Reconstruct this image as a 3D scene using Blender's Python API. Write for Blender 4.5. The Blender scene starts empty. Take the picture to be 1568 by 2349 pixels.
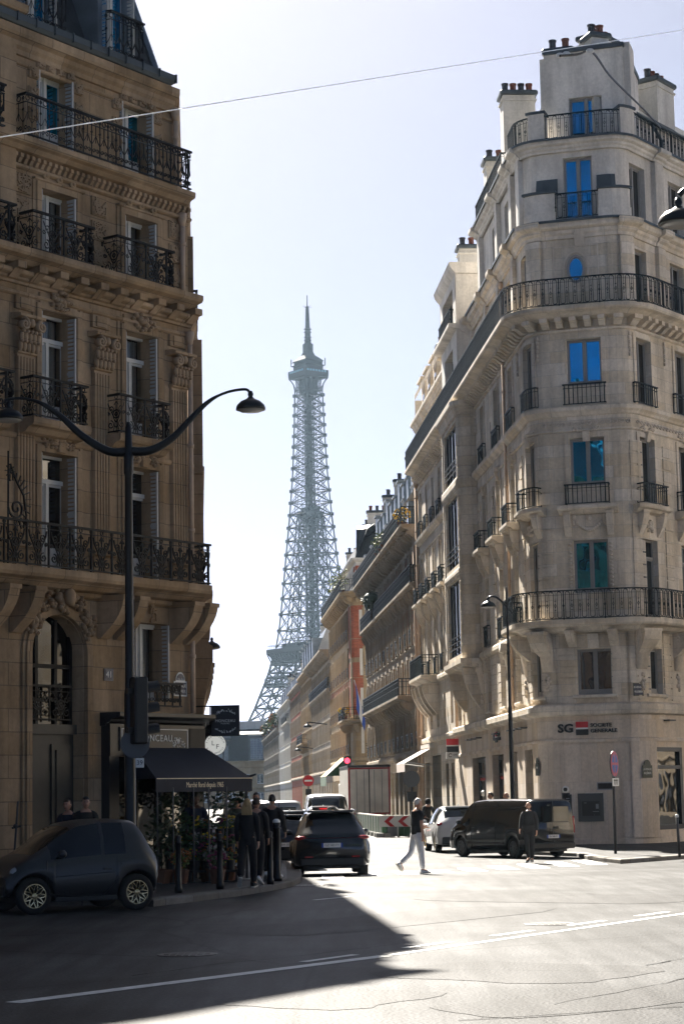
import bpy, bmesh, math, random
from mathutils import Vector, Matrix
random.seed(7)
S = bpy.context.scene
COL = S.collection
R = math.radians
# ---------------------------------------------------------------- camera
CAM_H, PITCH, ROLL = 1.8, math.atan(655.5/4766), R(1.09)
cam = bpy.data.cameras.new('camera'); co = bpy.data.objects.new('camera', cam); COL.objects.link(co)
cam.sensor_fit = 'VERTICAL'; cam.sensor_height = 36; cam.sensor_width = 24
cam.lens = 36*4766/2349; cam.clip_start = .5; cam.clip_end = 6000
_f = Vector((0, math.cos(PITCH), math.sin(PITCH))); _u0 = Vector((0, -math.sin(PITCH), math.cos(PITCH))); _r0 = Vector((1, 0, 0))
_up = _u0*math.cos(ROLL)+_r0*math.sin(ROLL); _rt = _r0*math.cos(ROLL)-_u0*math.sin(ROLL)
co.matrix_world = Matrix(((_rt.x, _up.x, -_f.x, 0), (_rt.y, _up.y, -_f.y, 0), (_rt.z, _up.z, -_f.z, CAM_H), (0, 0, 0, 1)))
S.camera = co
# ---------------------------------------------------------------- light
SUN_AZ, SUN_EL = R(-12.6), R(41.5)          # azimuth from +Y towards +X
sd = Vector((math.sin(SUN_AZ)*math.cos(SUN_EL), math.cos(SUN_AZ)*math.cos(SUN_EL), math.sin(SUN_EL)))
sl = bpy.data.lights.new('sun', 'SUN'); sl.energy = 5.0; sl.angle = R(.53); sl.color = (1, .93, .82)
so = bpy.data.objects.new('sun', sl); COL.objects.link(so); so.rotation_euler = sd.to_track_quat('Z', 'Y').to_euler()
W = bpy.data.worlds.new('World'); S.world = W; W.use_nodes = True
_n = W.node_tree.nodes; _l = W.node_tree.links
sky = _n.new('ShaderNodeTexSky'); sky.sky_type = 'NISHITA'; sky.sun_disc = False
sky.sun_elevation = SUN_EL; sky.sun_rotation = SUN_AZ
sky.air_density = .13; sky.dust_density = .60; sky.ozone_density = 1.5
_bg = _n['Background']; _bg.inputs[1].default_value = .05; _l.new(sky.outputs[0], _bg.inputs[0])
S.view_settings.view_transform = 'Standard'; S.view_settings.look = 'None'
S.view_settings.exposure = 2.3; S.view_settings.gamma = 1
S.render.engine = 'CYCLES'
# ---------------------------------------------------------------- pixel rays used to read positions off the reference
def ray(x, y):
    a = (x-784)/4766; b = (1174.5-y)/4766
    u = a*math.cos(ROLL)+b*math.sin(ROLL); v = -a*math.sin(ROLL)+b*math.cos(ROLL)
    return _f+_r0*u+_u0*v
def at(x, y, Y):
    d = ray(x, y); return Vector((0, 0, CAM_H))+d*(Y/d.y)
def smooth(a, b, x):
    t = min(1, max(0, (x-a)/(b-a))); return t*t*(3-2*t)
def gz(y): return -.15*smooth(46, 58, y)
def ground(x, y):
    Y = 50
    for _ in range(8):
        d = ray(x, y); t = (gz(Y)-CAM_H)/d.z; Y = d.y*t
    return Vector((d.x*t, Y, gz(Y)))
# ---------------------------------------------------------------- materials
MATS = {}
def newmat(name):
    m = bpy.data.materials.new(name); m.use_nodes = True; MATS[name] = m
    return m, m.node_tree.nodes, m.node_tree.links, m.node_tree.nodes['Principled BSDF']
def mat(name, col, rough=.6, metal=0, spec=.5, var=.0, vs=6, bump=0, bs=40, coat=0, emit=None, es=0, stretch=None):
    m, n, l, b = newmat(name)
    b.inputs['Base Color'].default_value = (*col, 1); b.inputs['Roughness'].default_value = rough
    b.inputs['Metallic'].default_value = metal; b.inputs['Specular IOR Level'].default_value = spec
    if coat: b.inputs['Coat Weight'].default_value = coat; b.inputs['Coat Roughness'].default_value = .04
    if emit: b.inputs['Emission Color'].default_value = (*emit, 1); b.inputs['Emission Strength'].default_value = es
    if var or bump:
        tc = n.new('ShaderNodeTexCoord'); mp = n.new('ShaderNodeMapping'); l.new(tc.outputs['Object'], mp.inputs[0])
        if stretch: mp.inputs['Scale'].default_value = stretch
    if var:
        t = n.new('ShaderNodeTexNoise'); t.inputs['Scale'].default_value = vs; t.inputs['Detail'].default_value = 6; l.new(mp.outputs[0], t.inputs[0])
        r = n.new('ShaderNodeMapRange'); r.inputs[1].default_value = .3; r.inputs[2].default_value = .7
        r.inputs[3].default_value = 1-var; r.inputs[4].default_value = 1+var; l.new(t.outputs[0], r.inputs[0])
        x = n.new('ShaderNodeMix'); x.data_type = 'RGBA'; x.blend_type = 'MULTIPLY'; x.inputs[0].default_value = 1
        x.inputs[6].default_value = (*col, 1); l.new(r.outputs[0], x.inputs[7]); l.new(x.outputs[2], b.inputs['Base Color'])
    if bump:
        t = n.new('ShaderNodeTexNoise'); t.inputs['Scale'].default_value = bs; t.inputs['Detail'].default_value = 4; l.new(mp.outputs[0], t.inputs[0])
        bp = n.new('ShaderNodeBump'); bp.inputs['Strength'].default_value = bump; bp.inputs['Distance'].default_value = .02
        l.new(t.outputs[0], bp.inputs['Height']); l.new(bp.outputs[0], b.inputs['Normal'])
    return m
def stone(name, c, bw=.95, bh=.42, joint=.75, dirt=.35, var=.16, mort=.012, hue=(1.0, .93, .8), rough=.85, bmp=.5):
    """ashlar: blocks on the UV (metres), tone per block, soot streaks and blotches"""
    m, n, l, b = newmat(name); b.inputs['Roughness'].default_value = rough; b.inputs['Specular IOR Level'].default_value = .25
    tc = n.new('ShaderNodeTexCoord'); uv = tc.outputs['UV']
    br = n.new('ShaderNodeTexBrick'); br.inputs['Scale'].default_value = 1; br.inputs['Brick Width'].default_value = bw; br.inputs['Row Height'].default_value = bh
    br.inputs['Mortar Size'].default_value = mort; br.inputs['Mortar Smooth'].default_value = .3; br.inputs['Bias'].default_value = 0
    br.inputs['Color1'].default_value = (*[k*(1+var*.6) for k in c], 1); br.inputs['Color2'].default_value = (*[k*h*(1-var*.6) for k, h in zip(c, hue)], 1)
    br.inputs['Mortar'].default_value = (*[k*joint for k in c], 1); l.new(uv, br.inputs['Vector'])
    def noise(sc, stretch, lo, hi, a, z, det=7):
        mp = n.new('ShaderNodeMapping'); mp.inputs['Scale'].default_value = stretch; l.new(tc.outputs['Object'], mp.inputs[0])
        t = n.new('ShaderNodeTexNoise'); t.inputs['Scale'].default_value = sc; t.inputs['Detail'].default_value = det; t.inputs['Roughness'].default_value = .62; l.new(mp.outputs[0], t.inputs[0])
        r = n.new('ShaderNodeMapRange'); r.inputs[1].default_value = lo; r.inputs[2].default_value = hi; r.inputs[3].default_value = a; r.inputs[4].default_value = z; l.new(t.outputs[0], r.inputs[0])
        return r.outputs[0], t.outputs[0]
    def mul(a, f):
        x = n.new('ShaderNodeMix'); x.data_type = 'RGBA'; x.blend_type = 'MULTIPLY'; x.inputs[0].default_value = 1; l.new(a, x.inputs[6]); l.new(f, x.inputs[7]); return x.outputs[2]
    a1, _ = noise(.5, (1, 1, 1), .35, .7, 1-dirt*.7, 1.05)
    a2, _ = noise(1.6, (1, 1, .12), .42, .66, 1.0, 1-dirt*.8)
    a3, t3 = noise(9, (1, 1, 1), .3, .7, .88, 1.1)
    cc = mul(mul(mul(br.outputs['Color'], a1), a2), a3); l.new(cc, b.inputs['Base Color'])
    ad = n.new('ShaderNodeMath'); ad.operation = 'MULTIPLY_ADD'; ad.inputs[1].default_value = -1.0; l.new(br.outputs['Fac'], ad.inputs[0])
    sc = n.new('ShaderNodeMath'); sc.operation = 'MULTIPLY'; sc.inputs[1].default_value = .35; l.new(t3, sc.inputs[0]); l.new(sc.outputs[0], ad.inputs[2])
    bp = n.new('ShaderNodeBump'); bp.inputs['Strength'].default_value = bmp; bp.inputs['Distance'].default_value = .02
    l.new(ad.outputs[0], bp.inputs['Height']); l.new(bp.outputs[0], b.inputs['Normal'])
    return m
def glass(name, tint, fac=.5, thru=.0, ior=1.9, wob=.004):
    """window pane: sharp reflection over a dark (or partly clear) pane, slightly wavy"""
    m, n, l, b = newmat(name)
    b.inputs['Base Color'].default_value = (*tint, 1); b.inputs['Roughness'].default_value = .02; b.inputs['IOR'].default_value = ior
    tc = n.new('ShaderNodeTexCoord'); t = n.new('ShaderNodeTexNoise'); t.inputs['Scale'].default_value = 1.4; t.inputs['Detail'].default_value = 1
    oi = n.new('ShaderNodeObjectInfo'); av = n.new('ShaderNodeVectorMath'); av.operation = 'ADD'; sc = n.new('ShaderNodeMath'); sc.operation = 'MULTIPLY'; sc.inputs[1].default_value = 37
    l.new(oi.outputs['Random'], sc.inputs[0]); l.new(tc.outputs['Object'], av.inputs[0]); l.new(sc.outputs[0], av.inputs[1]); l.new(av.outputs[0], t.inputs[0])
    t2 = n.new('ShaderNodeTexNoise'); t2.inputs['Scale'].default_value = .8; t2.inputs['Detail'].default_value = 4; l.new(av.outputs[0], t2.inputs[0]); rr = n.new('ShaderNodeMapRange'); rr.inputs[1].default_value = .35; rr.inputs[2].default_value = .65; rr.inputs[3].default_value = .72; rr.inputs[4].default_value = 1.12; l.new(t2.outputs[0], rr.inputs[0])
    mm = n.new('ShaderNodeMix'); mm.data_type = 'RGBA'; mm.blend_type = 'MULTIPLY'; mm.inputs[0].default_value = 1; mm.inputs[6].default_value = (*tint, 1); l.new(rr.outputs[0], mm.inputs[7]); l.new(mm.outputs[2], b.inputs['Base Color'])
    bp = n.new('ShaderNodeBump'); bp.inputs['Strength'].default_value = 1; bp.inputs['Distance'].default_value = wob; l.new(t.outputs[0], bp.inputs['Height']); l.new(bp.outputs[0], b.inputs['Normal'])
    if thru:
        tr = n.new('ShaderNodeBsdfTransparent'); mx = n.new('ShaderNodeMixShader'); mx.inputs[0].default_value = thru
        gl = n.new('ShaderNodeBsdfGlossy'); gl.inputs['Roughness'].default_value = .02; l.new(bp.outputs[0], gl.inputs['Normal'])
        fr = n.new('ShaderNodeFresnel'); fr.inputs['IOR'].default_value = ior; m2 = n.new('ShaderNodeMixShader')
        tr.inputs[0].default_value = (thru, thru, thru, 1)
        l.new(fr.outputs[0], m2.inputs[0]); l.new(tr.outputs[0], m2.inputs[1]); l.new(gl.outputs[0], m2.inputs[2]); l.new(m2.outputs[0], n['Material Output'].inputs[0])
    return m
# ---------------------------------------------------------------- mesh building
class Path:
    """plan polyline walked with the outside on the right; u along it (0 at vertex 'zero'), d outward"""
    def __init__(s, pts, zero=0):
        s.p = [Vector((p[0], p[1], 0)) for p in pts]; u = [0.]
        for a, b in zip(s.p, s.p[1:]): u.append(u[-1]+(b-a).length)
        s.u = [x-u[zero] for x in u]
        nn = []
        for a, b in zip(s.p, s.p[1:]):
            t = (b-a).normalized(); nn.append(Vector((t.y, -t.x, 0)))
        s.m = []
        for i in range(len(s.p)):
            a = nn[max(0, i-1)]; b = nn[min(i, len(nn)-1)]; k = (a+b).normalized(); s.m.append(k/max(.3, k.dot(a)))
    def seg(s, u):
        i = 0
        while i < len(s.u)-2 and u > s.u[i+1]: i += 1
        return i, (u-s.u[i])/(s.u[i+1]-s.u[i])
    def at(s, u, d=0, z=0):
        i, t = s.seg(u); a = s.p[i]+s.m[i]*d; b = s.p[i+1]+s.m[i+1]*d; q = a+(b-a)*t; q.z = z; return q
    def cuts(s, a, b): return [a]+[x for x in s.u if a+1e-4 < x < b-1e-4]+[b]
    def frame(s, u, d=0, z=0):
        i, t = s.seg(u); x = (s.p[i+1]-s.p[i]).normalized(); o = s.at(u, d, z)
        return Matrix(((x.x, -x.y, 0, o.x), (x.y, x.x, 0, o.y), (0, 0, 1, o.z), (0, 0, 0, 1)))
    def sub(s, a, b, d=0): return Path([s.at(u, d) for u in s.cuts(a, b)])
def rounded(pts, i, r, n=6):
    a, b, c = [Vector((p[0], p[1], 0)) for p in pts[i-1:i+2]]
    t1 = (a-b).normalized(); t2 = (c-b).normalized(); th = math.acos(t1.dot(t2)); L = r/math.tan(th/2)
    s, e = b+t1*L, b+t2*L
    cc = b+(t1+t2).normalized()*(r/math.sin(th/2)); a0 = math.atan2(s.y-cc.y, s.x-cc.x); a1 = math.atan2(e.y-cc.y, e.x-cc.x)
    da = (a1-a0+math.pi) % (2*math.pi)-math.pi
    arc = [(cc.x+r*math.cos(a0+da*k/n), cc.y+r*math.sin(a0+da*k/n)) for k in range(n+1)]
    return list(pts[:i])+arc+list(pts[i+1:])
class MB:
    def __init__(s): s.v = []; s.f = []; s.mi = []; s.uv = []; s.m = 0; s.sm = []; s.smooth = False
    def add(s, pts, faces, uvs=None):
        o = len(s.v); s.v += [tuple(p) for p in pts]
        for k, f in enumerate(faces):
            s.f.append([o+i for i in f]); s.mi.append(s.m); s.sm.append(s.smooth); s.uv.append(uvs[k] if uvs else None)
    def quad(s, a, b, c, d, uv=None): s.add([a, b, c, d], [(0, 1, 2, 3)], [uv] if uv else None)
    def box(s, x0, x1, y0, y1, z0, z1, M=None):
        p = [Vector((x, y, z)) for z in (z0, z1) for y in (y0, y1) for x in (x0, x1)]
        if M: p = [M@q for q in p]
        s.add(p, [(0, 2, 3, 1), (4, 5, 7, 6), (0, 1, 5, 4), (2, 6, 7, 3), (0, 4, 6, 2), (1, 3, 7, 5)])
    def bevbox(s, x0, x1, y0, y1, z0, z1, b, M=None):
        """box with its vertical and top edges chamfered"""
        def ring(i, z): return [Vector((x, y, z)) for x, y in ((x0+i+b, y0+i), (x1-i-b, y0+i), (x1-i, y0+i+b), (x1-i, y1-i-b), (x1-i-b, y1-i), (x0+i+b, y1-i), (x0+i, y1-i-b), (x0+i, y0+i+b))]
        s.rings([ring(b*.6, z0), ring(0, z0+b), ring(0, z1-b), ring(b*.6, z1)], True, M)
    def rings(s, rs, caps=True, M=None, closed=True):
        n = len(rs[0]); p = [Vector(q) for r in rs for q in r]
        if M: p = [M@q for q in p]
        fs = []
        for i in range(len(rs)-1):
            for j in range(n if closed else n-1):
                k = (j+1) % n; fs.append((i*n+j, i*n+k, (i+1)*n+k, (i+1)*n+j))
        if caps: fs.append(tuple(range(n-1, -1, -1))); fs.append(tuple((len(rs)-1)*n+j for j in range(n)))
        s.add(p, fs)
    def tube(s, pts, r, n=6, M=None, caps=True):
        pts = [Vector(p) for p in pts]; rs = []; up = None
        for i, p in enumerate(pts):
            t = (pts[min(i+1, len(pts)-1)]-pts[max(i-1, 0)]).normalized()
            if up is None: up = Vector((0, 0, 1)) if abs(t.z) < .9 else Vector((0, 1, 0))
            a = t.cross(up).normalized(); b = a.cross(t).normalized(); up = b
            q = r[i] if isinstance(r, (list, tuple)) else r
            rs.append([p+a*q*math.cos(2*math.pi*k/n)+b*q*math.sin(2*math.pi*k/n) for k in range(n)])
        s.rings(rs, caps, M)
    def lathe(s, prof, n=16, M=None, caps=True):
        s.rings([[Vector((r*math.cos(2*math.pi*k/n), r*math.sin(2*math.pi*k/n), z)) for k in range(n)] for r, z in prof], caps, M)
    def prism(s, poly, h0, h1, M=None):
        """poly in local XZ, extruded along Y from h0 to h1"""
        n = len(poly); p = [Vector((x, h0, z)) for x, z in poly]+[Vector((x, h1, z)) for x, z in poly]
        if M: p = [M@q for q in p]
        s.add(p, [tuple(range(n)), tuple(range(2*n-1, n-1, -1))]+[(i, i+n, (i+1) % n+n, (i+1) % n) for i in range(n)])
    def blob(s, c, rx, ry, rz, n=10, m=7, M=None, jit=0):
        rs = []
        for i in range(1, m):
            a = math.pi*i/m; k = 1+random.uniform(-jit, jit)
            rs.append([Vector((c[0]+rx*k*math.sin(a)*math.cos(2*math.pi*j/n), c[1]+ry*k*math.sin(a)*math.sin(2*math.pi*j/n), c[2]-rz*math.cos(a))) for j in range(n)])
        s.rings(rs, True, M)
    # -- along a path
    def pbox(s, P, u0, u1, d0, d1, z0, z1):
        us = P.cuts(u0, u1); rs = []
        for u in us: rs.append([P.at(u, d1, z0), P.at(u, d0, z0), P.at(u, d0, z1), P.at(u, d1, z1)])
        n = 4; p = [q for r in rs for q in r]; fs = []; uv = []
        for i in range(len(us)-1):
            a, b = us[i], us[i+1]
            for j, (lo, hi) in enumerate(((d1, d0), (z0, z1), (d0, d1), (z1, z0))):
                k = (j+1) % 4; fs.append((i*4+j, i*4+k, i*4+4+k, i*4+4+j)); uv.append([(a, lo), (a, hi), (b, hi), (b, lo)])
        fs += [(3, 2, 1, 0), tuple(len(p)-4+j for j in range(4))]; uv += [[(d1, z1), (d0, z1), (d0, z0), (d1, z0)], [(d1, z0), (d0, z0), (d0, z1), (d1, z1)]]
        s.add(p, fs, uv)
    def psweep(s, P, u0, u1, prof, caps=True):
        """closed (d,z) profile, counter-clockwise seen from the end (u0)"""
        us = P.cuts(u0, u1); n = len(prof); p = [P.at(u, d, z) for u in us for d, z in prof]; fs = []; uv = []
        L = [0]
        for i in range(n): a, b = prof[i], prof[(i+1) % n]; L.append(L[-1]+math.hypot(b[0]-a[0], b[1]-a[1]))
        for i in range(len(us)-1):
            for j in range(n):
                k = (j+1) % n; fs.append((i*n+j, i*n+k, i*n+n+k, i*n+n+j)); uv.append([(us[i], L[j]), (us[i], L[j+1]), (us[i+1], L[j+1]), (us[i+1], L[j])])
        if caps:
            fs += [tuple(range(n-1, -1, -1)), tuple(len(p)-n+j for j in range(n))]; uv += [list(reversed(prof)), list(prof)]
        s.add(p, fs, uv)
    def psheet(s, P, u0, u1, prof):
        us = P.cuts(u0, u1)
        for i in range(len(us)-1):
            L = 0
            for (d0, z0), (d1, z1) in zip(prof, prof[1:]):
                L2 = L+math.hypot(d1-d0, z1-z0)
                s.quad(P.at(us[i], d0, z0), P.at(us[i+1], d0, z0), P.at(us[i+1], d1, z1), P.at(us[i], d1, z1), [(us[i], L), (us[i+1], L), (us[i+1], L2), (us[i], L2)]); L = L2
    def pwall(s, P, u0, u1, z0, z1, ops=(), d=0, rev=.3):
        """wall face with rectangular openings (u0,u1,z0,z1) and their reveals"""
        us = sorted(set([round(x, 4) for x in P.cuts(u0, u1)+[k for o in ops for k in o[:2] if u0 < k < u1]]))
        zs = sorted(set([z0, z1]+[k for o in ops for k in o[2:4] if z0 < k < z1]))
        for a, b in zip(us, us[1:]):
            if b-a < 1e-3: continue
            for c, e in zip(zs, zs[1:]):
                mu, mz = (a+b)/2, (c+e)/2
                if any(o[0] < mu < o[1] and o[2] < mz < o[3] for o in ops): continue
                s.quad(P.at(a, d, c), P.at(b, d, c), P.at(b, d, e), P.at(a, d, e), [(a, c), (b, c), (b, e), (a, e)])
        for o in ops:
            a, b, c, e = o[:4]; r = d-rev
            s.quad(P.at(a, d, c), P.at(a, d, e), P.at(a, r, e), P.at(a, r, c), [(0, c), (0, e), (rev, e), (rev, c)])
            s.quad(P.at(b, r, c), P.at(b, r, e), P.at(b, d, e), P.at(b, d, c), [(0, c), (0, e), (rev, e), (rev, c)])
            s.quad(P.at(a, r, e), P.at(a, d, e), P.at(b, d, e), P.at(b, r, e), [(a, 0), (a, rev), (b, rev), (b, 0)])
            s.quad(P.at(a, d, c), P.at(a, r, c), P.at(b, r, c), P.at(b, d, c), [(a, 0), (a, rev), (b, rev), (b, 0)])
    def stroke(s, P, pl, t, d=0, td=None):
        """flat-bar ironwork: polyline of (u,z) on a path"""
        td = (td or t)/2; h = t/2; rs = []
        for i, (u, z) in enumerate(pl):
            a = pl[max(i-1, 0)]; b = pl[min(i+1, len(pl)-1)]; dx, dz = b[0]-a[0], b[1]-a[1]; L = math.hypot(dx, dz) or 1; px, pz = -dz/L*h, dx/L*h
            rs.append([P.at(u+px, d+td, z+pz), P.at(u-px, d+td, z-pz), P.at(u-px, d-td, z-pz), P.at(u+px, d-td, z+pz)])
        s.rings(rs, True)
def link(o, parent=None):
    COL.objects.link(o)
    if parent: o.parent = parent
    return o
def mesh_of(name, mb, ms):
    me = bpy.data.meshes.new(name); me.from_pydata(mb.v, [], mb.f)
    for k in (ms if isinstance(ms, (list, tuple)) else [ms]): me.materials.append(MATS[k] if isinstance(k, str) else k)
    ul = me.uv_layers.new(name='UVMap'); dat = []
    for p, uv in zip(me.polygons, mb.uv):
        if uv:
            for c in uv: dat += [c[0], c[1]]
        else:
            nx, ny, nz = p.normal
            for i in p.vertices:
                x, y, z = mb.v[i]
                if abs(nz) > .8: dat += [x, y]
                else:
                    L = math.hypot(nx, ny) or 1; dat += [(x*-ny+y*nx)/L, z]
    ul.data.foreach_set('uv', dat)
    me.polygons.foreach_set('material_index', mb.mi); me.polygons.foreach_set('use_smooth', mb.sm)
    me.validate(); me.update(); return me
def obj(name, mb, ms, parent=None, world=None, label=None, M=None):
    """one mesh object. world: its vertices are in world space and the parent stands at that point"""
    o = bpy.data.objects.new(name, mb if isinstance(mb, bpy.types.Mesh) else mesh_of(name, mb, ms)); link(o, parent)
    if M is not None: o.matrix_local = M
    elif world is not None: o.location = -Vector(world)
    if label: o['label'] = label
    return o
def tag(o, label, cat, group=None):
    o['label'] = label; o['category'] = cat
    if group: o['group'] = group
    return o
def thing(name, label, cat, loc=(0, 0, 0), rz=0, group=None):
    o = bpy.data.objects.new(name, None); link(o); o.location = loc; o.rotation_euler = (0, 0, rz); o.empty_display_size = .3
    return tag(o, label, cat, group)
def struct(name, mb, ms):
    o = obj(name, mb, ms); o['kind'] = 'structure'; return o
def dup(root, loc, rz=0, label=None):
    r = root.copy(); COL.objects.link(r); r.location = loc; r.rotation_euler = (0, 0, rz)
    if label: r['label'] = label
    for ch in list(root.children):
        c = ch.copy(); COL.objects.link(c); c.parent = r
        for g in ch.children:
            e = g.copy(); COL.objects.link(e); e.parent = c
    return r
FONTC = {}
def text_mb(mb, s, size, M, depth=.01, bold=0, cx=True, sx=1.0, spacing=1.0):
    """lettering as real extruded outlines, in local XZ facing -Y, M maps to place"""
    c = bpy.data.curves.new('t', 'FONT'); c.body = s; c.size = size; c.extrude = depth/2; c.resolution_u = 3
    c.align_x = 'CENTER' if cx else 'LEFT'; c.align_y = 'CENTER'; c.space_character = spacing; c.offset = bold*size
    o = bpy.data.objects.new('t', c); COL.objects.link(o)
    me = bpy.data.meshes.new_from_object(o.evaluated_get(bpy.context.evaluated_depsgraph_get()))
    bpy.data.objects.remove(o)
    pts = [M@Vector((v.co.x*sx, -v.co.z, v.co.y)) for v in me.vertices]
    mb.add(pts, [tuple(p.vertices) for p in me.polygons]); bpy.data.meshes.remove(me)
# ---------------------------------------------------------------- palette
stone('warm stone', (.50, .355, .225), .95, .46, .6, .55, .18)
stone('warm carved stone', (.45, .32, .205), 50, 50, 1, .45, .1, .001, bmp=.8)
stone('cream stone', (.78, .71, .62), 1.1, .44, .72, .36, .12, .009)
stone('cream carved stone', (.75, .68, .60), 50, 50, 1, .3, .06, .001)
stone('travertine', (.72, .635, .555), .6, 2.2, .8, .25, .10, .006)
stone('upper render', (.76, .73, .69), 50, 50, 1, .35, .04, .001, bmp=.15)
stone('chimney render', (.70, .68, .64), 50, 50, 1, .3, .05, .001, bmp=.15)
stone('pale stone', (.40, .34, .27), .9, .42, .85, .35, .1, .008)
stone('ochre stone', (.42, .32, .20), .9, .42, .85, .3, .1, .008)
stone('grey stone', (.34, .31, .27), .9, .42, .85, .4, .1, .008)
stone('white render', (.62, .62, .61), 50, 50, 1, .15, .04, .001)
stone('red brick', (.36, .11, .06), .22, .07, 1.5, .2, .35, .008, (.9, .9, .9))
mat('bark', (.05, .035, .025), .9)
stone('slate', (.035, .042, .05), .25, .14, .6, .2, .3, .006, (1, 1, 1), .55)
mat('zinc', (.16, .19, .22), .45, .6, var=.2, vs=2)
mat('dark zinc', (.06, .075, .085), .5, .3, var=.2, vs=2)
mat('black iron', (.006, .006, .007), .5, 0, .2)
mat('green iron', (.005, .013, .017), .5, 0, .2)
mat('white paint', (.62, .60, .56), .5, var=.08, vs=3)
mat('grey window paint', (.26, .25, .24), .5)
mat('black frame', (.012, .012, .014), .35)
mat('shutter paint', (.52, .50, .47), .55, var=.08)
mat('curtain', (.5, .48, .44), .9, var=.2, vs=9, stretch=(1, 1, .02))
mat('dark room', (.012, .011, .010), 1)
mat('dark door wood', (.018, .017, .015), .5, var=.3, vs=5)
mat('downpipe paint', (.50, .36, .25), .55, var=.12)
mat('terracotta', (.16, .055, .035), .8)
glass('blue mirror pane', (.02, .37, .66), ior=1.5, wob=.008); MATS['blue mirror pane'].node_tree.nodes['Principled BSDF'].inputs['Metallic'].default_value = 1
glass('tinted pane', (.004, .012, .03), ior=2.4); glass('dark pane', (.004, .005, .006), ior=1.75)
glass('clear pane', (.01, .01, .012), thru=.75, ior=1.8)
glass('black pane', (.003, .003, .003), ior=1.35); glass('shop pane', (.008, .009, .009), ior=1.7)
mat('dark paint metal', (.03, .03, .032), .4)
mat('lamp black', (.006, .007, .009), .35, 0, .4)
mat('lamp glass', (.35, .33, .30), .25)
mat('black plastic', (.013, .013, .014), .5)
mat('grey plastic', (.06, .065, .07), .45)
mat('white sign', (.75, .75, .73), .45); mat('lit sign', (.75, .75, .70), .45, emit=(1, 1, .93), es=.09)
mat('sign blue', (.015, .04, .16), .4)
mat('sign dark blue', (.012, .022, .06), .4)
mat('sign red', (.50, .012, .02), .4)
mat('sign back', (.10, .105, .11), .5)
mat('sign green', (.02, .03, .025), .45)
mat('navy canvas', (.008, .011, .024), .75, var=.2, vs=4)
mat('shop black', (.008, .008, .009), .4)
mat('gold letters', (.80, .66, .45), .4)
mat('cream letters', (.75, .72, .64), .5)
mat('white canvas', (.72, .64, .60), .8)
mat('yellow canvas', (.75, .42, .04), .8)
mat('orange canvas', (.60, .18, .03), .8)
mat('green canvas', (.02, .08, .03), .8)
mat('flag blue', (.02, .07, .38), .8)
mat('steel', (.32, .33, .35), .35, .8)
mat('wire white', (.75, .74, .70), .5); mat('wire steel', (.9, .88, .82), .38, 1)
mat('concrete', (.34, .33, .31), .85, var=.15)
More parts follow.
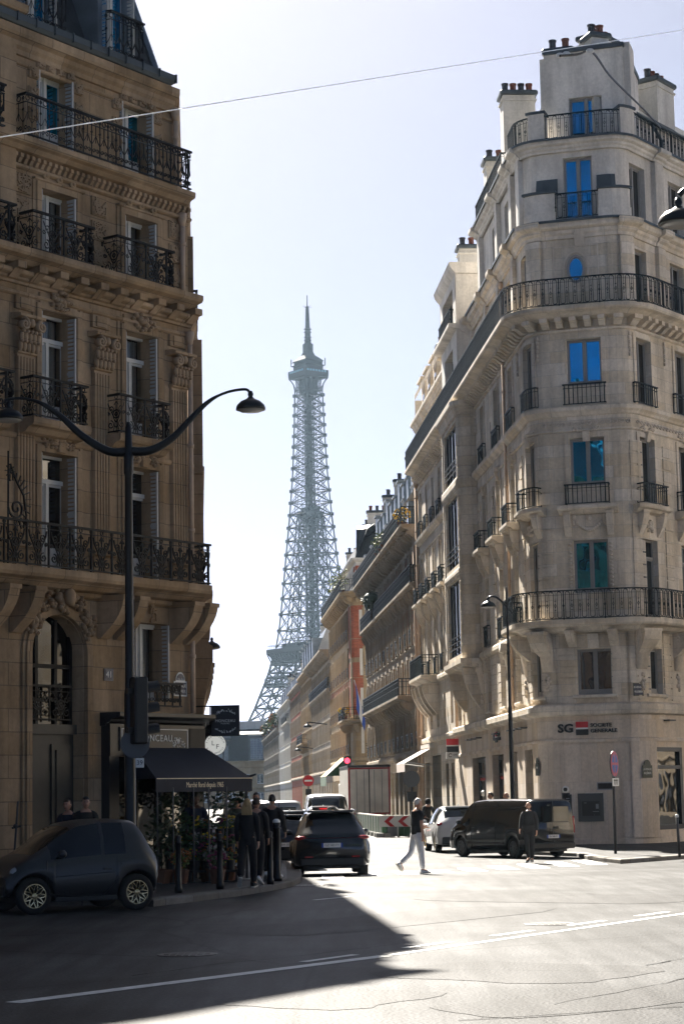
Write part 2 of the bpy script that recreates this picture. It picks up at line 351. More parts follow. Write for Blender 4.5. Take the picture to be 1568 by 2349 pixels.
# ---------------------------------------------------------------- facade parts
WCACHE = {}
def window_meshes(w, h, kind, d=.28):
    """frame / pane / curtain / shutter meshes of one opening: x across, y into the wall, z up, origin at the sill on the wall face"""
    key = (round(w, 2), round(h, 2), kind, round(d, 2))
    if key in WCACHE: return WCACHE[key]
    f = MB(); y = d; t = .06; x = w/2
    leaf = kind.split(',')[0]
    tr = h*.76 if 'transom' in kind else None; top = tr if tr else h
    for a, b in ((-x, -x+t), (x-t, x)): f.box(a, b, y-.05, y+.03, 0, h)
    f.box(-x+t, x-t, y-.05, y+.03, h-t, h); f.box(-x+t, x-t, y-.06, y+.03, 0, .09)
    if leaf == 'two': f.box(-.045, .045, y-.065, y+.02, .09, top)
    if leaf == 'four': 
        for k in (-x/2, 0, x/2): f.box(k-.03, k+.03, y-.06, y+.02, .09, h-t)
    if tr: f.box(-x+t, x-t, y-.07, y+.02, tr, tr+.09)
    if leaf == 'two':
        for sx in (-1, 1):
            a, b = sorted((sx*.045, sx*(x-t)))
            f.box(a, a+.035, y-.03, y+.015, .09, top); f.box(b-.035, b, y-.03, y+.015, .09, top)
            f.box(a+.035, b-.035, y-.03, y+.015, .09, .2); f.box(a+.035, b-.035, y-.03, y+.015, top-.05 if tr else h-t-.04, top if tr else h-t)
            if 'low' in kind: f.box(a+.035, b-.035, y-.025, y+.012, .2, .55)
    if 'grid' in kind:
        nz = max(2, int(h/.5))
        for k in range(1, nz): f.box(-x+t, x-t, y-.02, y+.01, h*k/nz-.015, h*k/nz+.015)
    p = MB(); p.quad((-x+t, y, .09), (x-t, y, .09), (x-t, y, h-t), (-x+t, y, h-t))
    bk = MB(); bk.box(-x-.1, x+.1, y+.7, y+.75, -.1, h+.1)
    for a, b in ((-x-.1, -x-.05), (x+.05, x+.1)): bk.box(a, b, y+.05, y+.7, -.1, h+.1)
    bk.box(-x-.05, x+.05, y+.05, y+.7, h+.02, h+.1); bk.box(-x-.05, x+.05, y+.05, y+.7, -.1, -.02)
    sh = None
    if 'shut' in kind:
        sh = []
        for sx in (-1, 1):
            s = MB(); sw = min(.34, d*1.15) if 'fold' in kind else w*.5
            # folded shutter stack standing in the reveal, hinged at the wall face
            X0, X1 = (sx*(x-.05), sx*(x-.01)); a, b = sorted((X0, X1))
            y0 = -.06; y1 = y-.06
            s.box(a, b, y0, y0+.04, .02, h-.03); s.box(a, b, y1-.04, y1, .02, h-.03)
            for z in (.02, h*.5, h-.09): s.box(a, b, y0+.04, y1-.04, z, z+.06)
            nl = int(h/.09)
            for k in range(nl):
                z = .08+k*(h-.16)/nl
                s.box(a+.006, b-.006, y0+.04, y1-.04, z, z+.045)
            if 'wide' in kind:                                                        # open leaf facing the street beside the pane
                a, b = (x-.40, x-.05) if sx > 0 else (-x+.02, -x+.05)
                if sx > 0:
                    Y = y-.12
                    s.box(a, a+.05, Y, Y+.035, .02, h-.05); s.box(b-.05, b, Y, Y+.035, .02, h-.05)
                    for z in (.02, h*.33, h*.66, h-.11): s.box(a+.05, b-.05, Y, Y+.035, z, z+.06)
                    for k in range(nl):
                        z = .1+k*(h-.2)/nl; s.quad((a+.05, Y+.006, z), (b-.05, Y+.006, z), (b-.05, Y+.03, z+.08), (a+.05, Y+.03, z+.08))
            sh.append(mesh_of('shutter', s, 'shutter paint'))
    cu = None
    if 'curt' in kind:
        c = MB(); pts = []; N = 40
        for k in range(N+1):
            X = -x+.08+(w-.16)*k/N; pts.append((X, y+.16+.025*math.sin(k*1.9)+.012*math.sin(k*.7)))
        gap = 'part' in kind
        for (a, b) in zip(pts, pts[1:]):
            if gap and -.1 < a[0] < x*.55: continue
            c.quad((a[0], a[1], .05), (b[0], b[1], .05), (b[0], b[1], h-.05), (a[0], a[1], h-.05))
        cu = mesh_of('curtain', c, 'curtain')
    r = (f, p, mesh_of('room', bk, 'dark room'), sh, cu, {}); WCACHE[key] = r; return r
def window(P, u, z, w, h, parent, wl, kind='two', frame='white paint', pane='dark pane', d=.28, off=0, lite=False):
    f, p, bk, sh, cu, cache = window_meshes(w, h, kind, d)
    k1, k2 = ('f', frame), ('p', pane)
    if k1 not in cache: cache[k1] = mesh_of('window', f, frame)
    if k2 not in cache: cache[k2] = mesh_of('pane', p, pane)
    M = Matrix.Translation(-Vector(wl)) @ P.frame(u, off, z)
    o = obj('window', cache[k1], None, parent, M=M)
    obj('pane', cache[k2], None, o)
    if pane == 'clear pane': obj('room', bk, None, o)
    if sh:
        for q in sh: obj('shutter', q, None, o)
    if cu: obj('curtain', cu, None, o)
    return o
def spiral(cx, cz, r, turns, a0, n=14, k=.15):
    return [(cx+r*(1-(1-k)*i/n)*math.cos(a0+turns*2*math.pi*i/n), cz+r*(1-(1-k)*i/n)*math.sin(a0+turns*2*math.pi*i/n)) for i in range(n+1)]
def ring(cx, cz, r, n=10): return [(cx+r*math.cos(2*math.pi*i/n), cz+r*math.sin(2*math.pi*i/n)) for i in range(n+1)]
def rail_mb(P, u0, u1, z, h, style, mb):
    L = u1-u0; b = lambda a, t=.022, td=None: mb.stroke(P, a, t, 0, td)
    cu = P.cuts(u0, u1)
    for zz, t, td in ((z+h-.02, .045, .06), (z+.05, .03, .03)): b([(u, zz) for u in cu], t, td)
    if style == 'bars':
        n = max(2, int(L/.16))
        for i in range(n+1): u = u0+L*i/n; b([(u, z+.05), (u, z+h-.02)], .022)
        b([(u, z+h-.16) for u in cu], .02)
    elif style == 'far':
        n = max(2, int(L/.22))
        for i in range(n+1): u = u0+L*i/n; b([(u, z+.05), (u, z+h-.02)], .035)
        b([(u, z+h*.5) for u in cu], .03); b([(u, z+h-.2) for u in cu], .03)
    elif style == 'arch':
        n = max(1, round(L/.30)); m = L/n; r = m*.27
        b([(u, z+h-.17) for u in cu], .012)
        for i in range(n):
            c = u0+(i+.5)*m; zt, zb = z+h-.13, z+.13
            top = [(c+r*math.cos(a), zt+r*math.sin(a)) for a in [math.pi*k/6 for k in range(7)]]
            bot = [(c-r*math.cos(a), zb-r*.6*math.sin(a)) for a in [math.pi*k/6 for k in range(7)]]
            b([(c+r, zb)]+top+bot[:1]+bot[1:]+[(c+r, zb)], .02)
            e = u0+i*m; b([(e, z+.05), (e, z+h-.03)], .014)
            if i % 5 == 0: b([(e, z), (e, z+h)], .035)
            b([(e-.035, z+h*.48), (e, z+h*.56), (e+.035, z+h*.48), (e, z+h*.40), (e-.035, z+h*.48)], .016)
            b([(e-.03, z+h*.33), (e+.03, z+h*.33)], .02); b([(e-.03, z+h*.64), (e+.03, z+h*.64)], .02)
            b(spiral(c+r*.45, zt+.04, .035, 1, 0, 8), .012)
    elif style == 'lys':
        n = max(2, round(L/.25)); m = L/n
        b([(u, z+h-.2) for u in cu], .018); 
        for i in range(n):
            c = u0+(i+.5)*m; e = u0+i*m
            b([(e, z+.05), (e, z+h-.02)], .02); b([(c, z+.35), (c, z+h-.2)], .016)
            b(ring(c, z+h-.11, .055), .018); b(ring(e, z+h-.11, .03, 6), .02)
            b([(e, z+.3), (e+m*.25, z+.38), (c, z+.52), (c+m*.25, z+.38), (e+m, z+.3)], .016)
            b(spiral(c-m*.22, z+.17, .055, 1.2, 0), .016); b(spiral(c+m*.22, z+.17, .055, -1.2, math.pi), .016)
            b(ring(e, z+h*.62, .022, 6), .02)
    elif style == 'orn':
        n = max(1, round(L/.62)); m = L/n
        b([(u, z+h-.13) for u in cu], .014)
        for i in range(n):
            e = u0+i*m; c = e+m/2; H = h-.18
            b([(e, z), (e, z+h)], .03)
            for sx in (-1, 1):
                b(spiral(c+sx*m*.26, z+.20, m*.16, 1.4*sx, math.pi/2, 16), .02)
                b([(c+sx*m*.12, z+.07), (c+sx*m*.05, z+.25), (c+sx*m*.20, z+.45), (c+sx*m*.36, z+.62), (c+sx*m*.40, z+H)], .02)
                b(spiral(c+sx*m*.24, z+H-.14, m*.13, -1.3*sx, -math.pi/2, 14), .018)
                b(spiral(c+sx*m*.38, z+.46, m*.08, 1.2*sx, 0, 10), .02)
            b([(c, z+.06), (c, z+H)], .02); b(ring(c, z+H*.62, m*.15, 12), .024); b(ring(c, z+H*.62, m*.06, 6), .03)
            for k in range(3):
                zz = z+.12+k*.12; b([(c-.05, zz+.06), (c, zz), (c+.05, zz+.06)], .022)
            b(ring(e+m*.5, z+h-.075, .04, 8), .014); b(ring(e, z+h-.075, .04, 8), .014)
            b([(c-.06, z+H-.06), (c, z+H+.02), (c+.06, z+H-.06)], .02)
def railing(P, u0, u1, z, h, d, style, parent, wl, m='black iron', ends=True, name='railing'):
    mb = MB()
    Rp = [P.at(u0, d)]+[P.at(u, d) for u in P.cuts(u0, u1)[1:-1]]+[P.at(u1, d)]
    if ends: Rp = [P.at(u0, .02)]+Rp+[P.at(u1, .02)]
    Q = Path(Rp)
    rail_mb(Q, 0, Q.u[-1], z, h, style, mb)
    return obj(name, mb, m, parent, wl)
def console(mb, P, u, w, dep, z0, z1, n=7):
    """scrolled bracket under a slab (thick at the top, S-curved below)"""
    pr = []
    for k in range(n+1):
        t = k/n; pr.append((dep*(.12+.88*(1-(1-t)**2) if t > .25 else .12+.44*t/.25*.87), z0+(z1-z0)*t))
    prof = [(0, z0)]+pr+[(0, z1)]
    mb.psweep(P, u-w/2, u+w/2, prof)
    mb.pbox(P, u-w/2-.02, u+w/2+.02, 0, dep+.02, z1-.09, z1)
CORN = lambda z, p, h: [(0, z), (p*.25, z), (p*.3, z+h*.2), (p*.5, z+h*.32), (p*.55, z+h*.5), (p*.92, z+h*.62), (p, z+h*.72), (p, z+h), (0, z+h)]
SLAB = lambda z, p, h: [(0, z-h*.9), (p*.5, z-h*.8), (p*.7, z-h*.55), (p*.94, z-h*.45), (p, z-h*.3), (p, z), (0, z)]
BAND = lambda z, p, h: [(0, z), (p*.6, z+h*.1), (p, z+h*.35), (p, z+h*.8), (p*.7, z+h), (0, z+h)]
def modillions(mb, P, u0, u1, step, w, dep, z0, z1):
    n = max(1, round((u1-u0)/step))
    for i in range(n+1):
        u = u0+(u1-u0)*i/n
        mb.psweep(P, u-w/2, u+w/2, [(0, z0), (dep*.4, z0), (dep*.8, z0+(z1-z0)*.5), (dep, z0+(z1-z0)*.55), (dep, z1), (0, z1)])
def relief(mb, P, u, z, w, h, kind, d=.0, n=None):
    """carved ornament in real relief: clustered leaves, swags and scrolls"""
    rnd = random.Random(hash((round(u, 2), round(z, 2), kind)) & 0xffff)
    M = P.frame(u, d, z)
    def b(x, zz, rx, rz, ry=.06): mb.blob((x, 0, zz), rx, ry, rz, 7, 5, M)
    if kind == 'leaves':
        for i in range(n or 26):
            a = rnd.uniform(0, 2*math.pi); q = rnd.random()**.6; s = .35+.65*(1-q)
            b(w/2*q*math.cos(a), h/2*q*math.sin(a), w*.09*s+.02, h*.13*s+.02, .05+.06*s)
    elif kind == 'swag':
        for i in range(17):
            t = i/16*2-1; b(w/2*t, h*.5-h*(1-t*t)*.8, w*.045, h*.12*(1.3-abs(t)*.5), .07)
        for sx in (-1, 1): b(sx*w/2, h*.5, w*.1, h*.2, .07); b(sx*w/2, h*.2, w*.06, h*.25, .05)
        b(0, h*.45, w*.1, w*.1, .05); b(0, h*.45, w*.05, w*.05, .09)
    elif kind == 'scroll':
        mb.smooth = False
        mb.stroke(P, [(u+x, z+q) for x, q in spiral(-w*.22, 0, h*.42, 1.6, 0, 18)], h*.12, d+.02, .05)
        mb.stroke(P, [(u+x, z+q) for x, q in spiral(w*.22, 0, h*.42, -1.6, math.pi, 18)], h*.12, d+.02, .05)
    elif kind == 'drop':
        for i in range(6): b(.0, h*.5-h*i/6, w*(.5-.05*i)*(1 if i % 2 else .7), h*.09, .06)
    elif kind == 'worm':
        for i in range(n or 22):
            x0, z0 = rnd.uniform(-w/2, w/2)*.86, rnd.uniform(-h/2, h/2)*.86; a = rnd.uniform(0, 6.3); pl = []
            for k in range(6):
                pl.append((u+x0, z+z0)); a += rnd.uniform(.2, 1.1)*rnd.choice((-1, 1)); x0 = max(-w*.46, min(w*.46, x0+.05*math.cos(a))); z0 = max(-h*.46, min(h*.46, z0+.05*math.sin(a)))
            mb.stroke(P, pl, .028, d+.012, .04)
def chimney(parent, wl, x, y, z0, z1, w, t, rz, pots=3, m='chimney render'):
    c = MB(); T = Matrix.Translation((x, y, 0)) @ Matrix.Rotation(rz, 4, 'Z')
    c.box(-w/2, w/2, -t/2, t/2, z0, z1-.25, T); c.box(-w/2-.06, w/2+.06, -t/2-.06, t/2+.06, z1-.5, z1-.42, T)
    o = obj('chimney', c, m, parent, wl)
    k = MB(); k.bevbox(-w/2-.12, w/2+.12, -t/2-.12, t/2+.12, z1-.25, z1-.05, .05, T); obj('chimney_cap', k, 'dark zinc', o)
    for i in range(pots):
        p = MB(); X = -w/2+w*(i+.5)/pots
        p.lathe([(.13, z1-.05), (.13, z1+.3), (.155, z1+.31), (.155, z1+.38), (.10, z1+.38)], 9, T @ Matrix.Translation((X, 0, 0))); obj('chimney_pot', p, 'terracotta' if (i+pots) % 2 else 'dark paint metal', o)
    return o
def pipe(P, u, d, z0, z1, parent, wl, m='downpipe paint', r=.06):
    mb = MB(); mb.smooth = True; mb.tube([P.at(u, d, z0), P.at(u, d, z1)], r, 10)
    z = z0+1.2
    while z < z1: mb.tube([P.at(u, d, z), P.at(u, d, z+.09)], r*1.28, 10); z += 1.9
    mb.lathe([(r, z1-.05), (r*1.7, z1+.12), (r*1.7, z1+.25)], 10, Matrix.Translation(P.at(u, d, 0)))
    return obj('downpipe', mb, m, parent, wl)
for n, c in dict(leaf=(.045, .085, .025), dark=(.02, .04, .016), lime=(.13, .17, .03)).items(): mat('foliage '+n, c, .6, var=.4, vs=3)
# ---------------------------------------------------------------- left corner building
ST, AV = R(-4.06), R(36.3)
stv = Vector((math.sin(ST), math.cos(ST), 0)); avv = Vector((math.sin(AV), math.cos(AV), 0))
def onfac(x, y, P, u, d=0):
    """where the view through a picture point meets the facade plane of path P near u, d metres in front of it"""
    F = P.frame(u, d); o = F.translation; n = F.to_3x3() @ Vector((0, -1, 0)); c = Vector((0, 0, CAM_H)); r = ray(x, y)
    q = c+r*((o-c).dot(n)/r.dot(n)); i, t = P.seg(u); ax = (P.p[i+1]-P.p[i]).normalized()
    return P.u[i]+(q-P.m[i]*d-P.p[i]).dot(ax), q.z
CL = Vector((-3.317, 46, 0))
PL = Path([CL-avv*17, CL, CL+stv*14.0], 1)
LB = thing('corner_apartment_building', 'brown stone apartment building with ornate iron balconies and slate mansard on the left corner', 'building', CL)
wl = CL
ops = []
WB = [(-4.33, 1.06), (-1.76, 1.06)]
more = [-6.9, -9.5, -12.1]
FL = [(6.5, 8.97), (9.5, 11.95), (13.0, 14.55), (15.42, 17.12)]
for u, w in WB+[(k, 1.06) for k in more]:
    for a, b in FL: ops.append((u-w/2-(.07 if a > 15 else 0), u+w/2-(.07 if a > 15 else 0), a, b))
ops += [(-5.12, -3.56, 0, 5.62), (-2.0, -.9, 3.95, 5.62), (-2.7, -.25, .3, 2.9)]
ST_U = [3.2, 5.8, 8.4, 11.0]
for u in ST_U:
    for a, b in FL: ops.append((u-.53, u+.53, a, b))
PLA = Path([CL-avv*17, CL+avv*8]); PLA.u = [-17, 8]                 # the avenue face carried straight on
PU = {z: Path([CL-avv*17, CL+avv*c, CL+avv*c+stv*14.0], 1) for z, c in ((0, 0), (13, -.12), (15.4, -.42))}
for z, c in ((13, -.12), (15.4, -.42)): PU[z].u = [k+c for k in PU[z].u]
mb = MB()
for z, z1 in ((0, 12.9), (13, 15.3), (15.4, 17.6)): mb.pwall(PU[z], -17, 13.5, z if z else 0, z1+.12, [o for o in ops if z-.1 <= o[2] < z1], 0, .42)
obj('wall', mb, 'warm stone', LB, wl)
for u, w in WB+[(k, 1.06) for k in more]:
    for i, (a, b) in enumerate(FL):
        kind = ['two,transom,low,shut,fold', 'two,transom,low,shut,fold,curt', 'two,shut,fold,curt,part', 'two,shut,fold,low'][i]
        window(PL, u-(.07 if a > 15 else 0), a, w, b-a, LB, wl, kind, 'white paint', ['dark pane', 'clear pane', 'clear pane', 'blue mirror pane'][i], .34)
for u in ST_U:
    for a, b in FL: window(PU[0 if a < 12 else 13 if a < 15 else 15.4], u, a, 1.06, b-a, LB, wl, 'two', 'white paint', 'dark pane', .3)
window(PL, -1.45, 3.95, 1.1, 1.67, LB, wl, 'two,shut,fold,curt', 'white paint', 'clear pane', .34)
# cornices and slabs
mb = MB()
def course(prof, px, py, d, z): 
    mb.psweep(PLA, -17, onfac(px, py, PLA, 0, d)[0], prof); mb.psweep(Path([CL+avv*PU[z].u[1], CL+avv*PU[z].u[1]+stv*13.5]), 0, 13.4, [(q*.22-.02, w) for q, w in prof])
course(SLAB(6.48, .66, .42), 487, 1352, .66, 0); course(BAND(6.0, .12, .14), 455, 1390, .12, 0)
course(CORN(12.36, .30, .24), 456, 760, .3, 0); course(SLAB(12.98, .62, .34), 467, 720, .62, 0); course(BAND(12.12, .08, .1), 448, 780, .08, 0)
course(SLAB(15.40, .42, .30), 449, 461, .42, 13); course(BAND(14.82, .10, .1), 440, 510, .1, 13)
course(CORN(17.25, .30, .5), 413, 215, .30, 15.4); course(BAND(17.05, .05, .08), 403, 270, .05, 15.4)
mb.psweep(PLA, -17, 0, BAND(9.15, .05, .12))
modillions(mb, PLA, -16.8, -.28, .62, .24, .46, 12.42, 12.72)
modillions(mb, PLA, -16.9, -.2, .165, .085, .15, 14.94, 15.12)
obj('cornice', mb, 'warm stone', LB, wl)
UG = onfac(401, 197, PLA, 0, .4)[0]; PLG = Path([CL-avv*17, CL+avv*(UG+.38), CL+avv*(UG+.38)+stv*14], 1); PLG.u = [k+UG+.38 for k in PLG.u]
mb = MB(); mb.psweep(PLA, -17, UG, [(-.1, 17.76), (.34, 17.76), (.40, 17.84), (.40, 17.98), (.30, 17.98), (.27, 17.86), (-.1, 17.86)])
for i in range(30): u = -16.9+i*.55; mb.pbox(PLA, u, u+.03, .24, .43, 17.80, 18.0)
obj('gutter', mb, 'dark zinc', LB, wl)
# surrounds, keystones, carved work
mb = MB()
for u, w in WB+[(k, 1.06) for k in more]:
    for i, (a, b) in enumerate(FL):
        uu = u-(.07 if i == 3 else 0); x = w/2
        if i < 3:
            for s in (-1, 1):
                p, q = sorted((uu+s*x, uu+s*(x+.13))); mb.pbox(PL, p, q, 0, .07, a, b+.13); p, q = sorted((uu+s*(x+.13), uu+s*(x+.21))); mb.pbox(PL, p, q, 0, .03, a, b+.2)
            mb.pbox(PL, uu-x, uu+x, 0, .07, b, b+.13)
        if i == 0:
            mb.psweep(PL, uu-x-.28, uu+x+.28, BAND(b+.46, .14, .1)); mb.pbox(PL, uu-.1, uu+.1, .0, .14, b+.02, b+.45)
        if i == 1:
            mb.pbox(PL, uu-x-.02, uu+x+.02, 0, .05, b+.02, b+.36)
        if i == 2:
            for k in (-.4, 0, .4): M = PL.frame(uu+k, .06, b+.27); mb.blob((0, 0, 0), .10, .05, .10, 10, 5, M); mb.blob((0, -.04, 0), .045, .04, .045, 8, 5, M)
            mb.psweep(PL, uu-x-.22, uu+x+.22, BAND(b+.13, .09, .07)); 
        if i == 3:
            for s in (-1, 1):
                for k in range(4):
                    z = a+.1+k*.45; p, q = sorted((uu+s*(x+.01), uu+s*(x+.27))); mb.pbox(PL, p, q, 0, .05, z, z+.26)
            for k, sx in enumerate((-.46, -.16, .16, .46)): mb.pbox(PL, uu+sx-.1, uu+sx+.1, 0, .05, b+.02, b+.25)
for u in (-5.31, -3.05, -.55, -7.9, -10.5):                       # fluted pilasters
    mb.pbox(PL, u-.30, u+.30, 0, .10, 6.5, 6.95); mb.psweep(PL, u-.33, u+.33, BAND(6.9, .15, .14))
    mb.pbox(PL, u-.24, u+.24, 0, .06, 7.04, 10.95)
    for k in range(6): x = u-.215+k*.086; mb.pbox(PL, x-.022, x+.022, .06, .085, 7.2, 10.85)
    mb.psweep(PL, u-.27, u+.27, BAND(10.9, .11, .07)); mb.psweep(PL, u-.36, u+.36, BAND(11.62, .24, .12))
    mb.pbox(PL, u-.27, u+.27, 0, .06, 11.85, 12.12); mb.prism([(-.15, 0), (.15, 0), (.15, .22), (-.15, .22)], -.09, 0, PL.frame(u, .0, 11.87))
for k in (-5.35, -3.08, -.57, -8, -10.6):                         # rusticated blocks of the upper floors
    for z in (13.25, 13.78, 14.32): mb.pbox(PL, k-.22, k+.22, 0, .04, z, z+.42)
mb.pbox(PL, -8.2, -5.72, 0, .16, 13.0, 18.0); mb.psweep(PL, -8.25, -5.68, CORN(17.75, .42, .45)); mb.pbox(PL, -8.2, -5.74, -.2, .14, 18.2, 20.5)
obj('carved_trim', mb, 'warm stone', LB, wl)
mb = MB(); mb.smooth = True
for u in (-5.31, -3.05, -.55, -7.9):                              # corinthian capitals
    for r_, z in ((.26, 11.06), (.28, 11.26)):
        for k in range(5): M = PL.frame(u-.24+k*.12, .12+.03*(r_ > .27), z); mb.blob((0, 0, 0), .06, .06, .13, 7, 5, M); mb.blob((0, -.06, .10), .045, .05, .045, 6, 4, M)
    for s in (-1, 1): mb.stroke(PL, spiral(u+s*.24, 11.5, .13, 1.5*s, math.pi/2, 14), .045, .2, .12)
    mb.blob((0, 0, 0), .08, .07, .1, 8, 5, PL.frame(u, .2, 11.55))
for u, w in WB+[(-6.9, 1)]:
    relief(mb, PL, u, FL[0][1]+.24, 1.0, .36, 'leaves', .06); relief(mb, PL, u, FL[1][1]+.26, .72, .44, 'leaves', .1)
    for s in (-1, 1): relief(mb, PL, u+s*.32, FL[0][1]+.18, .3, .25, 'leaves', .06, 10)
mb.smooth = False
for k in (-5.35, -3.08, -.57, -8):
    for z in (13.46, 13.99, 14.53): relief(mb, PL, k, z, .40, .38, 'worm', .04)
for u, w in WB:
    for s in (-1, 1):
        for k in range(4): relief(mb, PL, u-.07+s*(w/2+.14), 15.65+k*.45, .22, .22, 'worm', .05, 9)
    for sx in (-.46, -.16, .16, .46): relief(mb, PL, u-.07+sx, 17.25, .18, .2, 'worm', .05, 7)
relief(mb, PL, -1.45, 5.82, .2, .4, 'worm', .05, 10)
mb.smooth = True
relief(mb, PL, -4.34, 5.95, .85, .62, 'leaves', .16, 36); mb.blob((0, 0, 0), .14, .12, .19, 10, 8, PL.frame(-4.34, .3, 5.98))
for s in (-1, 1): relief(mb, PL, -4.34+s*.78, 5.45, .5, .62, 'leaves', .1, 26); relief(mb, PL, -4.34+s*.5, 5.85, .4, .4, 'leaves', .12, 14)
obj('carved_ornament', mb, 'warm carved stone', LB, wl)
# consoles under the first balcony
mb = MB()
for u in (-6.25, -5.55, -3.0, -2.5, -.75, -.25, -8.3, -9): console(mb, PL, u, .28, .6, 5.2, 6.1)
obj('console', mb, 'warm stone', LB, wl)
# arched doorway
mb = MB(); cx, zs, rr = -4.34, 4.84, .78
arc = [(cx+rr*math.cos(math.pi*k/20), zs+rr*math.sin(math.pi*k/20)) for k in range(21)]
for (a, b) in zip(arc, arc[1:]):
    mb.quad(PL.at(a[0], 0, a[1]), PL.at(a[0], 0, 5.62), PL.at(b[0], 0, 5.62), PL.at(b[0], 0, b[1]), [(a[0], a[1]), (a[0], 5.62), (b[0], 5.62), (b[0], b[1])])
    mb.quad(PL.at(a[0], 0, a[1]), PL.at(b[0], 0, b[1]), PL.at(b[0], -.42, b[1]), PL.at(a[0], -.42, a[1]))
for r0, r1, d in ((.80, .95, .09), (.95, 1.02, .05)):
    for k in range(20):
        A, B = [math.pi*j/20 for j in (k, k+1)]; q = []
        for dd in (0, d): q += [PL.at(cx+r*math.cos(a), dd, zs+r*math.sin(a)) for r, a in ((r0, A), (r1, A), (r1, B), (r0, B))]
        mb.add(q, [(4, 5, 6, 7), (0, 4, 7, 3), (1, 2, 6, 5), (0, 1, 5, 4), (3, 7, 6, 2)])
    for s in (-1, 1): a, b = sorted((cx+s*r0, cx+s*r1)); mb.pbox(PL, a, b, 0, d, 0, zs)
obj('door_surround', mb, 'warm stone', LB, wl)
mb = MB(); mb.pbox(PL, -5.12, -3.56, -.30, -.22, 0, 3.35); mb.pbox(PL, -5.12, -3.56, -.30, -.14, 3.2, 3.4)
for s in (-1, 1):
    for z0, z1 in ((.25, 1.0), (1.15, 3.0)):
        a, b = sorted((cx+s*.1, cx+s*.66)); mb.pbox(PL, a, b, -.22, -.18, z0, z1); mb.pbox(PL, a+.1, b-.1, -.18, -.15, z0+.12, z1-.12)
dr = obj('door', mb, 'dark door wood', LB, wl)
mb = MB(); mb.pbox(PL, -5.12, -3.56, -.9, -.86, 3.3, 5.62); obj('room', mb, 'dark room', LB, wl)
mb = MB(); mb.quad(PL.at(-5.1, -.28, 3.4), PL.at(-3.58, -.28, 3.4), PL.at(-3.58, -.28, 5.62), PL.at(-5.1, -.28, 5.62)); obj('fanlight', mb, 'black pane', LB, wl)
mb = MB()
for u in (-5.06, -4.62, -4.06, -3.62): mb.pbox(PL, u-.04, u+.04, -.30, -.23, 3.35, 5.55)
mb.pbox(PL, -5.1, -3.58, -.30, -.23, 4.55, 4.63); obj('door_grille', mb, 'black iron', LB, wl)
railing(PL, -5.0, -3.68, 3.45, .75, -.16, 'orn', LB, wl, ends=False, name='door_railing')
# street side seen edge-on: piers, sill courses and the mezzanine bay
mb = MB(); SP = Path([CL, CL+stv*14])
for a, b in ((1.0, 2.5), (3.9, 5.1), (6.5, 7.7), (9.1, 10.3), (11.7, 13.4)): mb.pbox(SP, a, b, 0, .23, 6.5, 12.35); mb.pbox(SP, a, b, -.2, .05, 13.0, 14.8)
mb.psweep(SP, .9, 13.4, BAND(9.2, .26, .2)); mb.psweep(SP, .5, 13.4, SLAB(6.48, .42, .4)); 
obj('pier', mb, 'warm stone', LB, wl)
mb = MB(); mb.psweep(SP, 2.2, 12.5, [(0, 3.0), (.12, 3.2), (.20, 4.0), (.38, 4.9), (.42, 5.0), (.42, 5.35), (.33, 5.4), (.36, 6.05), (0, 6.05)])
for u in (3, 5.5, 8, 10.5): console(mb, SP, u, .4, .45, 4.0, 5.0)
obj('street_bay', mb, 'warm stone', LB, wl)
# ironwork
railing(PLA, -17, onfac(481, 1262, PLA, 0, .58)[0], 6.48, .92, .58, 'orn', LB, wl)
for u in (-4.2, -1.62, -6.8): 
    k = (77, 200, 77, 215) if u < -3 else (275, 388, 270, 398); U4 = [onfac(x, y, PLA, 0, d)[0] for x, y, d in zip(k, (940, 950, 600, 625), (.42, .42, .46, .46))] if u > -5 else [u-.8, u+.8]*2
    railing(PLA, U4[0], U4[1], 9.56, .86, .42, 'orn', LB, wl); railing(PLA, U4[2], U4[3], 13.0, .86, .46, 'orn', LB, wl)
    mb = MB(); mb.psweep(PLA, U4[0]-.06, U4[1]+.06, SLAB(9.55, .5, .34)); obj('balcony_slab', mb, 'warm stone', LB, wl)
for u in ST_U: railing(PL, u-.8, u+.8, 9.56, .86, .1, 'bars', LB, wl); railing(PL, u-.8, u+.8, 13.0, .86, .12, 'bars', LB, wl)
railing(PLA, -5.6, onfac(437, 365, PLA, 0, .36)[0], 15.42, .93, .36, 'lys', LB, wl); railing(PL, -11.0, -6.3, 15.42, .93, .36, 'lys', LB, wl)
railing(PL, -2.1, -.8, 3.78, .55, .22, 'lys', LB, wl)
pu = onfac(434, 1116, PL, -.1, .09)[0]
for z0, z1 in ((3.7, 6.0), (6.5, 12.0), (12.99, 14.7), (15.42, 17.1)): pipe(PL, pu-(.0 if z1 < 13 else .22 if z1 < 15 else .42), .11, z0, z1, LB, wl)
mb = MB()                                                          # iron guard with spikes between the neighbours' balconies
U = onfac(18, 1150, PL, -5.8, .6)[0]
mb.tube([PL.at(U, .5, 6.5), PL.at(U, .5, 8.75)], .02, 5); mb.stroke(PL, spiral(U+.22, 7.62, .22, 1.6, math.pi, 20), .03, .5)
mb.stroke(PL, [(U+.05, 8.5), (U+.2, 8.2), (U+.42, 7.9), (U+.5, 7.5), (U+.42, 7.25)], .03, .5)
for k in range(13):
    a = 1.9-k*.25; c = (U+.15+.3*math.cos(a), 7.75+.42*math.sin(a)); mb.stroke(PL, [c, (c[0]+.17*math.cos(a), c[1]+.17*math.sin(a))], .02, .5)
for k in range(8): a = k*.785; mb.stroke(PL, [(U+.05, 8.35), (U+.05+.14*math.cos(a), 8.35+.14*math.sin(a))], .016, .5)
obj('spiked_guard', mb, 'black iron', LB, wl)
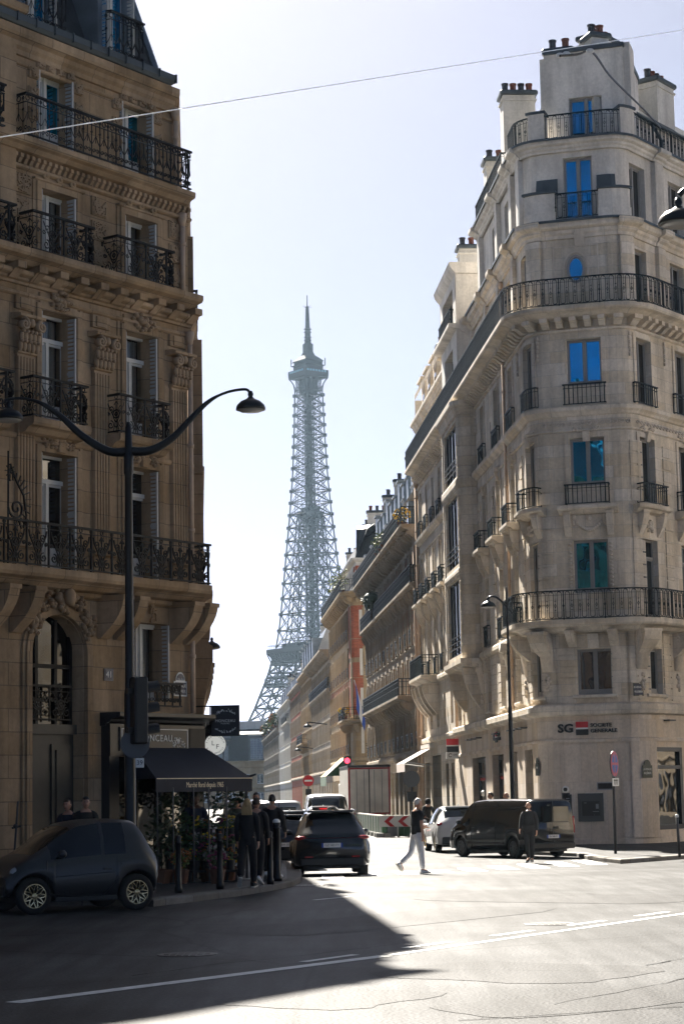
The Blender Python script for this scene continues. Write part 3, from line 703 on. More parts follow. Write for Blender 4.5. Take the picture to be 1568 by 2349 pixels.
# mansard
mb = MB(); mb.psheet(PLG, -17, 13, [(-.12, 17.9), (-.35, 18.2), (-1.75, 22.6), (-1.9, 23.0)])
obj('roof', mb, 'slate', LB, wl)
mb = MB(); mb.psheet(PLG, -17, 13, [(-1.9, 23.0), (-4.2, 26.2), (-6.5, 26.6)])
q = PLG.at(UG+.38, -6.5, 26.6); mb.add([PL.at(-17, -6.5, 26.6), q, PLG.at(13, -6.5, 26.6), PL.at(14, -22, 26.6)], [(0, 1, 2, 3)])
obj('roof_top', mb, 'dark zinc', LB, wl)
mb = MB(); mb.tube([PLG.at(UG+.38, d, z) for d, z in ((-.1, 17.95), (-.35, 18.25), (-1.75, 22.65), (-1.9, 23.05))], .09, 6); mb.pbox(PLG, -17, 13, -2.0, -1.7, 22.55, 22.75)
obj('roof_hip', mb, 'zinc', LB, wl)
for u in (-4.75, -2.3, -8.6, -11.2):
    mb = MB(); x = .45
    for s in (-1, 1):
        a, b = sorted((u+s*x, u+s*(x+.14))); mb.pbox(PL, a, b, -1.8, -.12, 17.95, 20.35)
    mb.psweep(PL, u-x-.22, u+x+.22, CORN(20.3, .2, .22)); mb.pbox(PL, u-x-.2, u+x+.2, -1.9, 0, 20.35, 20.5)
    dm = obj('dormer', mb, 'zinc', LB, wl)
    window(PL, u, 17.98, .90, 2.32, LB, wl, 'two,shut,fold', 'white paint', 'blue mirror pane', .3, -.05)
    railing(PL, u-.52, u+.52, 17.98, 1.05, .14, 'lys', LB, wl)
mb = MB(); mb.add([PL.at(-17, 0, 0), PL.at(-17, -15, 0), PL.at(-17, -15, 23), PL.at(-17, 0, 17.9)], [(0, 1, 2, 3)]); mb.add([PL.at(14, 0, 0), PL.at(14, 0, 17.9), PL.at(14, -12, 23), PL.at(14, -12, 0)], [(0, 1, 2, 3)])
obj('party_wall', mb, 'pale stone', LB, wl)
for (sx, by, w, zt) in ((-4.6, 3.4, 2.4, 27.0), (-9.5, 2.5, 3.0, 28.0), (-14, 3.0, 3.0, 28)):
    p = PL.at(sx, -by); chimney(LB, wl, p.x, p.y, 22.5, zt, w, .7, math.pi/2-AV+.9, 4)
# ---------------------------------------------------------------- flower shop on the corner (built into the ground floor)
mb = MB(); 
mb.pbox(PL, -3.02, 2.6, 0, .20, 2.75, 3.42); mb.psweep(PL, -3.06, 2.6, CORN(3.38, .45, .28)); mb.pbox(PL, -3.02, -2.72, 0, .18, 0, 2.75)
mb.pbox(PL, -.22, .35, 0, .16, 0, 2.75); mb.pbox(PL, -3.02, 2.6, 0, .12, 0, .32); mb.pbox(PL, 2.3, 2.6, 0, .18, 0, 2.75)
for k in range(14): u = -.52+k*.037; mb.pbox(PL, u, u+.018, .2, .225, 2.8, 3.36)
mb.pbox(PL, -2.72, -.22, -.10, -.04, .32, .42)
for u in (-2.7, -1.9, -1.1, -.28): mb.pbox(PL, u, u+.06, -.10, -.02, .32, 2.75)
shopf = obj('shopfront', mb, 'shop black', LB, wl)
mb = MB(); mb.quad(PL.at(-2.72, -.07, .35), PL.at(-.22, -.07, .35), PL.at(-.22, -.07, 2.75), PL.at(-2.72, -.07, 2.75)); obj('shop_window', mb, 'shop pane', LB, wl)
def leafy(mb, c, rx, ry, rz, n, s, rnd):
    for _ in range(n):
        while True:
            p = Vector((rnd.uniform(-1, 1), rnd.uniform(-1, 1), rnd.uniform(-1, 1)))
            if p.length < 1: break
        p = Vector((c[0]+p.x*rx, c[1]+p.y*ry, c[2]+p.z*rz)); a = Vector((rnd.gauss(0, 1), rnd.gauss(0, 1), rnd.gauss(0, .6))).normalized(); b = a.orthogonal().normalized(); k = s*rnd.uniform(.6, 1.3)
        mb.add([p-a*k, p+b*k*.45, p+a*k, p-b*k*.45], [(0, 1, 2, 3)])
def wallframe(P, u, d, z): return P.frame(u, d, z)
SB = thing('shop_sign', 'black shop fascia lettered MONCEAU in a white border between leaf sprays, above the navy awning', 'sign', PL.at(-1.7, .2, 2.85))
swl = SB.location
mb = MB(); mb.pbox(PL, -2.76, -.58, .2, .235, 2.86, 3.36); obj('panel', mb, 'shop black', SB, swl)
mb = MB()
for a, b, c, e in ((-2.72, -.62, 2.89, 2.905), (-2.72, -.62, 3.315, 3.33), (-2.72, -2.705, 2.89, 3.33), (-.635, -.62, 2.89, 3.33)): mb.pbox(PL, a, b, .235, .243, c, e)
obj('border', mb, 'white sign', SB, swl)
mb = MB(); text_mb(mb, 'MONCEAU', .2, PL.frame(-1.67, .245, 3.13), .008, sx=1.0, spacing=1.15); obj('lettering', mb, 'white sign', SB, swl)
mb = MB(); rnd = random.Random(3)
for cx_ in (-2.4, -.95): 
    for _ in range(44):
        x, z = rnd.gauss(cx_, .10), rnd.gauss(3.06, .05); a = rnd.uniform(0, 3.1); q = .022
        mb.stroke(PL, [(x-q*math.cos(a), z-q*math.sin(a)), (x+q*math.cos(a), z+q*math.sin(a))], .012, .242, .008)
obj('leaf_spray', mb, 'white sign', SB, swl)
# awning
va, vz = onfac(358, 1797, PL, -1, 1.55); vb, _ = onfac(578, 1797, PL, -1, 1.55)
AW = thing('awning', 'navy canvas awning lettered Marché floral depuis 1965 over the flower shop', 'awning', PL.at(-.5, 0, 2.9)); awl = AW.location
z1, z2 = vz+.10, vz-.12
nav = Vector((avv.y, -avv.x, 0)); LP = lambda u, d, z: CL+avv*u+nav*d+Vector((0, 0, z))
A = [PL.at(-2.3, .2, 2.95), PL.at(0, .2, 2.95), PL.at(0, .2, 2.95)+stv*2.5]
B = [LP(va, 1.55, z1), LP(vb, 1.55, z1), LP(vb, 1.55, z1)+stv*3.2]
mb = MB(); mb.quad(A[0], B[0], B[1], A[1]); mb.quad(A[1], B[1], B[2], A[2])
mb.add([A[0], B[0], PL.at(-2.3, .2, z1)], [(0, 1, 2)])
th = Vector((0, 0, .012)); mb.quad(*[q-th for q in (A[0], A[1], B[1], B[0])]); mb.quad(*[q-th for q in (A[1], A[2], B[2], B[1])])
obj('canvas', mb, 'navy canvas', AW, awl)
mb = MB(); V = Path([B[0], B[1], B[2]]); mb.pbox(V, 0, V.u[-1], -.012, 0, z2-.06, z1); N = 26
obj('valance', mb, 'navy canvas', AW, awl)
mb = MB(); mb.pbox(V, .02, V.u[1]+.05, 0, .008, z1-.012, z1+.004); obj('piping', mb, 'gold letters', AW, awl)
TU = onfac(471, 1791, PL, -.5, 1.56); mb = MB(); text_mb(mb, 'Marché floral depuis 1965', .155, PL.frame(0, 0, 0) @ Matrix.Translation((0, 0, 0)) if False else Matrix.Translation(V.at(TU[0]-va, .006, (z1+z2)/2-.03)) @ PL.frame(-1, 0, 0).to_3x3().to_4x4(), .006, sx=.74)
obj('lettering', mb, 'gold letters', AW, awl)
mb = MB(); mb.tube([PL.at(.1, .1, 2.5), B[1]+Vector((0, 0, -.05))], .02, 5); mb.tube([PL.at(-2.0, .1, 2.5), B[0].lerp(B[1], .1)+Vector((0, 0, -.05))], .02, 5)
p = B[1].lerp(B[2], .1); mb.tube([Vector((p.x-.12, p.y, 0)), Vector((p.x-.12, p.y, z1-.05))], .035, 8); mb.tube([p+Vector((-.1, 0, .02)), p+Vector((.1, -.05, .08))], .025, 6)
obj('frame', mb, 'dark paint metal', AW, awl)
# hanging signs
def flat(x0, y0, x1, y1, Y): 
    a, b = at(x0, y0, Y), at(x1, y1, Y); return a, b
a, b = flat(484, 1621, 550, 1688, 46.4); FACE = Matrix.Rotation(R(2), 4, 'Z')
HS = thing('hanging_sign', 'square black hanging sign reading MONCEAU FLEURS between leaf sprays', 'sign', ((a.x+b.x)/2, 46.4, b.z)); c = HS.location
w, h = b.x-a.x, a.z-b.z
mb = MB(); mb.bevbox(-w/2, w/2, -.04, .04, 0, h, .006); obj('panel', mb, 'shop black', HS)
mb = MB(); text_mb(mb, 'MONCEAU', .086, Matrix.Translation((0, -.042, h*.51)), .006, spacing=1.1); text_mb(mb, 'FLEURS', .045, Matrix.Translation((0, -.042, h*.42)), .004, spacing=1.4)
rnd = random.Random(5)
for s in (-1, 1):
    for sx in (-1, 1):
        for k in range(26):
            t = rnd.random(); x = sx*(.02+.2*t); z = h*.5+s*(h*(.36-.12*t*t)+rnd.gauss(0, .014)); a_ = rnd.uniform(0, 3.1); q = .013
            mb.box(-q, q, -.043, -.040, -.005, .005, Matrix.Translation((x, 0, z)) @ Matrix.Rotation(a_, 4, 'Y'))
obj('lettering', mb, 'white sign', HS)
mb = MB(); mb.tube([(-w/2-.75, 0, h+.01), (w/2, 0, h+.01)], .018, 6); mb.tube([(-w/2-.02, 0, 0), (-w/2-.02, 0, h)], .015, 6); obj('bracket', mb, 'black iron', HS)
p = at(494, 1708, 47.2); RS = thing('round_sign', 'round cream hanging sign with black letters LF half behind the black sign', 'sign', p)
r_ = 24/4766*47.2; mb = MB(); mb.lathe([(r_, -.03), (r_, .03)], 32, Matrix.Rotation(math.pi/2, 4, 'X')); obj('disc', mb, 'lit sign', RS)
mb = MB(); mb.lathe([(r_+.012, -.035), (r_+.012, .025)], 32, Matrix.Rotation(math.pi/2, 4, 'X')); obj('rim', mb, 'black frame', RS)
mb = MB(); text_mb(mb, 'L', .15, Matrix.Translation((-.05, -.036, .03)), .01); text_mb(mb, 'F', .15, Matrix.Translation((.05, -.036, -.05)), .01)
for txt, a0, a1, flip in (('FINE FRENCH', 165, 15, 1), ('& BON APPÉTIT', 205, 335, -1)):
    for i, ch in enumerate(txt):
        t = R(a0+(a1-a0)*i/(len(txt)-1)); M = Matrix.Translation((r_*.82*math.cos(t), -.036, r_*.82*math.sin(t))) @ Matrix.Rotation(-(t-math.pi/2 if flip > 0 else t+math.pi/2), 4, 'Y')
        if ch != ' ': text_mb(mb, ch, .055, M, .006)
obj('lettering', mb, 'black frame', RS)
p = at(464, 1695, 48.6); BSn = thing('hotel_sign', 'dark hanging sign lettered HOTE ELYSE half hidden behind the round sign', 'sign', p)
mb = MB(); mb.bevbox(-.35, .25, -.03, .03, -.55, .35, .01); obj('panel', mb, 'shop black', BSn)
mb = MB(); text_mb(mb, 'HOTE', .12, Matrix.Translation((.02, -.033, .18)), .006); text_mb(mb, 'ELYSE', .12, Matrix.Translation((.02, -.033, -.05)), .006); text_mb(mb, '*', .1, Matrix.Translation((.02, -.033, .06)), .006); obj('lettering', mb, 'grey plastic', BSn)
# number plate and street plate
def plate(name, label, P, u, d, z, w, h, lines, base='sign dark blue', arch=False, rim='sign green'):
    o = thing(name, label, 'sign', P.at(u, d, z)); F = P.frame(u, d, z); F.translation = (0, 0, 0)
    mb = MB(); mb.box(-w/2-.03, w/2+.03, -.015, 0, -h/2-.03, h/2+.03, F)
    if arch: mb.prism([(w*.42*math.cos(math.pi*k/10), h/2+.03+.2*math.sin(math.pi*k/10)) for k in range(11)], -.015, 0, F)
    obj('border', mb, rim, o)
    mb = MB(); mb.box(-w/2, w/2, -.022, -.015, -h/2, h/2, F)
    if arch: mb.prism([(w*.36*math.cos(math.pi*k/10), h/2+.05+.14*math.sin(math.pi*k/10)) for k in range(11)], -.022, -.015, F)
    obj('face', mb, base, o)
    mb = MB()
    for s, sz, x, zz in lines: text_mb(mb, s, sz, F @ Matrix.Translation((x, -.024, zz)), .004)
    obj('lettering', mb, 'white sign', o); return o
u, z = onfac(248, 1548, PL, -2.8); plate('house_number', 'small dark blue enamel house number 41 beside the arched door', PL, u, .01, z, .22, .2, [('41', .19, 0, 0)], rim='sign dark blue')
u, z = onfac(412, 1580, PL, -.5); plate('street_plate', 'blue street name plate reading AVENUE KLÉBER by the downpipe on the left corner', PL, u, .01, z, .36, .27, [('AVENUE', .095, 0, .06), ('KLÉBER', .095, 0, -.06), ('16e Arr', .07, 0, .21)], arch=True, rim='white sign')
# ---------------------------------------------------------------- bank building on the right corner
chd = Vector((math.sin(R(106.2)), math.cos(R(106.2)), 0))
P1 = Vector((6.7408, 75.916, 0))+chd*.33; P2 = Vector((6.7408, 75.916, 0))+chd*4.02; LC = (P2-P1).length
_r1, _r2 = 1.0, .9
pts = [P1+stv*40, P1, P2, P2+avv*26]; pts = rounded([(p.x, p.y) for p in pts], 1, _r1, 5); pts = rounded(pts, len(pts)-2, _r2, 5)
PR = Path(pts, 1)
def tl(r, a, b): return r*math.tan((b-a)/2)
L1, L2 = tl(_r1, 0, R(73.86)), tl(_r2, 0, R(69.9)); A1, A2 = _r1*R(73.86), _r2*R(69.9)
PR.u = [x-L1 for x in PR.u]
KC = A1-2*L1; KA = LC+KC+A2-2*L2                        # chamfer u = s+KC ; avenue u = s+KA
RB = thing('bank_building', 'cream stone corner building with long iron balconies and a bank at street level', 'building', P1); wl = P1
UC = 2.02+KC; EA = 25.9+KA; E0 = -40.0
SRW = [-.75, -4.65, -8.7, -12.9, -23.4, -26.4, -29.4, -32.4, -35.4, -38.2]
ARW = [1.10+KA, 4.15+KA, 7.2+KA, 10.3+KA, 13.4+KA, 16.6+KA, 19.8+KA]
ww = 1.12
LV = [(5.33, 6.98), (8.05, 10.97), (12.25, 14.74), (15.95, 18.46), (19.6, 21.9)]
ops = []
def addw(u, w, lv):
    for k in lv: ops.append((u-w/2, u+w/2, *LV[k]))
LC4 = [LV[0], (9.02, 10.97), (12.95, 14.74), (16.7, 18.46)]
wc = 1.3; ops += [(UC-wc/2, UC+wc/2, a, b) for a, b in LC4]
for u in SRW: addw(u, ww if u > -20 else 1.0, (0, 1, 2, 3, 4))
for u in ARW: addw(u, 1.15, (0, 1, 2, 3, 4))
for u in (-10.6,): 
    for a, b in ((15.6, 17.4), (12.7, 14.2)): ops.append((u-.16, u+.16, a, b))
shopS = [(-18.9, -14.5), (-12.5, -9.2), (-7.3, -5.5), (-3.6, -1.75)]
shopA = [(.62+KA, 2.75+KA), (4.6+KA, 7.0+KA), (8.6+KA, 11+KA)]
for a, b in shopS: ops.append((a, b, .32, 3.45))
for a, b in shopA: ops.append((a, b, .45, 3.4))
ops += [(-35.5, -31.5, 0, 3.9), (-29.5, -28.3, .5, 3.4), (-27.2, -26, .5, 3.4), (-38.8, -36.8, 0.2, 3.6)]
mb = MB(); mb.pwall(PR, E0, EA, 4.75, 22.6, ops, 0, .32); obj('wall', mb, 'cream stone', RB, wl)
mb = MB(); mb.pwall(PR, -23.5, EA, -.15, 4.75, [o for o in ops if o[3] < 4.2 and o[0] > -23], .06, .45); obj('shop_wall', mb, 'travertine', RB, wl)
mb = MB(); mb.pwall(PR, E0, -23.5, -.15, 4.75, [o for o in ops if o[3] < 4.2 and o[0] < -23], 0, .6); obj('wall', mb, 'cream stone', RB, wl)
FR = dict(frame='grey window paint', d=.26)
for i, (a, b) in enumerate(LV):
    if i < 4: window(PR, UC, LC4[i][0], wc, LC4[i][1]-LC4[i][0], RB, wl, 'two', pane=('tinted pane', 'blue mirror pane', 'blue mirror pane', 'blue mirror pane')[i], **FR)
    for u in SRW: window(PR, u, a, ww if u > -20 else 1.0, b-a, RB, wl, 'two', pane='dark pane', **FR)
    for u in ARW: window(PR, u, a, 1.15, b-a, RB, wl, 'two,transom' if i == 1 else 'two', pane='dark pane', **FR)
for a, b in ((15.6, 17.4), (12.7, 14.2)): window(PR, -10.6, a, .32, b-a, RB, wl, 'one', 'black frame', d=.2)
# courses, cornices, slabs
mb = MB()
mb.psweep(PR, -23.6, EA, [(0, 4.55), (.30, 4.62), (.34, 4.72), (.34, 4.92), (.28, 4.98), (.0, 5.03)])
mb.psweep(PR, E0, -23.6, BAND(4.6, .15, .3))
mb.psweep(PR, -3.5, EA, SLAB(8.0, .85, .5)); mb.psweep(PR, E0, -3.5, BAND(7.62, .14, .34))
mb.psweep(PR, E0, EA, [(0, 15.55), (.08, 15.58), (.12, 15.66), (.22, 15.74), (.24, 15.9), (0, 15.93)]); mb.psweep(PR, E0, EA, BAND(14.98, .06, .08))
mb.psweep(PR, E0, EA, BAND(18.72, .10, .12))
mb.psweep(PR, -37.6, EA, SLAB(19.54, .92, .42)); mb.psweep(PR, E0, -37.6, SLAB(19.54, .3, .42))
modillions(mb, PR, -37.4, EA-.2, .52, .24, .55, 18.86, 19.2)
mb.psweep(PR, -19.5, EA, CORN(22.28, .36, .6))
for u in [-2.7, -6.65, -10.4, -14.9, UC-1.75, UC+1.75, 2.7+KA, 5.7+KA, 8.8+KA]:
    mb.pbox(PR, u-.28, u+.28, -.05, .16, 19.6, 22.25); mb.psweep(PR, u-.36, u+.36, CORN(22.28, .55, .6))
for u in [UC]+SRW[:4]+ARW:
    w = (wc if u == UC else ww)/2
    for s in (-1, 1): a, b = sorted((u+s*w, u+s*(w+.16))); mb.pbox(PR, a, b, 0, .05, 15.95, 18.62); mb.pbox(PR, a, b, 0, .05, 12.25, 14.9)
    mb.pbox(PR, u-w, u+w, 0, .05, 18.46, 18.62); mb.pbox(PR, u-w, u+w, 0, .05, 14.74, 14.9)
    mb.psweep(PR, u-.13, u+.13, [(0, 14.6), (.10, 14.6), (.2, 14.96), (0, 14.96)])
    mb.psweep(PR, u-w-.42, u+w+.42, SLAB(12.2, .5, .34))
    for s in (-1, 1): console(mb, PR, u+s*(w+.12), .24, .36, 11.1, 11.98)
    mb.psweep(PR, u-.2, u+.2, [(0, 7.0), (.12, 7.0), (.24, 7.5), (0, 7.5)])
    mb.psweep(PR, u-w-.15, u+w+.15, BAND(5.18, .14, .14))
for u0 in [UC-1.95, UC+1.62, -2.9, -6.8, -10.7, -15.2, 2.35+KA, 5.4+KA, 8.5+KA, -22.3]:       # rusticated strips
    for z in [5.1+k*.41 for k in range(7)]+[8.2+k*.46 for k in range(14)]:
        if abs(z-12) > .3 and z < 14.7: mb.pbox(PR, u0-.05, u0+.55, 0, .045, z, z+(.40 if z > 8 else .36))
for u0, u1 in ((UC-1.3, UC-.62), (UC+.62, UC+1.3), (-4.0, -1.4), (-8.0, -5.3), (-12.2, -9.4), (-1.35+KA+1.0, .5+KA), (1.75+KA, 3.5+KA), (4.8+KA, 6.6+KA)):
    for z in [5.15+k*.41 for k in range(6)]: mb.pbox(PR, u0, u1, 0, .04, z, z+.37)
mb.pbox(PR, UC-1.3, UC+1.3, -.05, .03, 22.0, 22.2)
for u in (UC-1.2, UC+1.2): mb.pbox(PR, u-.16, u+.16, 0, .05, 19.6, 22.2)
obj('trim', mb, 'cream stone', RB, wl)
mb = MB(); mb.smooth = True
relief(mb, PR, UC, 11.5, 1.15, .6, 'swag', .06)
for u in SRW[:4]+ARW: relief(mb, PR, u, 11.45, .6, .5, 'leaves', .05, 22)
for u in [UC]+SRW[:3]+ARW[:3]:
    for s in (-1, 1): relief(mb, PR, u+s*.36, 15.2-.12, .42, .2, 'leaves', .04, 12)
for u in (UC-1.72, UC+1.72, 2.75+KA, -2.7, -6.6, -15):
    relief(mb, PR, u, 18.1, .16, .95, 'drop', .04); relief(mb, PR, u, 5.75, .32, .7, 'leaves', .06, 20); relief(mb, PR, u, 7.25, .5, .35, 'swag', .28)
    mb.psweep(PR, u-.22, u+.22, [(0, 6.2), (.08, 6.2), (.30, 7.35), (.45, 7.4), (.45, 7.72), (0, 7.72)])
for i in range(14):
    u = UC-1.55+i*.24; mb.stroke(PR, [(u+x, 15.3+z) for x, z in spiral(0, 0, .10, 1.1, math.pi, 10)], .035, .03, .05)
for i in range(20):
    u = 2.0+KC+2.05+i*.25; mb.stroke(PR, [(u+x, 15.3+z) for x, z in spiral(0, 0, .10, 1.1, math.pi, 10)], .035, .03, .05)
for u in (UC-.75, UC+.75):
    for k in range(14): z = 9.0+k*.14; mb.blob((0, 0, 0), .07, .04, .06, 6, 4, PR.frame(u, .03, z))
obj('carved_ornament', mb, 'cream carved stone', RB, wl)
mb = MB()
for u in (UC-.75, UC+.75): console(mb, PR, u, .3, .7, 7.05, 7.62)
for u in (-1.7, UC-1.75, UC+1.75, 2.7+KA): console(mb, PR, u, .42, .8, 6.7, 7.62)
obj('console', mb, 'cream stone', RB, wl)
# upper storeys
mb = MB(); U6 = -12.2
o6 = [(UC-.55, UC+.55, 22.95, 25.42)]+[(u-.6, u+.6, 22.95, 25.2) for u in (-4.7, -8.2, 1.3+KA, 4.4+KA, 7.5+KA)]
mb.pwall(PR, U6, EA, 22.6, 26.05, o6, -.06, .34)
mb.psweep(PR, U6, EA, CORN(25.62, .34, .43)); 
for u in (-.9, -2.75, -6.6, -11.8, 2.75+KA, 5.8+KA, 8.9+KA): mb.pbox(PR, u-.32, u+.32, -.06, .14, 22.85, 25.6); mb.psweep(PR, u-.42, u+.42, CORN(25.62, .5, .43))
mb.pbox(PR, U6, U6+.25, -8, -.06, 22.6, 26.05)
obj('upper_wall', mb, 'upper render', RB, wl)
window(PR, UC, 22.95, 1.1, 2.47, RB, wl, 'two', pane='blue mirror pane', off=-.06, **FR)
for u in (-4.7, -8.2, 1.3+KA, 4.4+KA, 7.5+KA): window(PR, u, 22.95, 1.2, 2.25, RB, wl, 'two', pane='dark pane', off=-.06, **FR)
mb = MB()
for a, b in ((UC-1.85, UC-.78), (UC+.78, UC+1.75)): 
    mb.pbox(PR, a, b, .0, .42, 22.88, 23.25); mb.pbox(PR, a+.02, b-.02, .04, .36, 23.25, 23.98)
obj('parapet', mb, 'upper render', RB, wl)
mb = MB()
for a, b in ((UC-1.88, UC-.75), (UC+.75, UC+1.78)): mb.pbox(PR, a, b, -.02, .46, 23.98, 24.07)
for a, b in ((UC-1.55, UC-.75), (UC+.72, UC+1.4)): mb.psweep(PR, a, b, [(.02, 24.06), (.12, 24.06), (.02, 24.62), (-.04, 24.62)])
obj('parapet_cap', mb, 'dark zinc', RB, wl)
railing(PR, UC-.78, UC+.78, 22.95, 1.0, .36, 'arch', RB, wl, 'green iron', ends=False)
# top block with the glazed door
MT = PR.frame(UC+.28, -.75, 0); TB = MB()
zt = 29.75
for a, b, c, e in ((-1.5, -.62, 26.05, zt), (.64, 1.5, 26.05, zt), (-.62, .64, 27.95, zt)): TB.box(a, b, 0, .3, c, e, MT)
TB.box(-1.5, -1.2, .3, 4, 26.05, zt, MT); TB.box(1.2, 1.5, .3, 4, 26.05, zt, MT); TB.box(-1.2, 1.2, .3, 4, zt-.2, zt, MT)
TB.box(1.5, 1.75, .1, 1.2, 26.05, zt+.2, MT); TB.box(-1.7, -1.5, .1, 1.2, 26.05, zt-.1, MT)
obj('attic_block', TB, 'upper render', RB, wl)
k = MB(); k.box(-1.56, 1.56, -.1, 4.05, zt, zt+.16, MT); obj('attic_coping', k, 'dark zinc', RB, wl)
window(PR, UC+.29, 26.1, 1.26, 1.85, RB, wl, 'two', pane='blue mirror pane', off=-.75, **FR)
def stack(u, d, z0, z1, w, t, pots, yaw=0):
    F = PR.frame(u, d); o = F.translation; chimney(RB, wl, o.x, o.y, z0, z1, w, t, math.atan2(F[1][0], F[0][0])+yaw, pots)
stack(UC-.85, -1.6, 29, 30.25, 1.0, .6, 2); stack(UC+1.62, -1.45, 26.1, 30.55, .7, .75, 2)
mb = MB()
for u0, u1, d0 in ((-12, -.5, -1.9), (1.0+KA, EA, -1.6)): mb.psheet(PR, u0, u1, [(d0, 26.05), (d0, 28.3)])
mb.pbox(PR, -3.6, -.2, -4, -1.5, 26.05, 28.3)
obj('attic_wall', mb, 'upper render', RB, wl)
mb = MB(); mb.psheet(PR, -3.6, -.4, [(-1.3, 28.2), (-3.4, 30.4)]); mb.psheet(PR, .6+KA, EA, [(-1.45, 28.25), (-3.8, 30.3)]); mb.psheet(PR, -12, -3.6, [(-1.8, 28.2), (-4.5, 29.6)])
obj('roof', mb, 'slate', RB, wl)
mb = MB(); mb.psheet(PR, U6, EA, [(-.06, 26.04), (-1.6, 26.08)]); mb.psheet(PR, U6, EA, [(-3.5, 30.3), (-9, 30.6)]) if False else None
mb.tube([PR.at(.5+KA, -1.35, 28.2), PR.at(9+KA, -1.35, 28.2)], .09, 7); mb.tube([PR.at(-3.7, -1.2, 28.2), PR.at(-.3, -1.2, 28.2)], .09, 7)
p = PR.at(4.9+KA, -1.3, 28.1); mb.tube([p, p+Vector((.2, -.1, -.4)), PR.at(5.6+KA, -1.2, 27.5), PR.at(5.7+KA, -1.2, 26.2)], .07, 7)
obj('gutter', mb, 'dark zinc', RB, wl)
ARDOOR = 2.6+KA
window(PR, ARDOOR, 26.1, 1.3, 1.95, RB, wl, 'two', pane='dark pane', off=-1.56, frame='grey window paint', d=.1)
railing(PR, UC-1.15, UC+1.55, 26.06, .98, .26, 'arch', RB, wl, 'green iron', ends=False)
railing(PR, 1.75+UC+.35, EA-1, 26.06, .98, .28, 'arch', RB, wl, 'green iron', ends=False); railing(PR, -1.9, UC-1.55, 26.06, .98, .26, 'arch', RB, wl, 'green iron', ends=False)
railing(PR, -11.6, -4.0, 26.06, .98, .22, 'arch', RB, wl, 'green iron')
mb = MB()
for u in (UC-1.4, UC+1.85): mb.pbox(PR, u-.28, u+.28, -.25, .3, 26.05, 27.12)
obj('parapet', mb, 'upper render', RB, wl)
mb = MB()
for u in (UC-1.4, UC+1.85): mb.pbox(PR, u-.33, u+.33, -.3, .35, 27.12, 27.22)
mb.psweep(PR, U6, EA, [(-.06, 26.045), (.38, 26.045), (.42, 26.0), (.42, 26.1), (-.06, 26.1)]); mb.psweep(PR, -19.5, EA, [(-.06, 22.875), (.40, 22.875), (.44, 22.83), (.44, 22.93), (-.06, 22.93)])
obj('parapet_cap', mb, 'dark zinc', RB, wl)
stack(-8.2, -1.2, 25.8, 31.0, 1.35, .9, 4, R(90)); stack(-13.2, -.9, 24, 29.7, .85, .9, 2, R(90)); stack(5.0+KA, -3.6, 27, 32.2, 1.5, 1.0, 3); stack(8.6+KA, -3, 27, 31.2, 1.5, 1.0, 4)
# lower block over the bay window
mb = MB(); mb.pwall(PR, -21.2, -15.2, 19.3, 25.2, [(-20.2, -16.4, 22.7, 24.6), (-19.9, -16.8, 19.6, 21.9)], .72, .5); mb.pbox(PR, -15.45, -15.2, -.06, .72, 19.3, 25.2); mb.psweep(PR, -21.3, -15.1, [(-3, 25.0), (.72, 25.0), (.8, 25.08), (.95, 25.28), (1.0, 25.5), (-3, 25.5)]); mb.psweep(PR, -21.3, -15.1, CORN(22.2, 1.1, .5))
mb.pbox(PR, -21.2, -21.0, -3, .72, 19.3, 25.2); mb.pbox(PR, -15.45, -15.2, -3, -.06, 22, 25.2)
obj('attic_block', mb, 'upper render', RB, wl)
window(PR, -18.3, 22.7, 3.8, 1.9, RB, wl, 'four', 'black frame', 'dark pane', .4, .72); window(PR, -18.35, 19.6, 3.1, 2.3, RB, wl, 'four', 'black frame', 'dark pane', .4, .72)
railing(PR, -20.4, -16.2, 22.7, .9, .9, 'arch', RB, wl, 'green iron')
stack(-21.5, -.7, 24.8, 28.0, .85, .8, 2, R(90)); stack(-30, -1.6, 22, 26.0, 1.1, .7, 2, R(90)); stack(-37, -1.6, 22, 26.6, 1.2, .7, 3, R(90))
# set-back attic with dormers further down the street
mb = MB(); mb.psheet(PR, E0, -18.6, [(0, 22.6), (-.3, 22.7)]); mb.psweep(PR, E0, -19.5, CORN(22.1, .3, .5)); obj('upper_wall', mb, 'cream stone', RB, wl)
mb = MB(); mb.psheet(PR, E0, -18.6, [(-.55, 24.2), (-2.4, 25.6), (-7, 26.0)]); obj('roof', mb, 'zinc', RB, wl)
inn_ = Vector((stv.y, -stv.x, 0)); ina = Vector((-avv.y, avv.x, 0))
_det = stv.x*avv.y-stv.y*avv.x; _w = P2-P1; TIP = P1+stv*((_w.x*avv.y-_w.y*avv.x)/_det); BIS = (stv+avv).normalized(); ICN = TIP+BIS*(8/math.sin((AV-ST)/2))
zq = lambda p, z: Vector((p.x, p.y, z))
eb = PR.at(E0)+inn_*8; ab = PR.at(EA)+ina*8; ub = PR.at(U6)+inn_*6.5
mb = MB()
mb.add([zq(PR.at(u, -.25), 26.02) for u in (U6, -3, -1, UC-1.1, UC, UC+1.1, KA+.4, KA+3, EA)]+[zq(ab, 26.02), zq(ICN, 26.02), zq(ub, 26.02)], [tuple(range(12))])
mb.add([zq(p, 22.58) for p in (PR.at(E0, -.25), PR.at(U6, -.25), ub, ICN, eb)], [tuple(range(5))])
for p, q in ((eb, ICN), (ICN, ab), (PR.at(E0), eb), (PR.at(EA), ab)): mb.quad(zq(p, -.3), zq(q, -.3), zq(q, 24 if p is eb or q is eb else 26), zq(p, 24 if p is eb or q is eb else 26))
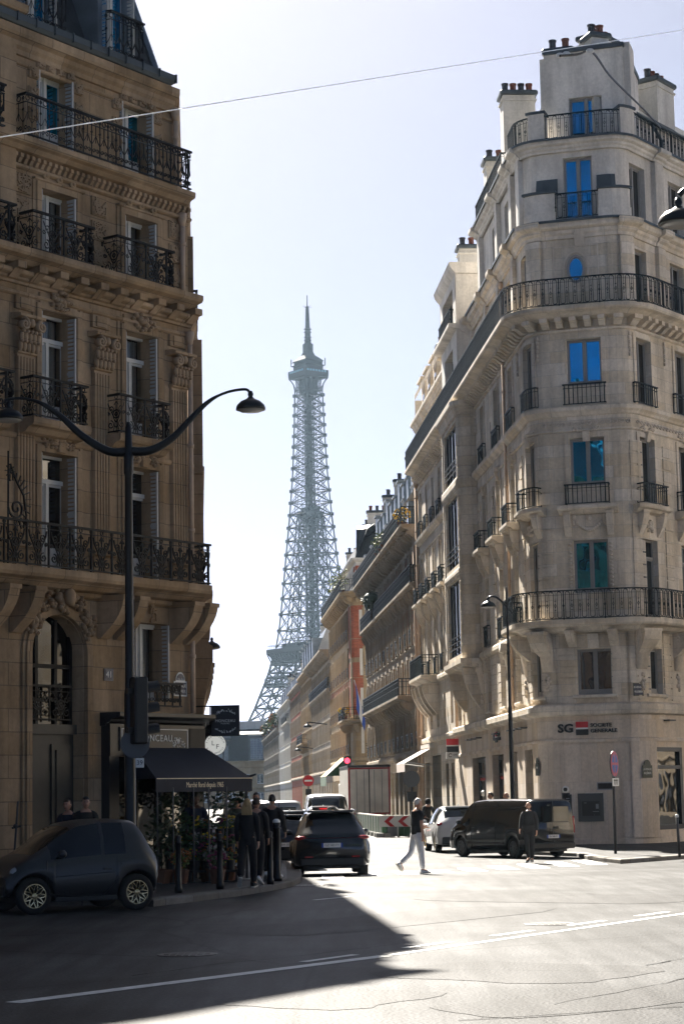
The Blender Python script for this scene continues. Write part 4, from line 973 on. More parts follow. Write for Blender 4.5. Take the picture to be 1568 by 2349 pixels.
mb.quad(zq(PR.at(EA, -1.5), 26), zq(ab, 26), zq(ab, 29), zq(PR.at(EA, -1.6), 28.3)); mb.quad(zq(PR.at(U6, -.1), 22.5), zq(ub, 22.5), zq(ub, 26), zq(PR.at(U6, -.1), 26))
obj('party_wall', mb, 'chimney render', RB, wl)
mb = MB(); mb.pwall(PR, E0, -21.4, 22.6, 24.2, [(u-.4, u+.4, 22.8, 23.8) for u in SRW[4:]], -.5, .25); mb.psweep(PR, E0, -21.4, CORN(24.0, .0, .3))
for u in SRW[4:]:
    mb.pbox(PR, u-.85, u+.85, -2.0, -.3, 22.6, 24.75) if u < -30 else mb.pbox(PR, u-.75, u+.75, -2.0, -.35, 22.6, 24.4); z = 24.7 if u < -30 else 24.35; mb.pbox(PR, u-1.0, u+1.0, -2.2, -.05, z, z+.14); mb.pbox(PR, u-.92, u+.92, -2.2, -.15, z-.12, z)
obj('dormer', mb, 'cream stone', RB, wl)
for u in SRW[4:]: mb = MB(); mb.quad(*[PR.at(u+a, -.29 if u < -30 else -.34, z) for a, z in ((-.4, 22.8), (.4, 22.8), (.4, 24.0), (-.4, 24.0))]); obj('dormer_pane', mb, 'dark pane', RB, wl)
# bay window over the street
B0, B1 = -21.3, -15.2
PB = Path(rounded(rounded([tuple(PR.at(B0, 0)[:2]), tuple(PR.at(B0, .8)[:2]), tuple(PR.at(B1, .8)[:2]), tuple(PR.at(B1, 0)[:2])], 1, .3, 4), 6, .45, 5))
Lb = PB.u[-1]; ob = [(1.55, Lb-1.35, a, b) for a, b in ((8.0, 11.4), (12.0, 15.2), (15.9, 18.4))]
mb = MB(); mb.pwall(PB, 0, Lb, 7.6, 19.2, ob, 0, .3)
mb.psweep(PB, 0, Lb, BAND(15.3, .1, .5)); mb.psweep(PB, 0, Lb, BAND(11.5, .06, .3)); mb.psweep(PB, 0, Lb, CORN(18.6, .3, .6))
for z in [8+k*.46 for k in range(23)]:
    if abs(z-15.4) > .3: mb.pbox(PB, Lb-1.0, Lb-.05, 0, .04, z, z+.41); mb.pbox(PB, .2, 1.2, 0, .04, z, z+.41)
mb.psweep(PR, B0-.05, B1+.05, [(0, 7.3), (.75, 7.4), (.95, 7.55), (.95, 7.75), (0, 7.75)])
for u in (B0+.5, B1-.5): console(mb, PR, u, .45, .8, 5.6, 7.35, 12)
obj('bay', mb, 'cream stone', RB, wl)
for a, b, c, e in ob:
    window(PB, (a+b)/2, c, b-a, e-c, RB, wl, 'four', 'black frame', 'dark pane', .18)
    mb = MB()
    for k in range(3): mb.stroke(PB, [(a, c+.35+k*.25), (b, c+.35+k*.25)], .04, -.02)
    obj('guard_rail', mb, 'black iron', RB, wl)
# ironwork
railing(PR, -3.45, EA, 8.0, 1.08, .78, 'arch', RB, wl, 'green iron')
railing(PR, -37.5, EA, 19.55, 1.05, .86, 'arch', RB, wl, 'green iron')
for u in [UC]+SRW[:4]+ARW[:4]:
    railing(PR, u-.78, u+.78, 15.95, .80, .14, 'bars', RB, wl, 'green iron'); railing(PR, u-.78, u+.78, 12.22, .76, .42, 'bars', RB, wl, 'green iron')
for u in SRW[1:]: railing(PR, u-.6, u+.6, 8.05, .9, .12, 'bars', RB, wl, 'green iron')
for u in SRW[4:]: railing(PR, u-.62, u+.62, 15.95, .85, .14, 'far', RB, wl, 'green iron'); railing(PR, u-.7, u+.7, 12.22, .85, .45, 'far', RB, wl, 'green iron')
mb = MB()
for u in SRW[4:]: mb.psweep(PR, u-.9, u+.9, SLAB(12.2, .55, .34)); console(mb, PR, u-.4, .22, .4, 11.0, 11.95); console(mb, PR, u+.4, .22, .4, 11.0, 11.95); mb.pbox(PR, u-.66, u-.5, 0, .05, 12.2, 15); mb.pbox(PR, u+.5, u+.66, 0, .05, 12.2, 15); mb.pbox(PR, u-.66, u-.5, 0, .05, 8, 11); mb.pbox(PR, u+.5, u+.66, 0, .05, 8, 11)
mb.psweep(PR, -37.6, -31.5, SLAB(8.0, .95, .45))
for u in (-37.2, -35.6, -33.8, -32): console(mb, PR, u, .4, .85, 6.0, 7.55, 9)
obj('balcony_slab', mb, 'cream stone', RB, wl)
railing(PR, -37.5, -31.6, 8.0, 1.05, .88, 'bars', RB, wl, 'green iron')
pipe(PR, -5.95, .1, 5.1, 22, RB, wl); pipe(PR, -25.0+1.2, .1, 5.0, 19, RB, wl, r=.08); pipe(PR, -39.6, .1, 0, 19, RB, wl, r=.09)
# oval window
O = onfac(1320, 618, PR, UC); F = PR.frame(O[0], .0, O[1]); mb = MB(); rs = []
for k in range(28):
    a = 2*math.pi*k/28; c, s = math.cos(a), math.sin(a)
    rs.append([F @ Vector((x*c, y, z*s)) for x, z, y in ((.34, .54, .0), (.34, .54, -.07), (.27, .45, -.09), (.24, .41, -.03), (.24, .41, 0))])
rs.append(rs[0]); mb.rings(rs, False); obj('window', mb, 'grey window paint', RB, wl)
mb = MB(); mb.add([F @ Vector((.25*math.cos(2*math.pi*k/28), -.02, .42*math.sin(2*math.pi*k/28))) for k in range(28)], [tuple(range(28))]); obj('pane', mb, 'blue mirror pane', RB, wl)
mb = MB(); o0, o1 = O
for a, b, c, e in ((-.85, -.8, 19.7, 21.95), (.8, .85, 19.7, 21.95), (-.85, .85, 21.95, 22.0)): mb.pbox(PR, o0+a, o0+b, 0, .04, c, e)
for k in range(14): 
    A, B = [R(-20+220*j/14) for j in (k, k+1)]; mb.stroke(PR, [(o0+.46*math.cos(A), o1+.66*math.sin(A)), (o0+.46*math.cos(B), o1+.66*math.sin(B))], .06, .03)
mb.psweep(PR, UC-.18, UC+.18, [(0, 22.0), (.06, 22.0), (.18, 22.5), (0, 22.5)]); obj('trim', mb, 'cream carved stone', RB, wl)
# bank ground floor
mb = MB()
for a, b in shopS+shopA:
    n = 2 if b-a > 3 else 1
    for k in range(n+1): u = a+(b-a)*k/n; mb.pbox(PR, max(a, u-.05), min(b, u+.05), -.34, -.22, .32, 3.4)
    mb.pbox(PR, a, b, -.34, -.22, 3.25, 3.42); mb.pbox(PR, a, b, -.34, -.22, .32, .5); mb.pbox(PR, a+.05, b-.05, -.34, -.24, 2.6, 2.7)
a, b = shopA[0]
for x0, x1, z0, z1 in ((a, a+.12, .5, 3.4), (b-.2, b, .5, 3.4), (a, b, 3.25, 3.4), (a, b, .46, .62), (a, b, 2.62, 2.75)): mb.pbox(PR, x0, x1, -.06, .1, z0, z1)
obj('shop_frame', mb, 'black frame', RB, wl)
mb = MB()
for a, b in shopS+shopA: d = -.0 if a == shopA[0][0] else -.29; mb.quad(PR.at(a, d, .4), PR.at(b, d, .4), PR.at(b, d, 3.4), PR.at(a, d, 3.4))
obj('shop_pane', mb, 'shop pane', RB, wl)
mb = MB()
for a, b in shopS: mb.pbox(PR, a, b, -.285, -.275, 2.45, 2.56)
obj('red_strip', mb, 'sign red', RB, wl)
mb = MB()
for a, b in ((-35.5, -31.5), (-29.5, -28.3), (-27.2, -26), (-38.8, -36.8)): mb.pbox(PR, a, b, -.62, -.55, 0, 3.9)
obj('door', mb, 'black frame', RB, wl)
mb = MB()
c0, c1 = UC-1.65, UC+1.15
for a, b, z0, z1 in ((c0, c0+.3, .25, 3.55), (c1-.3, c1, .25, 3.55), (c0+.3, c1-.3, 3.25, 3.55)): mb.pbox(PR, a, b, .06, .10, z0, z1)
mb.pbox(PR, c1+.03, c1+1.1, .06, .14, .2, 3.62)
mb.psweep(PR, -23.5, EA, [(.06, -.1), (.1, -.1), (.1, .16), (.06, .2)]); mb.psweep(PR, -23.5, EA, [(.06, 3.62), (.13, 3.62), (.13, 3.72), (.06, 3.76)]); mb.psweep(PR, -23.5, EA, BAND(.62, .09, .06)) if False else None
obj('shop_trim', mb, 'travertine', RB, wl)
mb = MB()
for u in (-19, -17.6, -15.8, -10.4, -6.2, -4.4, -3.1): mb.pbox(PR, u-.3, u+.3, .06, .32, 4.26, 4.31)
mb.pbox(PR, 1.5+KA, 2.0+KA, .06, .3, 4.35, 4.4)
obj('spotlight', mb, 'dark paint metal', RB, wl)
# bank signs
def bank_sign(label, u, z, k):
    F = PR.frame(u, .06, z); o = thing('bank_sign', label, 'sign', F.translation); F.translation = (0, 0, 0); q = MB()
    text_mb(q, 'SG', .42*k, F @ Matrix.Translation((-.60*k, -.03, 0)), .06, .03, sx=1.15); text_mb(q, 'SOCIETE', .185*k, F @ Matrix.Translation((.30*k, -.03, .10*k)), .05, .02, cx=False, sx=1.1); text_mb(q, 'GENERALE', .185*k, F @ Matrix.Translation((.30*k, -.03, -.1*k)), .05, .02, cx=False, sx=1.1)
    q.box(-.22*k, .22*k, -.07, 0, -.24*k, -.03*k, F); obj('lettering', q, 'black plastic', o)
    q = MB(); q.box(-.22*k, .22*k, -.07, 0, .03*k, .24*k, F); obj('red_block', q, 'sign red', o)
    q = MB(); q.box(-.22*k, .22*k, -.065, 0, -.03*k, .03*k, F); obj('white_line', q, 'white sign', o)
u, z = onfac(1334, 1671, PR, UC, .06); bank_sign('black SG SOCIETE GENERALE lettering with red and black square on the rounded corner', u, z, 1.0)
u, z = onfac(1139, 1691, PR, -9, .06); bank_sign('same bank lettering seen edge-on above the street side shop windows', u, z, .9)
F = PR.frame(UC-.3, .06, 1.3); o = thing('cash_machine', 'grey cash machine set in the bank wall', 'cash machine', PR.at(UC-.3, .06, .8))
u, z = onfac(1354, 1852, PR, UC, .1); F = PR.frame(u, .1, z); F.translation -= o.location; w, h = .46, .5
q = MB(); q.box(-w, w, -.06, 0, -h, -.3, F); q.box(-w, w, -.06, 0, .22, h, F); q.box(-w, -.33, -.06, 0, -.3, .22, F); q.box(.33, w, -.06, 0, -.3, .22, F); obj('fascia', q, 'grey plastic', o)
q = MB(); q.box(-.33, .33, -.005, 0, -.3, .22, F); q.box(-.3, .12, -.10, -.005, -.3, -.24, F); q.box(.16, .3, -.04, -.005, -.1, .2, F); obj('recess', q, 'black plastic', o)
q = MB(); q.box(-.24, -.16, -.02, -.005, .15, .17, F); q.box(.18, .28, -.045, -.04, -.05, .12, F); q.box(.06, .28, -.05, -.005, -.16, -.14, F); obj('screen', q, 'steel', o)
u, z = onfac(1360, 1824, PR, UC, .1); F = PR.frame(u, .06, z); o = thing('cash_sign', 'small white sign reading cash services above the cash machine', 'sign', F.translation); F.translation = (0, 0, 0)
q = MB(); q.box(-.3, .3, -.06, 0, -.085, .085, F); obj('panel', q, 'white sign', o)
q = MB(); text_mb(q, 'cash', .105, F @ Matrix.Translation((-.17, -.063, 0)), .004, cx=False); text_mb(q, 'services', .09, F @ Matrix.Translation((.03, -.063, 0)), .003, cx=False, sx=.8)
q.stroke(Path([F.to_3x3() @ Vector((-5, -.066, 0)), F.to_3x3() @ Vector((5, -.066, 0))]), ring(5-.235, 0, .045, 12)[1:11], .018, 0, .006); obj('lettering', q, 'sign dark blue', o)
for nm, lab, px, py, w, h, m in (('night_deposit', 'small dark slot hatch in the bank wall above the cash machine', 1387, 1803, .26, .1, 'black plastic'), ('intercom_panel', 'tall narrow black intercom panel left of the cash machine', 1302, 1852, .1, .42, 'black plastic'), ('doorbell_panel', 'small dark panel under the round camera on the bank wall', 1297, 1826, .1, .07, 'black plastic')):
    u, z = onfac(px, py, PR, UC, .06); F = PR.frame(u, .06, z); o = thing(nm, lab, 'panel', F.translation); F.translation = (0, 0, 0)
    q = MB(); q.box(-w-.04, w+.04, -.03, 0, -h-.04, h+.04, F); obj('frame', q, 'steel' if nm == 'night_deposit' else 'grey plastic', o)
    q = MB(); q.box(-w, w, -.045, -.03, -h, h, F); obj('face', q, m, o)
    if h > .3:
        q = MB()
        for k in range(9): q.box(-.06, .06, -.05, -.045, h-.12-k*.08, h-.09-k*.08, F)
        obj('buttons', q, 'steel', o)
for lab, px, py in (('round black wall camera beside the cash machine on the bank wall', 1297, 1811), ('round white wall camera on the bank street side', 1110, 1820)):
    u, z = onfac(px, py, PR, UC if px > 1200 else -4, .06); F = PR.frame(u, .06, z); o = thing('wall_camera', lab, 'camera', F.translation, group='cameras on the bank wall'); F.translation = (0, 0, 0)
    q = MB(); q.smooth = True; q.lathe([(.03, 0), (.12, 0), (.13, .06), (.10, .12), (.04, .14)], 14, F @ Matrix.Rotation(math.pi/2, 4, 'X')); obj('housing', q, 'white sign', o)
    q = MB(); q.blob((0, -.13, 0), .075, .05, .075, 10, 6, F); obj('lens', q, 'black plastic', o)
u, z = onfac(1470, 1581, PR, KA+.4, .06); plate('street_plate', 'blue street plate reading AVENUE KLÉBER above the bank on the avenue side', PR, u, .03, z, .34, .40, [('AVENUE', .1, 0, .08), ('KLÉBER', .1, 0, -.08)])
u, z = onfac(1480, 1770, PR, KA+.1, .1); plate('street_plate', 'dark green arched street plate reading AVENUE KLÉBER beside the big bank window', PR, u, .15, z, .40, .38, [('AVENUE', .1, 0, .08), ('KLÉBER', .1, 0, -.06)], base='sign green', arch=True)
u, z = onfac(1233, 1765, PR, -1, .06); plate('street_plate', 'dark street plate seen edge-on at the street side of the bank corner', PR, u, .1, z, .40, .40, [('RUE', .1, 0, .06)], base='sign green', arch=True)
# projecting flag sign of the bank
a, b = at(1021, 1695, 100), at(1055, 1740, 100); c = (a+b)/2; o = thing('projecting_sign', 'red, white and black square sign of the bank projecting over the street', 'sign', (c.x, 100, b.z)); w, h = (b.x-a.x)/2, a.z-b.z
for z0, z1, m, n in ((.0, .33, 'white sign', 'panel'), (.33, .62, 'black plastic', 'black_block'), (.62, .68, 'white sign', 'white_line'), (.68, 1, 'sign red', 'red_block')):
    q = MB(); q.box(-w if n == 'panel' else -w+.04, w if n == 'panel' else w-.04, -.1, .1, h*z0, h*z1); obj(n, q, m, o)
q = MB(); text_mb(q, 'cash', .12, Matrix.Translation((.1, -.102, h*.2)), .004); q.tube([(w, 0, h*.8), (w+.6, 0, h*.8)], .03, 6); q.tube([(w, 0, h*.3), (w+.6, 0, h*.3)], .03, 6); q.tube([(-w*.4+.08*math.cos(k*.55), -.105, h*.17+.08*math.sin(k*.55)) for k in range(1, 11)], .02, 5); obj('bracket', q, 'black iron', o)
# ---------------------------------------------------------------- the rows of houses down the street
def row_building(name, label, P, u0, u1, zc, wall='pale stone', floors=4, g=4.3, step=2.7, w=1.0, rail='far', bal=(), roof='slate', rh=3.6, rin=2.2, back=9, jamb=None, chim=2, dorm=True, side=None, wl=None, shop=True, white=False, proj=.5, iron='green iron', rails=1, us_=None):
    o0 = P.at(u1, 0, 0); r = thing(name, label, 'building', o0); wl = o0
    fh = (zc-.7-g)/floors; n = max(1, int((u1-u0-.8)/step)); us = us_ or [u0+(u1-u0)*(i+.5)/n for i in range(n)]
    lv = [(g+fh*k+(.25 if k else .3), g+fh*(k+1)-.75) for k in range(floors)]
    ops = [(u-w/2, u+w/2, a, b) for u in us for a, b in lv]
    gops = [(u-step*.36, u+step*.36, .3, 3.3) for u in us] if shop else []
    segs = [(u0, u1)]
    mb = MB(); mb.pwall(P, u0, u1, -.3, zc, ops+gops, 0, .3)
    obj('wall', mb, wall, r, wl)
    for u in us:
        for a, b in lv: window(P, u, a, w, b-a, r, wl, 'two', 'white paint' if white else 'grey window paint', 'dark pane', .24)
    if shop:
        mb = MB()
        for a, b, c, e in gops: mb.quad(P.at(a, -.25, c), P.at(b, -.25, c), P.at(b, -.25, e), P.at(a, -.25, e))
        obj('shop_pane', mb, 'shop pane', r, wl)
    mb = MB()
    mb.psweep(P, u0, u1, SLAB(zc, proj, .5)); mb.psweep(P, u0, u1, BAND(g-.35, .16, .35)); modillions(mb, P, u0+.1, u1-.1, .7, .3, proj*.7, zc-.8, zc-.4)
    for k in range(1, floors): mb.psweep(P, u0, u1, BAND(g+fh*k-.02, .05, .14))
    for u in us:
        for a, b in lv:
            for s in (-1, 1): x, y = sorted((u+s*w/2, u+s*(w/2+.2))); mb.pbox(P, x, y, 0, .15, a-.15, b+.2)
            mb.pbox(P, u-w/2, u+w/2, 0, .10, b, b+.16)
    for z, a, b, dd in bal:
        mb.psweep(P, a, b, SLAB(z, dd, .4))
        k = a+.3
        while k < b: console(mb, P, k, .25, dd*.8, z-1.0, z-.35, 5); k += 1.6
    obj('trim', mb, wall if not jamb else jamb, r, wl)
    for z, a, b, dd in bal: railing(P, a, b, z, 1.0, dd-.06, rail, r, wl, iron)
    for u in us:
        for k, (a, b) in enumerate(lv):
            if rails and (rails == 1 or k % rails == 1) and not any(abs(z-(a-.2)) < .9 and x <= u <= y for z, x, y, _ in bal): railing(P, u-w/2-.1, u+w/2+.1, a, .8, .14, rail, r, wl, iron)
    mb = MB(); mb.psheet(P, u0, u1, [(.05, zc), (-.25, zc+.15), (-rin*.6, zc+rh*.85), (-rin, zc+rh)]); obj('roof', mb, roof, r, wl)
    mb = MB(); mb.psheet(P, u0, u1, [(-rin, zc+rh), (-back, zc+rh+.6)])
    for u in (u0, u1): mb.add([P.at(u, 0, -.3), P.at(u, 0, zc), P.at(u, -rin*.6, zc+rh*.85), P.at(u, -rin, zc+rh), P.at(u, -back, zc+rh+.6), P.at(u, -back, -.3)], [(0, 1, 2, 3, 4, 5)])
    obj('party_wall', mb, 'chimney render', r, wl)
    if dorm:
        for u in us[::1 if n < 9 else 2]:
            mb = MB(); mb.pbox(P, u-.5, u+.5, -rin, -.2, zc+.2, zc+rh*.62); mb.psweep(P, u-.65, u+.65, CORN(zc+rh*.6, .15, .22)); obj('dormer', mb, 'zinc', r, wl)
            mb = MB(); mb.quad(P.at(u-.34, -.19, zc+.4), P.at(u+.34, -.19, zc+.4), P.at(u+.34, -.19, zc+rh*.54), P.at(u-.34, -.19, zc+rh*.54)); obj('dormer_pane', mb, 'dark pane', r, wl)
    for i in range(chim):
        u = u0+.5+(u1-u0-1)*i/max(1, chim-1); p = P.at(u, -rin-.6); chimney(r, wl, p.x, p.y, zc+rh-1, zc+rh+1.4, 2.2, .7, ST, 4)
    return r, us, lv, wl
def S_(s, off=0): return P1-stv*s-Vector((-stv.y, stv.x, 0))*0+Vector((stv.y, -stv.x, 0))*(-off)
PS = Path([P1+stv*330, P1+stv*40], 1); PS.u = [-330, -40]         # street line beyond the bank building, u as metres from its corner
BB, us, lv, wl = row_building('brick_apartment_building', 'brick and stone apartment building with long dark balconies next beyond the bank building', PS, -77, -40.2, 17.0, 'pale stone', 4, 4.3, 2.75, 1.05, bal=[(17.02, -77, -40.4, .95), (7.55, -70, -44, .95), (13.75, -77, -40.6, .5)], roof='slate', chim=5, proj=.9)
mb = MB(); mb.psheet(PS, -77, -40.3, [(-.75, 17.0), (-.8, 19.7)]); mb.psweep(PS, -77, -40.3, [(-1.05, 19.6), (-.6, 19.65), (-.5, 19.85), (-1.05, 19.9)]); obj('upper_wall', mb, 'pale stone', BB, wl)
mb = MB()
for u in us:
    for k in range(4):
        for s in (-1, 1): x, y = sorted((u+s*.72, u+s*1.2)); mb.pbox(PS, x, y, 0, .03, lv[k][0]-.1, lv[k][1]+.1) if k else [mb.pbox(PS, x+.05, y-.05, 0, .03, z, z+.35) for z in (4.9, 5.9)]
obj('brickwork', mb, 'red brick', BB, wl)
mb = MB(); mb.psheet(PS, -77, -40.3, [(-.75, 19.9), (-2.2, 21.9), (-6, 22.3)]); obj('roof', mb, 'zinc', BB, wl)
for i, u in enumerate(us): 
    mb = MB(); mb.pbox(PS, u-.55, u+.55, -2.6, -.8, 19.9, 21.5 if i % 3 else 22.1); mb.pbox(PS, u-.68, u+.68, -2.7, -.68, 21.5 if i % 3 else 22.1, 21.62 if i % 3 else 22.22); obj('dormer', mb, 'zinc', BB, wl)
    if i % 3 == 0: p = PS.at(u+1.35, -1.6); chimney(BB, wl, p.x, p.y, 20, 23.6-.15*(i % 2), 1.1, .7, ST+math.pi/2, 2)
pipe(PS, -40.7, .15, 0, 16.6, BB, wl, r=.1)
# corner building across the side street, with brick quoins
PC = Path(rounded([tuple(p[:2]) for p in (P1+stv*119, P1+stv*92.0, P1+stv*92.0+Vector((stv.y, -stv.x, 0))*16)], 1, .5, 3), 1); PC.u = [x for x in PC.u]
CB, us, lv, wl = row_building('brick_corner_building', 'cream building with red brick quoins and white upper floor beyond the brick building', PC, -26.5, 15, 18.3, 'ochre stone', 4, 5.0, 2.7, 1.0, 'far', bal=[(18.32, -26, 15, .85), (8.0, -6, 15, .8)], roof='slate', rh=5.0, chim=3, white=True, proj=.8, dorm=False, us_=[-25+2.75*k for k in range(9)]+[1.9, 5, 8, 11])
mb = MB(); mb.pwall(PC, -26.5, 15, 18.3, 21.0, [(u-.45, u+.45, 18.5, 20.5) for u in us], -.5, .25); mb.psweep(PC, -26.5, 15, [(-.5, 20.8), (-.2, 20.9), (-.1, 21.1), (-.5, 21.15)]); obj('upper_wall', mb, 'white render', CB, wl)
for u in us: window(PC, u, 18.5, .9, 2.0, CB, wl, 'two', 'white paint', 'dark pane', .2, -.5)
mb = MB()
for u in (-1.1, .75):
    mb.pbox(PC, u-.4, u+.42, 0, .05, 8.4, 12.6); mb.pbox(PC, u-.5, u+.55, 0, .05, 13.0, 17.2)
    for z in (18.6, 19.3, 20.1): mb.pbox(PC, u-.4, u+.4, -.5, -.44, z, z+.4)
for u in us:
    for s in (-1, 1): x, y = sorted((u+s*.7, u+s*1.0)); mb.pbox(PC, x, y, 0, .035, 8.5, 12.4)
obj('brick_quoin', mb, 'red brick', CB, wl)
for a, b in lv:
    for s in (-1, 1): mb = MB(); x, y = sorted((1.9+s*.5, 1.9+s*.95)); mb.pbox(PC, x, y, .02, .06, a, b); obj('shutter', mb, 'white paint', CB, wl)
mb = MB(); mb.psheet(PC, -26.5, 15, [(-.45, 21.1), (-1.6, 23.6), (-2.2, 24)]); obj('roof', mb, 'slate', CB, wl)
p = PC.at(2.5, -3.2); chimney(CB, wl, p.x, p.y, 21, 25.4, 1.6, .8, 0, 3)
row_building('eaved_house', 'grey stone house with a dark projecting eave, lower than its neighbours', PS, -151, -118.8, 15.6, 'pale stone', 4, 4.4, 2.5, .95, bal=[(12.0, -151, -118.8, .4)], roof='dark zinc', rh=2.2, rin=2.6, chim=0, proj=1.0, dorm=False, rails=0)
row_building('mansard_house', 'tall stone house with steep mansard, dormers and a bare gable above the eaved house', PS, -175, -151.2, 16.0, 'ochre stone', 4, 4.4, 2.5, .95, bal=[(8.0, -172, -160, .8)], rails=2, roof='zinc', rh=5.2, rin=3, chim=3)
row_building('narrow_brick_house', 'narrow house with brownish panels down the street before the white house', PS, -203, -175.2, 15.6, 'red brick', 4, 4.4, 2.5, 1.4, bal=[], rails=0, jamb='pale stone', roof='slate', rh=3.0, rin=2, chim=2)
row_building('white_house', 'white rendered house with a stepped zinc roof far down the street', PS, -243, -203.2, 15.0, 'white render', 4, 4.2, 2.9, 1.1, bal=[(12.2, -225, -206, .5)], rails=0, roof='zinc', rh=4.0, rin=2, chim=2)
row_building('terrace_house', 'far grey stone house with plants on its terrace at the end of the right row', PS, -318, -243.2, 12.6, 'grey stone', 3, 4.2, 3.2, 1.2, bal=[(12.62, -318, -243.2, .5)], rails=2, roof='dark zinc', rh=2.2, rin=3, chim=2)
# left row, seen edge on
PW = Path([PL.at(14, -.45), PL.at(14, -.45)+stv*150]); 
def lrow(name, label, a, b, zc, **k): return row_building(name, label, PW, a, b, zc, step=2.8, wl=None, proj=.2, **k)
lrow('stone_house', 'stone house edge-on just beyond the left corner building', .2, 22, 16.6, wall='ochre stone', bal=[(7.4, .5, 21, .4), (14.4, .5, 21, .2)], chim=2)
lrow('long_stone_house', 'long stone house edge-on further down the shaded left side of the street', 22.2, 60, 17.0, wall='pale stone', bal=[(13.9, 23, 59, .5)], chim=2)
lrow('far_stone_house', 'furthest stone house edge-on on the shaded left side of the street', 60.2, 110, 16.2, wall='grey stone', chim=2)
# pavilion closing the street
yE = 465; a = at(486, 1745, yE); b = at(609, 1745, yE); PE = Path([(a.x-22, yE), (b.x+8, yE)])
o0 = PE.at(22, 0, 0); EB = thing('mansard_pavilion', 'distant building with blue slate mansard and a big studio window closing the street', 'building', o0); wl = o0; LE = PE.u[-1]
us = [1.7+i*3.1 for i in range(int(LE/3.1))]
mb = MB(); mb.pwall(PE, 0, LE, -3, 10.0, [(u-.7, u+.7, z, z+2.2) for u in us for z in (1.2, 5.2)], 0, .3); mb.psweep(PE, 0, LE, CORN(8.6, .4, .5)); mb.psweep(PE, 0, LE, BAND(10.0, .5, .35)); mb.psweep(PE, 0, LE, BAND(4.2, .2, .3))
for u in us: 
    for k in range(5): mb.pbox(PE, u-.8+k*.36, u-.65+k*.36, 0, .1, 9.25, 9.85)
obj('wall', mb, 'ochre stone', EB, wl)
for u in us:
    for z in (1.2, 5.2): window(PE, u, z, 1.4, 2.2, EB, wl, 'two', 'white paint', 'dark pane', .2)
ua, ub = onfac(574, 1700, PE, 25)[0], onfac(603, 1700, PE, 25)[0]; up = onfac(528, 1700, PE, 25)[0]
mb = MB(); mb.psheet(PE, up, LE, [(-.2, 10.3), (-2.2, 16.3), (-8, 17.6)]); mb.psheet(PE, 0, up, [(-.6, 10.2), (-3.0, 14.9), (-8, 15.6)])
mb.add([PE.at(up, -.2, 10.3), PE.at(up, -2.2, 16.3), PE.at(up, -8, 17.6), PE.at(up, -8, 10)], [(0, 1, 2, 3)]); obj('roof', mb, 'slate', EB, wl)
mb = MB(); mb.pbox(PE, 0, LE, -9, -8, 0, 19.4); mb.pbox(PE, ua-.5, ub+.5, -2.2, .15, 10.35, 16.0); obj('gable', mb, 'white render', EB, wl)
mb = MB(); mb.pbox(PE, ua-.5, ub+.5, .15, .18, 10.4, 15.9); obj('dormer', mb, 'dark zinc', EB, wl)
window(PE, (ua+ub)/2, 10.7, ub-ua, 4.6, EB, wl, 'four,grid', 'grey window paint', 'dark pane', .1, .32)
for px in (505, 518): 
    u = onfac(px, 1700, PE, 25)[0]; mb = MB(); mb.pbox(PE, u-.5, u+.5, -2.4, -.5, 10.4, 13.6); mb.psweep(PE, u-.7, u+.7, CORN(13.5, .2, .3)); obj('dormer', mb, 'zinc', EB, wl)
# ---------------------------------------------------------------- the tower
TY = 1207.; tb = at(721, 1833, TY); ZB = -27.3; TW = thing('lattice_tower', 'tall iron lattice tower with antenna rising pale in the haze beyond the houses', 'tower', (at(712, 1160, TY).x, TY, ZB), R(36))
mat('tower iron', (.028, .028, .028), .85)
WT = [(0, 62), (28, 46), (57.6, 33.5), (80, 25.0), (100, 19.0), (115, 15.6), (124, 14.2), (140, 12.7), (165, 10.8), (190, 8.8), (213, 7.3), (240, 6.3), (258, 5.9), (280, 5.6)]
def itp(T, z):
    for (a, p), (b, q) in zip(T, T[1:]):
        if z <= b: return p+(q-p)*(z-a)/(b-a)
    return T[-1][1]
hw = lambda z: itp(WT, z)
lw = lambda z: itp([(0, 25), (57, 15), (115, 9.2), (150, 7.6), (190, 8.0), (300, 8)], z)
def beam(mb, a, b, t): 
    a, b = Vector(a), Vector(b); t *= .68; d = (b-a).normalized(); s = d.orthogonal().normalized()*t/2; q = d.cross(s)
    mb.rings([[p+s+q, p-s+q, p-s-q, p+s-q] for p in (a, b)], True)
def face_x(mb, A, B, C, D, t, mid=False):
    beam(mb, A, D, t); beam(mb, B, C, t); beam(mb, C, D, t)
def levels(z0, z1, k):
    r = [z0]
    while r[-1] < z1-3: r.append(r[-1]+k*hw(r[-1])+3.2)
    r[-1] = z1; return r
def leg(mb, sx, sy, zs, t):
    for a, b in zip(zs, zs[1:]):
        c = []
        for z in (a, b):
            o, i = hw(z), max(.6, hw(z)-lw(z)); c.append([(sx*x, sy*y, z) for x, y in ((o, o), (i, o), (i, i), (o, i))])
        for k in range(4):
            l = (k+1) % 4; beam(mb, c[0][k], c[1][k], t*(1.55 if k == 0 else 1.15)); face_x(mb, c[0][k], c[0][l], c[1][k], c[1][l], t*.75)
for sx in (-1, 1):
    for sy in (-1, 1):
        mb = MB(); leg(mb, sx, sy, levels(0, 57, .22), 1.3); leg(mb, sx, sy, levels(57, 112, .16), 1.1); obj('leg', mb, 'tower iron', TW)
mb = MB(); zs = levels(116, 258, .42)
for sx in (-1, 1):
    for sy in (-1, 1): leg(mb, sx, sy, [z for z in zs if z < 196], .75)
